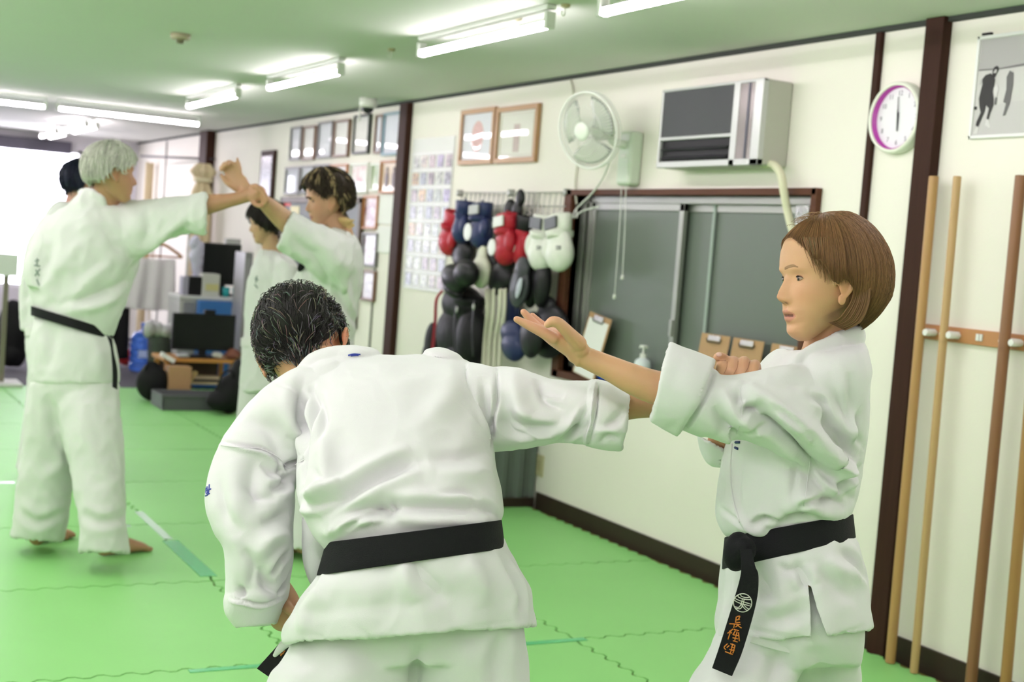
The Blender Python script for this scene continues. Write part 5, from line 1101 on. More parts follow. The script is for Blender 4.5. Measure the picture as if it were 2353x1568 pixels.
    nail = mat('nail_pink', (.78, .50, .42), .25); MB().ell(at(1652, 815, 2.458), RV*.0055, FV*.002, UV*.0042, 12, 8).build('fingernail', nail, root, smooth=True)
    crm = mat('skin_crease', (.38, .18, .11), .7)
    stitch(o, [[(1671, 832), (1670, 845), (1663, 860)], [(1696, 830), (1694, 845), (1686, 860)], [(1722, 832), (1719, 845), (1711, 858)], [(1647, 828), (1656, 829), (1667, 829)]], .0007, crm, 'finger_crease', root, -.35, tree=tree)
    # hair: bob
    F_ = ([0, 12.4, 27.7, 39, 44, 60, 90], [.1165, .111, .108, .101, .092, .090, .089]); S_ = ([0, 20, 45, 70, 90, 110, 130, 150], [.1165, .1135, .105, .0955, .0925, .0915, .094, .098])
    B_ = ([0, 11.5, 22, 39, 59, 81, 95.4, 110, 121, 135, 150], [.1165, .121, .1265, .1275, .1265, .1275, .1275, .1285, .1245, .122, .120])
    SKR = skullR(o, hd, .0035, cap=.2)
    def Rf(td, pd):
        t0 = td; td = abs((td+180) % 360-180); w_ = math.cos(math.radians(td))**2
        r = (np.interp(pd, *F_) if td < 90 else np.interp(pd, *B_))*w_+np.interp(pd, *S_)*(1-w_)
        return max(r, SKR(t0, pd)) if td < 68 and pd < 96 else r
    def endf(td):
        td = (td+180) % 360-180
        if -62 < td < 0: return np.interp(-td, [0, 20, 40, 50, 62], [43, 45, 55, 74, 98])
        td = abs(td); return np.interp(td, [0, 20, 33, 45, 57, 64, 68, 74, 78, 84, 90, 94, 98, 102, 110, 124, 140, 180], [43, 49, 57, 66, 75, 84, 97, 102, 100, 97, 100, 108, 125, 137, 143, 145, 146, 147])
    ex = []; rn = random.Random(4); C = hd.P(0, 0, .02)
    for k in range(700):   # hair tucked behind the ear and falling forward under it
        u = rn.random(); q = rn.uniform(-1, 1); A_, B_2 = [(1962, 650), (1956, 690), (1932, 728), (1906+rn.uniform(-4, 8), 742)], [(2000, 660), (1996, 700), (1978, 740), (1942, 760)]
        P_ = [(a[0]*(1-u)+b_[0]*u, a[1]*(1-u)+b_[1]*u, 2.436+.010*q+(.012 if i == 3 else 0)-(.004 if i == 1 else 0)) for i, (a, b_) in enumerate(zip(A_, B_2))]
        sh = rn.uniform(-.4, .4)*(.6+.4*q); c_ = tuple(c*(1+sh) for c in (.19, .10, .043)); ex.append(([at(*p) for p in cat_pts(P_, 3)], [.0008]*7+[.0007, .0005, .0002], c_))
    for k in range(60):   # fine fly-away hairs along the parting
        td = rn.uniform(-60, 60); p = rn.uniform(3, 30); th = math.radians(td); ph = math.radians(p); d0 = math.sin(ph)*(math.cos(th)*hd.f+math.sin(th)*hd.l)+math.cos(ph)*hd.u; r = Rf(td, p)
        s_ = hd.f*rn.uniform(.2, 1.2)+hd.l*rn.uniform(-.6, .6); P_ = [C+d0*r, C+d0*(r+.004)+s_*.006, C+d0*(r+.0045)+s_*.016, C+d0*(r+.001)+s_*.024]; ex.append((P_, [.0003]*4, (.30, .18, .08)))
    for k in range(60):   # thin locks over the temple, before the ear
        u = k/59; x0, x1 = 1842+60*u+rn.uniform(-3, 3), 1868+38*u+rn.uniform(-4, 4); y1 = 600+40*u+rn.uniform(-14, 22); P_ = []
        for t_ in np.linspace(0, 1, 8):
            h, nn = hit(tree, x0+(x1-x0)*t_**1.3, 545+(y1-545)*t_); 
            if h is not None: P_.append(h-unit(h-CAM)*(.0085-.0065*t_))
        if len(P_) > 3: ex.append((P_, list(np.linspace(.0007, .0002, len(P_))), (.20*rn.uniform(.8, 1.2), .11, .05)))
    shell_hair(hd, root, Rf, endf, (.195, .10, .043), 3200, rad=.00042, var=.5, groove=.0016, drift=.25, inner=.80, extra_strands=ex, nth=360, label='glossy brown bob with fine strands')
    # jacket ------------------------------------------------------------
    b = MB()
    cloft(b, [(1848, 809, 1974, 768, 2.57, .054), (1826, 812, 1978, 790, 2.565, .076), (1795, 808, 1980, 812, 2.585, .145), (1762, 835, 1983, 850, 2.605, .185), (1728, 880, 1979, 905, 2.61, .20), (1692, 960, 1978, 985, 2.615, .195), (1668, 1060, 1972, 1060, 2.62, .175),
              (1655, 1130, 1962, 1130, 2.62, .17), (1652, 1180, 1952, 1165, 2.62, .168), (1664, 1218, 1944, 1190, 2.62, .152), (1690, 1245, 1938, 1215, 2.62, .135), (1700, 1300, 1935, 1290, 2.62, .13)], 5)
    b.tube(cat_pts([at(1978, 772, 2.62), at(1968, 774, 2.51), at(1930, 783, 2.48), at(1892, 801, 2.47), at(1864, 814, 2.47), at(1843, 830, 2.465), at(1818, 870, 2.45)]), .0085, 12, flat=2.0)
    hollow(b, [(1905, 830, 1905, 1090, 2.50, .08), (1845, 838, 1848, 1075, 2.465, .085), (1795, 843, 1785, 1040, 2.445, .08), (1745, 853, 1728, 1016, 2.435, .072), (1690, 862, 1668, 1010, 2.43, .066), (1648, 862, 1612, 998, 2.425, .062), (1620, 850, 1580, 985, 2.425, .06)], 5, n=2.0, depth=.08)
    hollow(b, [(1644, 826, 1555, 1001, 2.425, .074), (1628, 820, 1542, 994, 2.425, .075), (1590, 806, 1520, 982, 2.42, .073), (1541, 787, 1497, 968, 2.415, .068)], 5, n=2.0, wall=.010, depth=.10)
    cloft(b, [(1850, 870, 1790, 1020, 2.78, .09), (1760, 905, 1720, 1050, 2.78, .08), (1712, 1000, 1690, 1064, 2.76, .05)], 5)
    hollow(b, [(1640, 1072, 1690, 1080, 2.74, .025), (1624, 1058, 1692, 1076, 2.74, .045), (1611, 1032, 1690, 1064, 2.735, .056), (1603, 1000, 1680, 1046, 2.72, .060)], 5, n=2.0, depth=.045)
    pell(b, 1952, 1010, 2.60, 27, 24, .08, 20); pell(b, 1944, 1112, 2.60, 25, 22, .08, -10); pell(b, 1940, 1150, 2.60, 18, 16, .07); pell(b, 1968, 870, 2.62, 16, 30, .08)
    j = skin_mesh(b, 'jacket', gi_m, root, .0034, 3)
    fj = [([(1645, 835), (1625, 900), (1590, 960), (1560, 1000)], .006, .010, 'v'), ([(1700, 880), (1790, 950), (1880, 1020), (1960, 1110)], .020, .016, 'r'), ([(1690, 905), (1760, 965), (1830, 1030), (1865, 1070)], .014, .018, 'v'),
          ([(1640, 930), (1670, 985), (1705, 1010)], .012, .013, 'v'), ([(1655, 900), (1700, 960), (1760, 1000)], .013, .010, 'r'), ([(1800, 1000), (1850, 1050), (1930, 1120), (1965, 1150)], .014, .014, 'v'),
          ([(1880, 960), (1930, 1010), (1972, 1040)], .016, .012, 'c'), ([(1850, 1010), (1910, 1060), (1960, 1095)], .014, .012, 'r'), ([(1830, 1060), (1826, 1110), (1822, 1170)], .008, .006, 'v'), ([(1840, 1100), (1900, 1150), (1950, 1160)], .016, .012, 'c'),
          ([(1800, 1180), (1850, 1140), (1910, 1120)], .018, .011, 'r'), ([(1790, 1210), (1830, 1185), (1880, 1190)], .010, .012, 'v'), ([(1690, 1200), (1740, 1215), (1790, 1225)], .015, .008, 'r'), ([(1700, 1040), (1690, 1120), (1700, 1190)], .022, .008, 'v'),
          ([(1955, 850), (1962, 920), (1966, 980)], .014, .010, 'v'), ([(1900, 850), (1920, 930), (1915, 990)], .02, .008, 'v'), ([(1760, 870), (1820, 880), (1880, 900)], .02, .006, 'v'), ([(1800, 1075), (1850, 1090), (1900, 1130)], .010, .009, 'v'),
          ([(1975, 940), (1960, 1000), (1978, 1030)], .012, .010, 's'), ([(1970, 1080), (1945, 1100), (1930, 1140)], .012, .012, 'c'), ([(1730, 930), (1760, 940), (1800, 990)], .011, .009, 'v'), ([(1560, 830), (1590, 900), (1560, 960)], .03, .004, 'r')]
    fj += [([(1835, 985), (1850, 1000), (1862, 1030)], .006, .007, 'v'), ([(1700, 955), (1722, 940), (1745, 945)], .008, .008, 'c'), ([(1715, 1000), (1740, 985), (1775, 990)], .008, .009, 'v'), ([(1750, 960), (1780, 975), (1812, 1005)], .007, .008, 'v'), ([(1775, 935), (1800, 955), (1835, 985)], .006, .007, 'c'), ([(1866, 1075), (1880, 1110), (1905, 1135)], .007, .008, 'v'),
          ([(1830, 1165), (1860, 1150), (1890, 1155)], .007, .008, 'c'), ([(1655, 1165), (1690, 1195), (1720, 1215)], .009, .006, 'v'), ([(1735, 1205), (1760, 1190), (1790, 1200)], .008, .007, 'c'), ([(1880, 1160), (1915, 1150), (1945, 1165)], .007, .008, 'v'), ([(1900, 1010), (1940, 1035), (1968, 1065)], .008, .010, 'v'), ([(1720, 870), (1700, 905), (1690, 960)], .010, .006, 'v'), ([(1860, 910), (1890, 930), (1900, 980)], .010, .007, 'c'), ([(1925, 900), (1945, 950), (1950, 990)], .009, .008, 'v'), ([(1560, 990), (1600, 940), (1640, 850)], .012, .003, 'r')]
    folds(j, [(f[0], f[1]*.85, f[2]*1.45, f[3]) for f in fj], .0035, 9)
    tj = bvh(j)
    stitch(j, [[(1700, 885), (1705, 950), (1690, 1010)]], .0009, gi_m, 'sleeve_seam', root, .3, tree=tj); stitch(j, [[(1862, 1050), (1855, 1110), (1845, 1180)]], .001, gi_m, 'side_seam', root, .3, tree=tj)
    stitch(j, [[(1683, 1020), (1678, 1090), (1684, 1150), (1700, 1200)]], .0022, gi_m, 'front_edge', root, .4, tree=tj)
    stitch(j, [[(1690, 1017), (1700, 1017)], [(1689, 1029), (1696, 1032)]], .0026, mat('navy_thread', (.015, .03, .14), .6), 'chest_embroidery', root, .5, tree=tj)
    # skirt of the jacket with its side slit
    b = MB(); rows = [(1672, 1262, 1948, 1215, 2.62, .142), (1660, 1310, 1962, 1255, 2.62, .158), (1655, 1370, 1978, 1310, 2.62, .17), (1648, 1420, 1990, 1380, 2.62, .178), (1652, 1462, 1996, 1440, 2.62, .182)]
    R = [cring(*r, n=2.2, N=96) for r in interp(rows, 6)]; R = [np.array(r) for r in R]
    for i, r in enumerate(R):      # pleats and the raised hem
        v = i/(len(R)-1)
        for k in range(96):
            t = 2*math.pi*k/96; c = r.mean(0); d = unit(r[k]-c); r[k] += d*(.004*math.sin(t*9+2*v)+.003*math.sin(t*17+1))*v
            if k > 48: r[k] += np.array([0, 0, -.012*v*math.sin((t-math.pi))])
    inn = [r+(r.mean(0)-r)/np.linalg.norm(r.mean(0)-r, axis=1)[:, None]*.008 for r in R[::-1]]
    sk = skin_mesh(MB().loft([list(r) for r in R+inn], False, closed=True), 'jacket_skirt', gi_m, root, .0042, 2)
    fs_ = [([(1740, 1300), (1752, 1345), (1790, 1385)], .012, .010, 'v'), ([(1785, 1296), (1815, 1312), (1845, 1300)], .008, .010, 'v'), ([(1800, 1320), (1790, 1370), (1760, 1410)], .016, .009, 'r'), ([(1835, 1300), (1848, 1330), (1856, 1350)], .010, .012, 'c'), ([(1890, 1285), (1925, 1310), (1975, 1330)], .014, .012, 'r'), ([(1880, 1300), (1920, 1350), (1960, 1380)], .014, .010, 'v'),
           ([(1930, 1270), (1960, 1290), (1985, 1330)], .010, .010, 'c'), ([(1700, 1330), (1690, 1380), (1670, 1420)], .014, .010, 'v'), ([(1760, 1430), (1810, 1420), (1850, 1400)], .014, .008, 'c'), ([(1690, 1440), (1770, 1456), (1860, 1466)], .004, .004, 'v'), ([(1905, 1462), (1950, 1452), (1990, 1438)], .004, .004, 'v')]
    folds(sk, [(q[0], q[1], q[2]*1.1, q[3]) for q in fs_], .0035, 8)
    wp_ = [(1857, 1345), (1864, 1349), (1878, 1400), (1906, 1475), (1900, 1520), (1866, 1520), (1864, 1470), (1862, 1400)]
    wd = MB().loft([[at(x, y, 2.28) for x, y in wp_], [at(x, y, 2.56) for x, y in wp_]]).build('cut', gi_m)
    q = sk.modifiers.new('b', 'BOOLEAN'); q.operation = 'DIFFERENCE'; q.object = wd; wd.location = sk.matrix_world.translation*0; sk.matrix_parent_inverse.identity()
    bpy.context.view_layer.update(); me = bpy.data.meshes.new_from_object(sk.evaluated_get(bpy.context.evaluated_depsgraph_get())); sk.modifiers.clear(); sk.data = me; bpy.data.objects.remove(wd); smooth_obj(sk)
    # belt
    belt_band(root, ((1672, 1234, 1949, 1184, 2.62, .150), (1664, 1308, 1956, 1243, 2.62, .154)), label='wide black cotton belt')
    b = MB(); pell(b, 1694, 1268, 2.465, 33, 47, .03, 8); pell(b, 1712, 1262, 2.45, 26, 30, .026, -20); skin_mesh(b, 'belt_knot', belt_m, root, .004, 4)
    b = MB(); ribbon(b, [(1700, 1262, 1728, 1262, 2.425, .004), (1703, 1300, 1735, 1300, 2.42, .004), (1700, 1330, 1743, 1325, 2.42, .004), (1683, 1390, 1738, 1385, 2.425, .004), (1655, 1480, 1708, 1492, 2.43, .004), (1636, 1536, 1682, 1555, 2.435, .004)])
    bt = b.build('belt_end', belt_m, root, bevel=.001); tb = bvh(bt)
    wt = mat('silver_thread', (.66, .66, .60), .4); ot = mat('orange_thread', (.62, .20, .03), .45)
    e = lambda a, r=21, cx=1706.5, cy=1386: (cx+r*math.cos(math.radians(a)), cy-r*1.0*math.sin(math.radians(a)))
    L_ = [[e(a) for a in range(0, 361, 20)], [e(150), (1700, 1381), e(-10)], [e(162), (1698, 1386), e(-22)], [e(118), (1697, 1373), (1712, 1378), e(20)], [e(105), (1704, 1371), (1714, 1374), e(38)], [(1706, 1376), (1704, 1386), (1698, 1396), e(205)], [(1710, 1377), (1708, 1387), (1702, 1399), e(218)], [(1702, 1388), (1710, 1398), e(-60)], [(1707, 1388), (1714, 1396), e(-45)]]
    stitch(bt, L_, .00085, wt, 'crest_embroidery', root, .6, tree=tb, label='silver thread round crest')
    K = [[(1693, 1418), (1700, 1417), (1696, 1425)], [(1692, 1418), (1690, 1432)], [(1690, 1426), (1700, 1424)], [(1689, 1431), (1701, 1431)], [(1676, 1434), (1690, 1435), (1702, 1436)], [(1688, 1434), (1686, 1444)], [(1692, 1434), (1698, 1440), (1704, 1444)], [(1697, 1436), (1690, 1442)],
         [(1684, 1446), (1678, 1452), (1672, 1456)], [(1676, 1450), (1682, 1456)], [(1680, 1448), (1673, 1470)], [(1686, 1447), (1698, 1450)], [(1690, 1450), (1684, 1460)], [(1694, 1452), (1688, 1474)], [(1684, 1459), (1698, 1462)], [(1683, 1466), (1696, 1469)], [(1684, 1473), (1695, 1476)], [(1697, 1454), (1699, 1474)],
         [(1672, 1480), (1664, 1488), (1668, 1494)], [(1678, 1480), (1690, 1484)], [(1680, 1487), (1689, 1490)], [(1684, 1480), (1678, 1504)], [(1676, 1493), (1688, 1496)], [(1666, 1498), (1684, 1505)], [(1689, 1484), (1684, 1502)], [(1670, 1489), (1676, 1484)]]
    stitch(bt, K, .0011, ot, 'name_embroidery', root, .6, tree=tb, label='orange thread characters')
    # trousers
    b = MB(); cloft(b, [(1690, 1330, 1955, 1300, 2.62, .125), (1668, 1410, 1972, 1400, 2.62, .15), (1640, 1480, 1975, 1470, 2.62, .16), (1640, 1540, 1970, 1530, 2.63, .15)], 4)
    hollow(b, [(1665, 1440, 1850, 1440, 2.60, .09), (1625, 1510, 1845, 1520, 2.58, .10), (1582, 1575, 1815, 1590, 2.55, .11), (1520, 1750, 1740, 1770, 2.49, .11), (1480, 1950, 1690, 1970, 2.46, .11), (1465, 2300, 1665, 2315, 2.45, .115)], 5, depth=.08)
    hollow(b, [(1780, 1440, 1972, 1440, 2.68, .11), (1785, 1560, 1968, 1560, 2.72, .115), (1790, 1750, 1965, 1750, 2.76, .11), (1795, 1950, 1965, 1950, 2.8, .11), (1800, 2125, 1970, 2125, 2.82, .115)], 5, depth=.08)
    tr = skin_mesh(b, 'trousers', gi_m, root, .006, 4)
    folds(tr, [([(1700, 1470), (1660, 1530), (1630, 1600)], .02, .012, 'r'), ([(1800, 1480), (1780, 1540), (1760, 1600)], .02, .012, 'c'), ([(1880, 1480), (1890, 1540), (1880, 1600)], .02, .010, 'v')], .004, 7)
    fl = MB(); ribbon(fl, [(1723, 1478, 1728, 1462, 2.47, .0), (1765, 1490, 1780, 1468, 2.47, .0), (1815, 1503, 1817, 1482, 2.47, .0)], .004); fl.build('inner_lapel', gi_m, root, bevel=.002)
    return root
woman()
# ================================================================== the bent man in front
def bent_man():
    root = thing('person', 'grey-haired man bent forward in a white uniform, back to us, wide black belt', 'person', at(940, 2500, 2.45)*[1, 1, 0], 'people training in white uniforms')
    hd = Head(696, 806, 2.80, (.293, -.793, -.495), (-.1, .5, -.86), male=True); hd.ear = .011; SK = (.52, .29, .17)
    b = MB(); hd.add(b)
    ptube(b, [(830, 930, 2.70, 62), (775, 872, 2.73, 58), (735, 845, 2.76, 56)], 20)
    cloft(b, [(760, 860, 1060, 860, 2.70, .08), (735, 960, 1090, 960, 2.66, .10), (730, 1080, 1100, 1080, 2.60, .10), (770, 1200, 1120, 1180, 2.53, .10), (770, 1330, 1160, 1290, 2.5, .115), (780, 1450, 1160, 1430, 2.5, .12)], 4)
    ptube(b, [(730, 930, 2.66, 66), (620, 1010, 2.64, 56), (580, 1130, 2.6, 50), (585, 1250, 2.57, 44), (620, 1330, 2.58, 36), (655, 1375, 2.60, 29), (662, 1392, 2.60, 30)], 22)
    pell(b, 655, 1412, 2.60, 36, 42, .026, 30)
    for k, (x, y) in enumerate(((688, 1398), (682, 1414), (673, 1430), (661, 1444))):
        ptube(b, [(x-24, y-14, 2.61, 13), (x-2, y-4, 2.585, 13), (x+10, y+8, 2.60, 12), (x+2, y+16, 2.625, 11)], 16)
    ptube(b, [(650, 1385, 2.585, 14), (664, 1400, 2.565, 12.5), (680, 1412, 2.56, 11), (688, 1424, 2.565, 9)], 16)
    ptube(b, [(1080, 930, 2.66, 60), (1220, 945, 2.62, 46), (1340, 945, 2.58, 39), (1440, 933, 2.565, 33), (1500, 936, 2.57, 24), (1560, 930, 2.59, 25)], 22)
    pell(b, 1600, 925, 2.605, 42, 30, .02, -10)
    for k in range(4): ptube(b, [(1620, 908+k*12, 2.60, 11), (1650, 905+k*12, 2.59, 10.5), (1668, 908+k*12, 2.57, 10), (1664, 914+k*11, 2.555, 9)], 14)
    ptube(b, [(1590, 905, 2.59, 14), (1612, 890, 2.56, 12), (1634, 892, 2.545, 10)], 14)
    ptube(b, [(860, 1400, 2.5, 95), (800, 1800, 2.42, 72), (760, 2050, 2.45, 52), (745, 2250, 2.5, 34)]); ptube(b, [(1080, 1400, 2.5, 95), (1110, 1800, 2.45, 72), (1130, 2050, 2.5, 52), (1140, 2225, 2.55, 34)])
    hl = plane(745, 2280, 2, .0); hr = plane(1140, 2255, 2, .0); foot(b, hl, 1.2, .25); foot(b, hr, .9, .25, -1)
    def red(base, co_):
        d = np.linalg.norm(co_-hd.P(.008, -.08, .004), axis=1); m = np.clip(1-d/.05, 0, 1)*.8; base[:] = base*(1-m[:, None])+np.array((.66, .20, .12))*m[:, None]
    o = body_mesh(b, root, hd, SK, .003, 3, extra=red)
    # hair (short)
    T = skullR(o, hd, cap=.16, thick=lambda td, pd: (.020 if pd < 95 else max(.006, .020-(pd-95)*.0003))*(.45 if 50 < (-td+180) % 360-180 < 135 and pd > 50 else 1))
    def endf(td):
        td = (td+180) % 360-180
        if 55 < td < 125: return np.interp(td, [55, 75, 100, 125], [80, 118, 142, 158])
        td = abs(td); return np.interp(td, [0, 30, 60, 76, 84, 96, 104, 118, 140, 180], [52, 60, 78, 92, 82, 80, 116, 146, 166, 172])
    rn = random.Random(8); ex = []; C = hd.P(0, 0, .02)
    for k in range(2600):
        td = rn.uniform(-180, 180); pe = endf(td); pd = rn.uniform(4, pe*.97); cl = noise.noise(Vector((td*.05, pd*.05, 3)))*2.4; L_ = rn.uniform(14, 30); P_ = []; g = rn.random(); c_ = tuple(q*rn.uniform(.5, 1.1) for q in (.24, .235, .21)) if g < .22+.25*(noise.noise(Vector((td*.03, pd*.03, 9))) > .08) else (.016, .015, .014)
        for k2 in range(5):
            u = k2/4; t_ = td+math.sin(cl*3)*L_*.55*u; p_ = min(pe+5, pd+math.cos(cl)*L_*u*.8); r = T(t_, p_)+.001+.008*math.sin(u*2.4)*(.5+rn.random()*.7); th, ph = math.radians(t_), math.radians(p_)
            P_.append(C+(math.sin(ph)*(math.cos(th)*hd.f+math.sin(th)*hd.l)+math.cos(ph)*hd.u)*r)
        ex.append((P_, [.0006, .0006, .0005, .0004, .0001], c_))
    shell_hair(hd, root, T, endf, (.022, .021, .019), 250, rad=.0008, var=.5, inner=.85, messy=.004, groove=.0018, seed=3, extra_strands=ex, label='short tousled hair, black streaked with grey')
    # jacket
    b = MB()
    cloft(b, [(760, 1290, 1140, 1240, 2.47, .125), (752, 1262, 1146, 1205, 2.48, .120), (722, 1222, 1154, 1178, 2.49, .134), (693, 1150, 1150, 1140, 2.52, .155), (692, 1060, 1138, 1080, 2.56, .155), (698, 980, 1127, 1000, 2.60, .15), (706, 915, 1118, 925, 2.645, .145), (716, 872, 1112, 872, 2.68, .13), (756, 838, 1085, 838, 2.71, .10), (800, 820, 1045, 818, 2.73, .06)], 6, n=2.5, N=64)
    b.tube(cat_pts([at(702, 858, 2.66), at(722, 838, 2.665), at(760, 820, 2.67), at(800, 818, 2.68), at(850, 826, 2.69)]), [.021]*33, 14, flat=1.0, round_ends=True)
    cloft(b, [(700, 850, 790, 900, 2.68, .06), (730, 815, 860, 830, 2.70, .05), (745, 805, 840, 808, 2.71, .03)], 4)
    cloft(b, [(695, 1190, 800, 1200, 2.56, .05), (697, 1250, 790, 1260, 2.56, .05), (706, 1310, 765, 1300, 2.555, .035), (718, 1342, 748, 1325, 2.555, .015)], 4)
    pell(b, 1018, 819, 2.70, 44, 15, .05, 12); pell(b, 740, 870, 2.67, 60, 40, .07, -25); pell(b, 800, 815, 2.69, 60, 16, .04, 0)
    hollow(b, [(745, 850, 720, 990, 2.67, .10), (690, 842, 706, 1010, 2.66, .10), (628, 878, 708, 1040, 2.64, .095), (560, 945, 700, 1075, 2.62, .09), (508, 1025, 684, 1100, 2.60, .085), (480, 1100, 676, 1125, 2.58, .085), (474, 1160, 673, 1160, 2.56, .085), (491, 1215, 670, 1215, 2.55, .085), (518, 1262, 668, 1270, 2.54, .083), (526, 1320, 664, 1310, 2.54, .08), (527, 1372, 657, 1352, 2.545, .076)], 4, n=2.2, depth=.05)
    hollow(b, [(526, 1368, 660, 1345, 2.545, .078), (523, 1385, 658, 1366, 2.545, .081), (526, 1410, 652, 1385, 2.55, .078), (545, 1440, 632, 1432, 2.555, .066)], 4, n=2.4, wall=.012, depth=.07)
    hollow(b, [(1075, 835, 1085, 1010, 2.66, .10), (1110, 838, 1125, 1036, 2.65, .095), (1140, 846, 1150, 1037, 2.64, .088), (1190, 848, 1195, 1032, 2.63, .085), (1240, 866, 1245, 1020, 2.62, .078), (1300, 873, 1292, 1013, 2.61, .075), (1362, 877, 1350, 1022, 2.60, .072)], 5, n=2.1, depth=.05)
    hollow(b, [(1358, 874, 1346, 1022, 2.595, .075), (1385, 877, 1366, 1028, 2.59, .078), (1418, 888, 1398, 1034, 2.585, .076), (1448, 902, 1427, 1034, 2.58, .072)], 5, n=2.2, wall=.012, depth=.09)
    j = skin_mesh(b, 'jacket', gi_m, root, .0034, 3)
    F_ = [([(716, 880), (722, 940), (708, 1020), (698, 1120)], .009, .016, 'v'), ([(700, 860), (690, 930), (700, 1000), (690, 1060)], .016, .014, 'c'), ([(510, 1022), (560, 1030), (610, 1040), (660, 1078)], .005, .009, 's'), ([(560, 960), (620, 990), (660, 1060)], .020, .012, 'v'), ([(600, 900), (650, 960), (690, 1040)], .022, .010, 'r'),
          ([(655, 1080), (672, 1068), (700, 1058)], .007, .014, 'v'), ([(600, 1060), (630, 1090), (650, 1085)], .010, .012, 'v'), ([(620, 1130), (650, 1115), (668, 1095)], .012, .010, 'c'), ([(530, 1050), (540, 1150), (535, 1230)], .022, .007, 'r'), ([(590, 1040), (580, 1110), (600, 1180)], .018, .010, 'v'), ([(600, 1210), (640, 1190), (665, 1180)], .012, .009, 'v'),
          ([(590, 1280), (620, 1240), (660, 1230)], .016, .013, 'r'), ([(595, 1300), (610, 1340), (640, 1368)], .012, .014, 'v'), ([(545, 1350), (560, 1372)], .009, .012, 'v'), ([(640, 1368), (655, 1340), (664, 1310)], .008, .010, 'v'), ([(528, 1378), (560, 1386), (600, 1392), (655, 1372)], .004, .006, 's'),
          ([(735, 1190), (780, 1150), (840, 1110), (920, 1075), (960, 1062)], .018, .018, 'c'), ([(700, 1180), (740, 1130), (790, 1105)], .020, .014, 'r'), ([(760, 1210), (800, 1180), (870, 1170), (900, 1190)], .013, .016, 'v'), ([(755, 1225), (800, 1195), (860, 1195)], .010, .012, 'r'), ([(890, 1195), (910, 1170), (900, 1150)], .008, .012, 'v'), ([(880, 1160), (960, 1168), (1060, 1170), (1130, 1180)], .014, .013, 'c'),
          ([(1080, 1150), (1120, 1165), (1148, 1190)], .012, .014, 'v'), ([(1000, 1090), (1060, 1095), (1120, 1085)], .02, .010, 'r'), ([(940, 1010), (1000, 950), (1040, 890), (1020, 830)], .03, .010, 'r'), ([(980, 1060), (1060, 1050), (1120, 1035)], .016, .010, 'v'), ([(880, 900), (960, 880), (1060, 890)], .03, .006, 'r'), ([(780, 980), (790, 1050), (770, 1110)], .03, .007, 'v'), ([(740, 1000), (750, 1080), (730, 1150)], .016, .009, 'r'),
          ([(1142, 850), (1140, 920), (1130, 980), (1125, 1030)], .005, .012, 'v'), ([(1110, 880), (1118, 950), (1128, 1000)], .010, .010, 'c'), ([(1160, 900), (1170, 960), (1200, 985), (1270, 985)], .018, .014, 'v'), ([(1180, 860), (1190, 930), (1220, 960)], .020, .010, 'r'), ([(1230, 870), (1260, 900), (1300, 910)], .013, .010, 'v'), ([(1200, 1010), (1270, 990), (1330, 960)], .013, .012, 'r'), ([(1300, 990), (1340, 985), (1360, 950)], .01, .010, 'v'),
          ([(1372, 880), (1366, 950), (1352, 1020)], .004, .009, 's'), ([(1390, 985), (1420, 960), (1440, 930)], .010, .008, 'v'), ([(1370, 990), (1400, 985), (1430, 990)], .008, .007, 'r')]
    F_ += [([(850, 1180), (880, 1165), (905, 1190)], .006, .009, 'v'), ([(800, 1210), (840, 1188), (880, 1185)], .006, .008, 'c'), ([(770, 1215), (790, 1195), (830, 1180)], .006, .008, 'v'), ([(720, 1080), (750, 1110), (775, 1100)], .009, .008, 'v'), ([(700, 1150), (730, 1160), (770, 1140)], .009, .009, 'c'), ([(1000, 1140), (1060, 1130), (1110, 1145)], .009, .008, 'v'),
           ([(640, 1060), (650, 1090), (668, 1110)], .006, .009, 'v'), ([(560, 1110), (590, 1140), (640, 1145)], .010, .009, 'v'), ([(500, 1100), (520, 1180), (560, 1230)], .014, .008, 'v'), ([(560, 1260), (580, 1300), (575, 1350)], .010, .009, 'v'), ([(625, 1320), (640, 1290), (660, 1270)], .008, .009, 'c'), ([(730, 900), (745, 960), (735, 1010)], .009, .009, 'v'), ([(640, 880), (680, 900), (705, 950)], .010, .009, 'v'),
           ([(1150, 960), (1180, 1000), (1240, 1005)], .009, .010, 'v'), ([(1240, 880), (1250, 920), (1290, 940)], .008, .009, 'v'), ([(1290, 1010), (1320, 985), (1350, 940)], .008, .009, 'c'), ([(1180, 940), (1230, 960), (1290, 965)], .010, .010, 'r'), ([(1380, 1015), (1400, 1000), (1425, 1010)], .006, .006, 'v')]
    folds(j, [(f[0], f[1]*.85, f[2]*1.4, f[3]) for f in F_], .0035, 8)
    tj = bvh(j)
    stitch(j, [[(508, 1024), (560, 1030), (600, 1032), (640, 1052), (662, 1076), (682, 1066), (700, 1056)], [(1143, 850), (1142, 900), (1138, 960), (1125, 1010)], [(1374, 880), (1370, 940), (1352, 1020)]], .0010, gi_m, 'seam', root, .3, tree=tj)
    bl_ = mat('royal_blue_thread', (.03, .05, .33), .5)
    stitch(j, [[(474, 1122), (474, 1134), (482, 1135)], [(481, 1114), (480, 1128), (478, 1137), (472, 1140)], [(474, 1128), (485, 1124)], [(476, 1119), (477, 1133)]], .0014, bl_, 'sleeve_embroidery', root, .5, tree=tj, label='small blue character embroidered on the sleeve')
    stitch(j, [[(800, 817), (812, 814), (828, 815)], [(806, 818), (816, 817), (824, 817)]], .0016, bl_, 'collar_embroidery', root, .5, tree=tj, label='small blue mark embroidered below the collar')
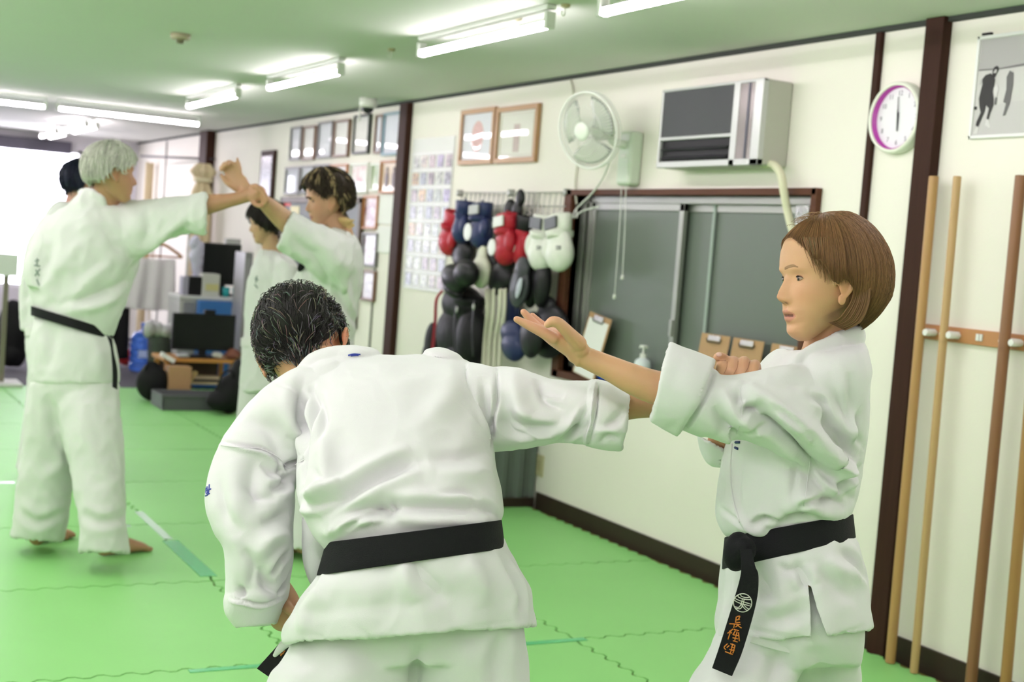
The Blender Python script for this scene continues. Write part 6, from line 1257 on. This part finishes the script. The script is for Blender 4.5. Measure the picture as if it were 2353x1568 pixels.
    # skirt
    rows = [(752, 1295, 1150, 1232, 2.47, .132), (728, 1325, 1162, 1265, 2.47, .142), (700, 1362, 1185, 1312, 2.47, .15), (676, 1410, 1208, 1355, 2.48, .158), (662, 1440, 1216, 1400, 2.48, .162), (664, 1478, 1221, 1440, 2.48, .165)]
    R = [np.array(cring(*r, n=2.3, N=96)) for r in interp(rows, 6)]
    for i, r in enumerate(R):
        v = i/(len(R)-1); c = r.mean(0).copy()
        for k in range(96):
            t = 2*math.pi*k/96; d = unit(r[k]-c); s_ = -math.sin(t)
            r[k] = r[k]+d*(.006*math.sin(t*5+1.5*v+1)+.003*math.sin(t*13+2))*v
    inn = [r+(r.mean(0)-r)/np.linalg.norm(r.mean(0)-r, axis=1)[:, None]*.006 for r in R[::-1]]
    b = MB(); b.loft([list(r) for r in R+inn], False, closed=True); sk = skin_mesh(b, 'jacket_skirt', gi_m, root, .0040, 3)
    folds(sk, [([(950, 1285), (970, 1320), (1000, 1350), (1030, 1390)], .014, .014, 'v'), ([(930, 1290), (935, 1330), (960, 1390)], .016, .010, 'r'), ([(1060, 1290), (1100, 1330), (1110, 1400)], .02, .012, 'r'), ([(850, 1330), (860, 1390), (830, 1450)], .03, .007, 'r'), ([(730, 1350), (700, 1400), (690, 1460)], .016, .010, 'r'), ([(1160, 1300), (1190, 1360), (1195, 1410)], .012, .012, 'c'), ([(700, 1455), (820, 1480), (1000, 1455), (1200, 1425)], .004, .003, 'v')], .004, 7)
    belt_band(root, ((757, 1246, 1148, 1196, 2.47, .140), (736, 1322, 1156, 1262, 2.47, .146)), n=2.3, label='wide black cotton belt')
    b = MB(); ribbon(b, [(668, 1440, 700, 1470, 2.60, .0), (645, 1475, 680, 1500, 2.60, .01), (590, 1537, 626, 1562, 2.61, .01)]); bt = b.build('belt_end', belt_m, root, bevel=.001)
    stitch(bt, [[(640, 1500), (646, 1504), (652, 1502)], [(643, 1494), (650, 1498)], [(645, 1508), (655, 1496)]], .0013, mat('orange_thread', (.62, .20, .03), .45), 'name_embroidery', root, .6, label='orange thread characters')
    b = MB(); ptube(b, [(672, 1470, 2.57, 12), (655, 1480, 2.57, 11), (640, 1496, 2.575, 8), (632, 1506, 2.58, 5)], 12, k=4); b.build('jacket_tie', gi_m, root, smooth=True)
    # trousers
    b = MB(); cloft(b, [(775, 1310, 1130, 1270, 2.47, .11), (735, 1400, 1180, 1380, 2.49, .13), (705, 1470, 1195, 1440, 2.5, .14), (690, 1540, 1200, 1520, 2.5, .13)], 4)
    hollow(b, [(690, 1450, 970, 1450, 2.5, .125), (650, 1525, 975, 1530, 2.49, .125), (618, 1580, 960, 1590, 2.48, .125), (600, 1800, 930, 1810, 2.44, .12), (600, 2000, 900, 2010, 2.46, .12), (610, 2190, 890, 2200, 2.5, .12)], 5, depth=.08)
    hollow(b, [(950, 1450, 1200, 1430, 2.49, .12), (950, 1530, 1212, 1530, 2.5, .12), (965, 1600, 1220, 1600, 2.5, .12), (990, 1800, 1240, 1800, 2.48, .12), (1005, 2000, 1260, 2000, 2.52, .12), (1010, 2180, 1265, 2170, 2.56, .12)], 5, depth=.08)
    tr = skin_mesh(b, 'trousers', gi_m, root, .006, 4)
    folds(tr, [([(975, 1480), (955, 1530), (940, 1600)], .012, .016, 'v'), ([(1080, 1460), (1070, 1520), (1060, 1600)], .022, .010, 'r'), ([(1150, 1450), (1140, 1520), (1145, 1600)], .016, .012, 'c'), ([(820, 1500), (790, 1560), (780, 1620)], .03, .01, 'r')], .004, 7)
bent_man()
# ================================================================== people further back
def short_hair(o, hd, root, endf, thick, col, nst, seed, label, streak=None, messy=.003, L=(10, 22), rad=.0016, lift=.004):
    T = skullR(o, hd, thick); rn = random.Random(seed); ex = []; C = hd.P(0, 0, .02)
    for k in range(nst):
        td = rn.uniform(-180, 180); pe = endf(td); pd = rn.uniform(4, pe*.97); cl = noise.noise(Vector((td*.04, pd*.04, seed)))*1.2; L_ = rn.uniform(*L); P_ = []
        c_ = col
        if streak: c_ = streak(td, pd, rn) or col
        for k2 in range(4):
            u = k2/3; t_ = td+math.sin(cl)*L_*.6*u; p_ = min(pe+4, pd+math.cos(cl)*L_*u); r = T(t_, p_)+.002+lift*math.sin(u*2.4); th, ph = math.radians(t_), math.radians(p_)
            P_.append(C+(math.sin(ph)*(math.cos(th)*hd.f+math.sin(th)*hd.l)+math.cos(ph)*hd.u)*r)
        k_ = 1+rn.uniform(-.3, .3); ex.append((P_, [rad, rad, rad*.8, rad*.3], tuple(c*k_ for c in c_)))
    return shell_hair(hd, root, T, endf, col, 100, rad=.0012, var=.3, inner=.85, messy=messy, seed=seed, extra_strands=ex, label=label, nth=90, nph=20)
def silver_man():
    root = thing('person', 'silver-haired man seen from behind in a white uniform, holding a raised wrist', 'person', plane(190, 1270, 2, 0), 'people training in white uniforms')
    D = 5.55; SK = (.46, .25, .15); hd = Head(256, 408, 5.45, (.90, -.06, -.38), (.06, 1, -.05), male=True)
    b = MB(); hd.add(b)
    ptube(b, [(240, 490, 5.52, 36), (243, 450, 5.5, 32), (248, 425, 5.48, 30)])
    cloft(b, [(150, 490, 290, 490, D, .09), (110, 560, 290, 570, D, .11), (100, 680, 250, 700, D, .10), (95, 800, 245, 800, D, .12), (100, 880, 240, 880, D, .10)], 4)
    ptube(b, [(280, 490, D, 32), (380, 492, 5.52, 27), (440, 478, 5.5, 25), (475, 470, 5.5, 24), (515, 463, 5.5, 18), (548, 456, 5.5, 15), (572, 448, 5.5, 16)], 18)
    pell(b, 588, 446, 5.49, 25, 20, .03, -20)
    for k, (x0, y0) in enumerate(((583, 432), (592, 438), (598, 447), (601, 456))): ptube(b, [(x0-6, y0-2, 5.50, 6.5), (x0+6, y0-4, 5.455, 6.2), (x0+13, y0+6, 5.45, 5.8), (x0+6, y0+14, 5.47, 5)], 12)
    ptube(b, [(575, 455, 5.49, 7), (588, 470, 5.47, 6), (600, 474, 5.46, 5.5)], 12)
    ptube(b, [(120, 530, D, 30), (95, 620, 5.5, 24), (110, 690, 5.5, 20)])
    ptube(b, [(140, 870, D, 48), (110, 1050, D, 36), (90, 1200, 5.6, 24), (85, 1235, 5.62, 19)]); ptube(b, [(215, 870, D, 48), (225, 1050, 5.48, 36), (240, 1200, 5.4, 24), (240, 1258, 5.4, 20)])
    foot(b, plane(72, 1252, 2, 0), .56, .25); foot(b, plane(232, 1279, 2, 0), .37, .25, -1)
    o = body_mesh(b, root, hd, SK, .005, 3)
    def endf(td):
        td = abs((td+180) % 360-180); return np.interp(td, [0, 20, 40, 60, 72, 82, 94, 104, 118, 180], [50, 56, 68, 84, 96, 88, 88, 106, 120, 122])
    short_hair(o, hd, root, endf, .020, (.50, .50, .44), 600, 5, 'smooth silver-white hair', None, .0005, (30, 50), lift=.0003)
    b = MB()
    cloft(b, [(190, 440, 236, 456, 5.50, .055), (172, 462, 262, 474, 5.52, .085), (140, 486, 300, 478, D, .12), (104, 522, 318, 520, D, .15), (84, 575, 318, 585, D, .16), (76, 640, 300, 650, D, .155), (80, 690, 278, 715, D, .15), (84, 712, 262, 752, D, .14), (86, 735, 252, 775, D, .13)], 5)
    hollow(b, [(270, 462, 262, 620, D, .10), (320, 464, 322, 590, 5.53, .09), (370, 457, 375, 556, 5.52, .075), (425, 451, 432, 537, 5.51, .068), (474, 447, 474, 536, 5.5, .066)], 5, n=2.0, depth=.06, wall=.012)
    hollow(b, [(440, 448, 440, 537, 5.5, .072), (471, 444, 470, 540, 5.5, .074)], 5, n=2.0, depth=.06, wall=.012)
    cloft(b, [(112, 500, 150, 560, D, .09), (84, 545, 140, 575, 5.52, .09), (64, 605, 125, 620, 5.5, .085), (68, 660, 120, 665, 5.48, .07)], 4)
    b.tube(cat_pts([at(188, 444, 5.52), at(205, 440, 5.46), at(228, 450, 5.45), at(240, 470, 5.46)]), .016, 10)
    j = skin_mesh(b, 'jacket', gi_f, root, .008, 3)
    folds(j, [([(318, 590), (370, 545), (440, 490)], .02, .022, 'r'), ([(300, 620), (360, 570), (430, 520)], .018, .022, 'v'), ([(290, 660), (230, 700), (150, 715)], .022, .02, 'r'), ([(300, 640), (220, 680), (130, 700)], .02, .018, 'v'), ([(240, 480), (250, 540), (300, 590)], .03, .014, 'v'), ([(330, 470), (340, 520), (330, 570)], .02, .014, 'v'), ([(200, 480), (180, 560), (120, 640), (100, 700)], .03, .014, 'r'), ([(160, 700), (210, 640), (260, 600)], .022, .016, 'r'), ([(120, 560), (110, 600), (120, 650)], .02, .014, 'v')], .007, 6)
    bl = mat('grey_thread', (.25, .30, .28), .6); stitch(j, [[(80, 600), (90, 598)], [(85, 594), (84, 612)], [(78, 610), (92, 612)], [(82, 620), (90, 634)], [(92, 618), (80, 634)], [(84, 642), (90, 656)]], .003, bl, 'sleeve_embroidery', root, .3, label='grey vertical characters on the sleeve')
    b = MB(); rows = [(84, 728, 252, 772, D, .135), (78, 780, 262, 805, D, .15), (76, 840, 268, 850, D, .155), (76, 882, 268, 880, D, .155)]
    cloft(b, rows, 5); sk = skin_mesh(b, 'jacket_skirt', gi_f, root, .009, 3); folds(sk, [([(110, 740), (120, 800), (100, 860)], .03, .014, 'v'), ([(200, 770), (230, 820), (220, 870)], .03, .014, 'r')], .006, 6)
    belt_band(root, ((80, 706, 254, 758, D, .148), (80, 728, 252, 780, D, .152)), th=.006, label='black cotton belt')
    b = MB(); ribbon(b, [(244, 768, 258, 780, 5.42, .0), (254, 800, 262, 812, 5.42, .0), (258, 850, 270, 850, 5.44, .0), (258, 890, 270, 896, 5.46, .0)], .006); b.build('belt_end', belt_m, root)
    b = MB(); cloft(b, [(90, 790, 252, 800, D, .13), (80, 880, 264, 888, D, .145), (76, 930, 268, 930, D, .13)], 4)
    hollow(b, [(76, 880, 185, 885, D, .13), (66, 950, 178, 960, D, .12), (52, 1060, 164, 1080, 5.57, .115), (38, 1180, 150, 1200, 5.6, .12), (30, 1236, 140, 1246, 5.62, .12)], 5, depth=.05, wall=.01)
    hollow(b, [(120, 885, 268, 885, D, .13), (140, 960, 274, 960, 5.5, .125), (160, 1060, 282, 1060, 5.46, .12), (184, 1170, 282, 1180, 5.42, .12), (190, 1268, 292, 1272, 5.41, .12)], 5, depth=.05, wall=.01)
    tr = skin_mesh(b, 'trousers', gi_f, root, .009, 3)
    folds(tr, [([(110, 900), (130, 1000), (160, 1070)], .02, .02, 'v'), ([(130, 980), (140, 1060), (100, 1100)], .025, .016, 'r'), ([(200, 900), (190, 980), (230, 1080)], .03, .014, 'r'), ([(190, 1180), (230, 1200), (280, 1190)], .02, .014, 'c'), ([(50, 1180), (90, 1200), (140, 1180)], .02, .014, 'c')], .007, 6)
def blue_haired():
    root = thing('person', 'man with dark blue-black hair standing behind the silver-haired man, facing away', 'person', plane(110, 1090, 2, 0), 'people training in white uniforms')
    D = 7.2; hd = Head(188, 428, 7.15, (.72, -.05, -.66), (.05, 1, -.05), male=True); SK = (.50, .27, .22)
    b = MB(); hd.add(b); ptube(b, [(172, 500, D, 28), (176, 465, D, 25), (182, 445, 7.17, 24)])
    cloft(b, [(100, 510, 220, 505, D, .08), (85, 600, 210, 600, D, .10), (80, 760, 200, 760, D, .10), (80, 860, 200, 860, D, .10)], 4)
    ptube(b, [(120, 520, D, 26), (75, 620, D, 20), (70, 700, D, 17), (80, 745, D, 15)]); pell(b, 84, 756, D, 13, 14, .02)
    ptube(b, [(110, 850, D, 40), (90, 960, D, 30), (75, 1075, D, 18)]); ptube(b, [(170, 850, D, 40), (165, 960, D, 30), (160, 1085, D, 18)])
    h = plane(62, 1090, 2, 0); foot(b, plane(70, 1092, 2, 0), .9, .25); foot(b, plane(160, 1098, 2, 0), .9, .25)
    o = body_mesh(b, root, hd, SK, .007, 3)
    def endf(td):
        td = abs((td+180) % 360-180); return np.interp(td, [0, 30, 60, 76, 84, 96, 104, 118, 180], [52, 62, 78, 92, 84, 84, 104, 130, 140])
    short_hair(o, hd, root, endf, .014, (.012, .014, .035), 250, 6, 'short dark blue-black hair', rad=.002)
    b = MB(); cloft(b, [(132, 462, 192, 470, D, .06), (110, 488, 222, 488, D, .11), (88, 530, 225, 530, D, .14), (72, 620, 220, 620, D, .15), (68, 720, 215, 730, D, .14), (66, 800, 215, 800, D, .15), (68, 880, 212, 880, D, .15)], 5)
    hollow(b, [(95, 505, 130, 560, D, .08), (66, 570, 112, 590, D, .08), (52, 640, 96, 645, D, .08), (48, 700, 92, 700, D, .08), (52, 758, 94, 752, D, .075)], 4, depth=.06, wall=.012)
    j = skin_mesh(b, 'jacket', gi_f, root, .010, 3); folds(j, [([(60, 600), (80, 640), (60, 690)], .025, .014, 'v')], .008, 6)
    b = MB(); hollow(b, [(68, 870, 140, 870, D, .12), (58, 960, 130, 960, D, .11), (40, 1078, 112, 1082, D, .11)], 4, depth=.05, wall=.01); hollow(b, [(120, 870, 212, 870, D, .12), (122, 960, 205, 960, D, .11), (125, 1085, 200, 1090, D, .11)], 4, depth=.05, wall=.01)
    skin_mesh(b, 'trousers', gi_f, root, .010, 3); belt_band(root, ((64, 752, 217, 758, D, .148), (64, 772, 217, 778, D, .152)), th=.006, m=mat('white_belt', (.7, .7, .68), .8), label='white belt')
def tousled_man():
    root = thing('person', 'tousled dark-haired person with a blond tail, raising an arm whose wrist is held', 'person', plane(720, 1275, 2, 0), 'people training in white uniforms')
    D = 5.9; hd = Head(752, 468, 5.86, (-.86, -.16, .42), (.02, 1, .10), male=True); SK = (.52, .31, .19)
    b = MB(); hd.add(b); ptube(b, [(785, 560, 5.92, 33), (780, 530, 5.9, 29), (768, 505, 5.88, 27)])
    cloft(b, [(700, 590, 815, 580, 5.93, .10), (690, 660, 805, 670, 5.93, .11), (690, 760, 795, 770, 5.93, .10), (690, 850, 800, 850, 5.93, .11), (690, 920, 800, 920, 5.93, .10)], 4)
    ptube(b, [(785, 600, 5.90, 24), (730, 568, 5.76, 24), (685, 530, 5.68, 27), (655, 507, 5.64, 25), (625, 480, 5.60, 21), (600, 458, 5.57, 16), (580, 443, 5.555, 14.5), (566, 436, 5.55, 15)], 20)
    b.loft([cring(*r, n=2.1, N=24) for r in interp([(575, 425, 560, 452, 5.55, .014), (566, 408, 538, 440, 5.55, .016), (556, 398, 522, 424, 5.55, .016), (549, 392, 516, 406, 5.55, .013)], 4)])
    for pts in ([(526, 404, 5.55, 7), (519, 392, 5.545, 6.5), (510, 385, 5.53, 6), (508, 390, 5.51, 5)], [(533, 400, 5.55, 7), (528, 384, 5.545, 6.5), (517, 377, 5.53, 6), (513, 383, 5.51, 5)], [(541, 397, 5.55, 7), (538, 381, 5.545, 6.5), (527, 373, 5.53, 6), (522, 379, 5.51, 5)],
                [(551, 400, 5.55, 6), (550, 385, 5.55, 5.5), (547, 372, 5.55, 4.5), (545, 364, 5.55, 3.2)], [(545, 432, 5.55, 9), (528, 424, 5.54, 7.5), (516, 413, 5.535, 6), (509, 403, 5.53, 4.5)]): ptube(b, pts, 12)
    ptube(b, [(720, 600, 6.05, 30), (700, 680, 6.05, 24), (690, 740, 6.02, 20)]); pell(b, 688, 756, 6.0, 14, 14, .02)
    ptube(b, [(720, 900, 5.93, 42), (700, 1100, 5.9, 30), (695, 1255, 5.88, 18)]); ptube(b, [(775, 900, 5.95, 42), (800, 1100, 6.0, 30), (810, 1240, 6.05, 18)])
    foot(b, plane(700, 1266, 2, 0), 3.6, .24); foot(b, plane(812, 1250, 2, 0), 3.6, .24)
    o = body_mesh(b, root, hd, SK, .005, 3); hd.eyes(o, root, look=0)
    def brow(m): pass
    stitch(o, [[(697, 456), (706, 453), (716, 456)], [(698, 458), (707, 455), (715, 458)]], .0028, mat('dark_brow', (.05, .03, .02), .7), 'eyebrow', root, .2)
    def endf(td):
        td = abs((td+180) % 360-180); return np.interp(td, [0, 20, 40, 55, 66, 76, 86, 98, 106, 120, 180], [50, 56, 66, 78, 90, 82, 78, 86, 116, 134, 140])
    def st(td, pd, rn): return (.36, .27, .14) if noise.noise(Vector((td*.05, pd*.015, 4))) > .12 and rn.random() < .6 else None
    rn = random.Random(2)
    h = short_hair(o, hd, root, endf, .024, (.035, .024, .014), 1500, 9, 'tousled dark hair with blond streaks', st, .006, (8, 20), rad=.0012, lift=.007)
    b = MB()
    for k in range(26):
        u = k/25; a_ = -.5+1.7*u; ptube(b, [(782, 503+10*u, 5.83+.03*u, 5), (794+4*math.cos(a_), 508+8*u-3*math.sin(k*2.), 5.82+.03*u, 5), (803+10*math.cos(k*1.7)**2, 512+12*math.sin(a_)+4*math.sin(k*3.1), 5.83, 1.5)], 8, k=3)
    b.build('hair_tail', mat('blond_hair', (.50, .35, .14), .5), root, smooth=True, label='blond tail of hair at the nape')
    b = MB()
    cloft(b, [(762, 520, 806, 535, 5.90, .06), (735, 540, 820, 558, 5.92, .11), (705, 565, 830, 590, 5.93, .15), (690, 620, 830, 625, 5.93, .16), (680, 690, 822, 690, 5.93, .155), (678, 760, 812, 760, 5.93, .15), (676, 820, 812, 820, 5.93, .155), (674, 880, 815, 880, 5.93, .16), (672, 930, 818, 930, 5.93, .16)], 5)
    hollow(b, [(815, 555, 790, 680, 5.82, .10), (785, 540, 752, 655, 5.76, .10), (742, 521, 705, 618, 5.71, .09), (705, 506, 668, 592, 5.67, .08), (672, 487, 636, 570, 5.64, .075)], 5, n=2.0, depth=.08, wall=.012)
    hollow(b, [(700, 600, 745, 640, 6.05, .08), (672, 660, 730, 680, 6.05, .08), (655, 725, 722, 735, 6.03, .075)], 4, depth=.06, wall=.012)
    j = skin_mesh(b, 'jacket', gi_f, root, .008, 3)
    folds(j, [([(700, 560), (740, 620), (760, 690)], .022, .024, 'v'), ([(720, 545), (770, 600), (820, 620)], .03, .018, 'r'), ([(690, 600), (720, 660), (780, 740)], .02, .02, 'v'), ([(760, 640), (790, 700), (815, 740)], .02, .018, 'c'), ([(800, 600), (815, 660), (810, 710)], .02, .014, 'v'), ([(720, 700), (740, 760), (770, 790)], .025, .014, 'r'), ([(670, 540), (700, 575), (740, 580)], .02, .014, 'v')], .007, 6)
    belt_band(root, ((672, 800, 818, 806, 5.93, .162), (672, 826, 818, 832, 5.93, .165)), th=.006, label='black cotton belt')
    b = MB(); pell(b, 693, 612, 5.82, 8, 14, .006, 30); b.build('collar_opening', mat('black_undershirt', (.012, .012, .014), .8), root, smooth=True, label='black undershirt showing at the chest')
    b = MB(); hollow(b, [(680, 910, 770, 910, 5.92, .13), (665, 1080, 750, 1090, 5.9, .12), (655, 1262, 738, 1266, 5.88, .12)], 4, depth=.05, wall=.01); hollow(b, [(740, 910, 818, 910, 5.96, .12), (760, 1080, 840, 1080, 6.0, .12), (772, 1236, 850, 1238, 6.05, .12)], 4, depth=.05, wall=.01)
    cloft(b, [(672, 860, 815, 860, 5.93, .13), (674, 960, 816, 960, 5.93, .13)], 3); skin_mesh(b, 'trousers', gi_f, root, .009, 3)
def far_woman():
    root = thing('person', 'dark-haired person in white behind the raised arm, face half hidden by it', 'person', plane(600, 1010, 2, 0), 'people training in white uniforms')
    D = 7.6; hd = Head(612, 518, 7.55, (-.93, -.18, .30), (.03, 1, .05)); SK = (.52, .33, .20)
    b = MB(); hd.add(b); ptube(b, [(628, 592, D, 24), (622, 565, 7.58, 21), (618, 545, 7.57, 20)])
    cloft(b, [(600, 620, 680, 620, D, .09), (595, 700, 680, 700, D, .10), (590, 800, 675, 800, D, .10), (590, 880, 680, 880, D, .10)], 4)
    ptube(b, [(650, 625, 7.56, 16), (650, 680, 7.44, 16), (640, 740, 7.38, 14), (630, 758, 7.36, 12)]); pell(b, 624, 766, 7.35, 12, 11, .018)
    ptube(b, [(605, 860, D, 34), (590, 960, D, 24), (585, 1040, D, 15)]); ptube(b, [(655, 860, D, 34), (660, 960, D, 24), (665, 1050, D, 15)])
    foot(b, plane(590, 1062, 2, 0), 3.4, .22); foot(b, plane(668, 1058, 2, 0), 3.4, .22)
    o = body_mesh(b, root, hd, SK, .006, 3); hd.eyes(o, root)
    def endf(td):
        td = abs((td+180) % 360-180); return np.interp(td, [0, 20, 40, 60, 75, 90, 110, 130, 180], [54, 64, 84, 108, 122, 126, 136, 144, 146])
    short_hair(o, hd, root, endf, .018, (.018, .014, .012), 300, 12, 'dark hair covering the ear', rad=.002, L=(25, 50))
    b = MB(); cloft(b, [(598, 572, 645, 580, D, .06), (585, 600, 680, 606, D, .13), (572, 650, 690, 650, D, .15), (565, 720, 690, 720, D, .145), (560, 780, 690, 780, D, .15), (556, 850, 695, 850, D, .155), (554, 900, 695, 900, D, .16)], 5)
    hollow(b, [(640, 590, 690, 620, 7.5, .08), (632, 640, 692, 650, 7.46, .08), (622, 700, 688, 706, 7.42, .08), (610, 738, 676, 752, 7.39, .078)], 4, depth=.06, wall=.014)
    j = skin_mesh(b, 'jacket', gi_f, root, .010, 3); folds(j, [([(640, 620), (650, 680), (640, 730)], .02, .014, 'v'), ([(580, 700), (600, 760), (610, 800)], .02, .012, 'v')], .008, 6)
    stitch(j, [[(586, 640), (593, 644)], [(590, 634), (588, 650)], [(585, 654), (592, 662)]], .003, mat('dark_green_thread', (.05, .12, .10), .6), 'chest_embroidery', root, .4)
    b = MB(); hollow(b, [(552, 880, 635, 880, D, .12), (545, 960, 622, 960, D, .115), (543, 1050, 615, 1052, D, .115)], 4, depth=.05, wall=.01); hollow(b, [(615, 880, 694, 880, D, .12), (625, 960, 700, 960, D, .115), (630, 1046, 705, 1048, D, .115)], 4, depth=.05, wall=.01); skin_mesh(b, 'trousers', gi_f, root, .010, 3)
    belt_band(root, ((558, 776, 692, 778, D, .152), (557, 796, 692, 798, D, .155)), th=.006, m=mat('white_belt', (.7, .7, .68), .8), label='white belt')
silver_man(); blue_haired(); tousled_man(); far_woman()
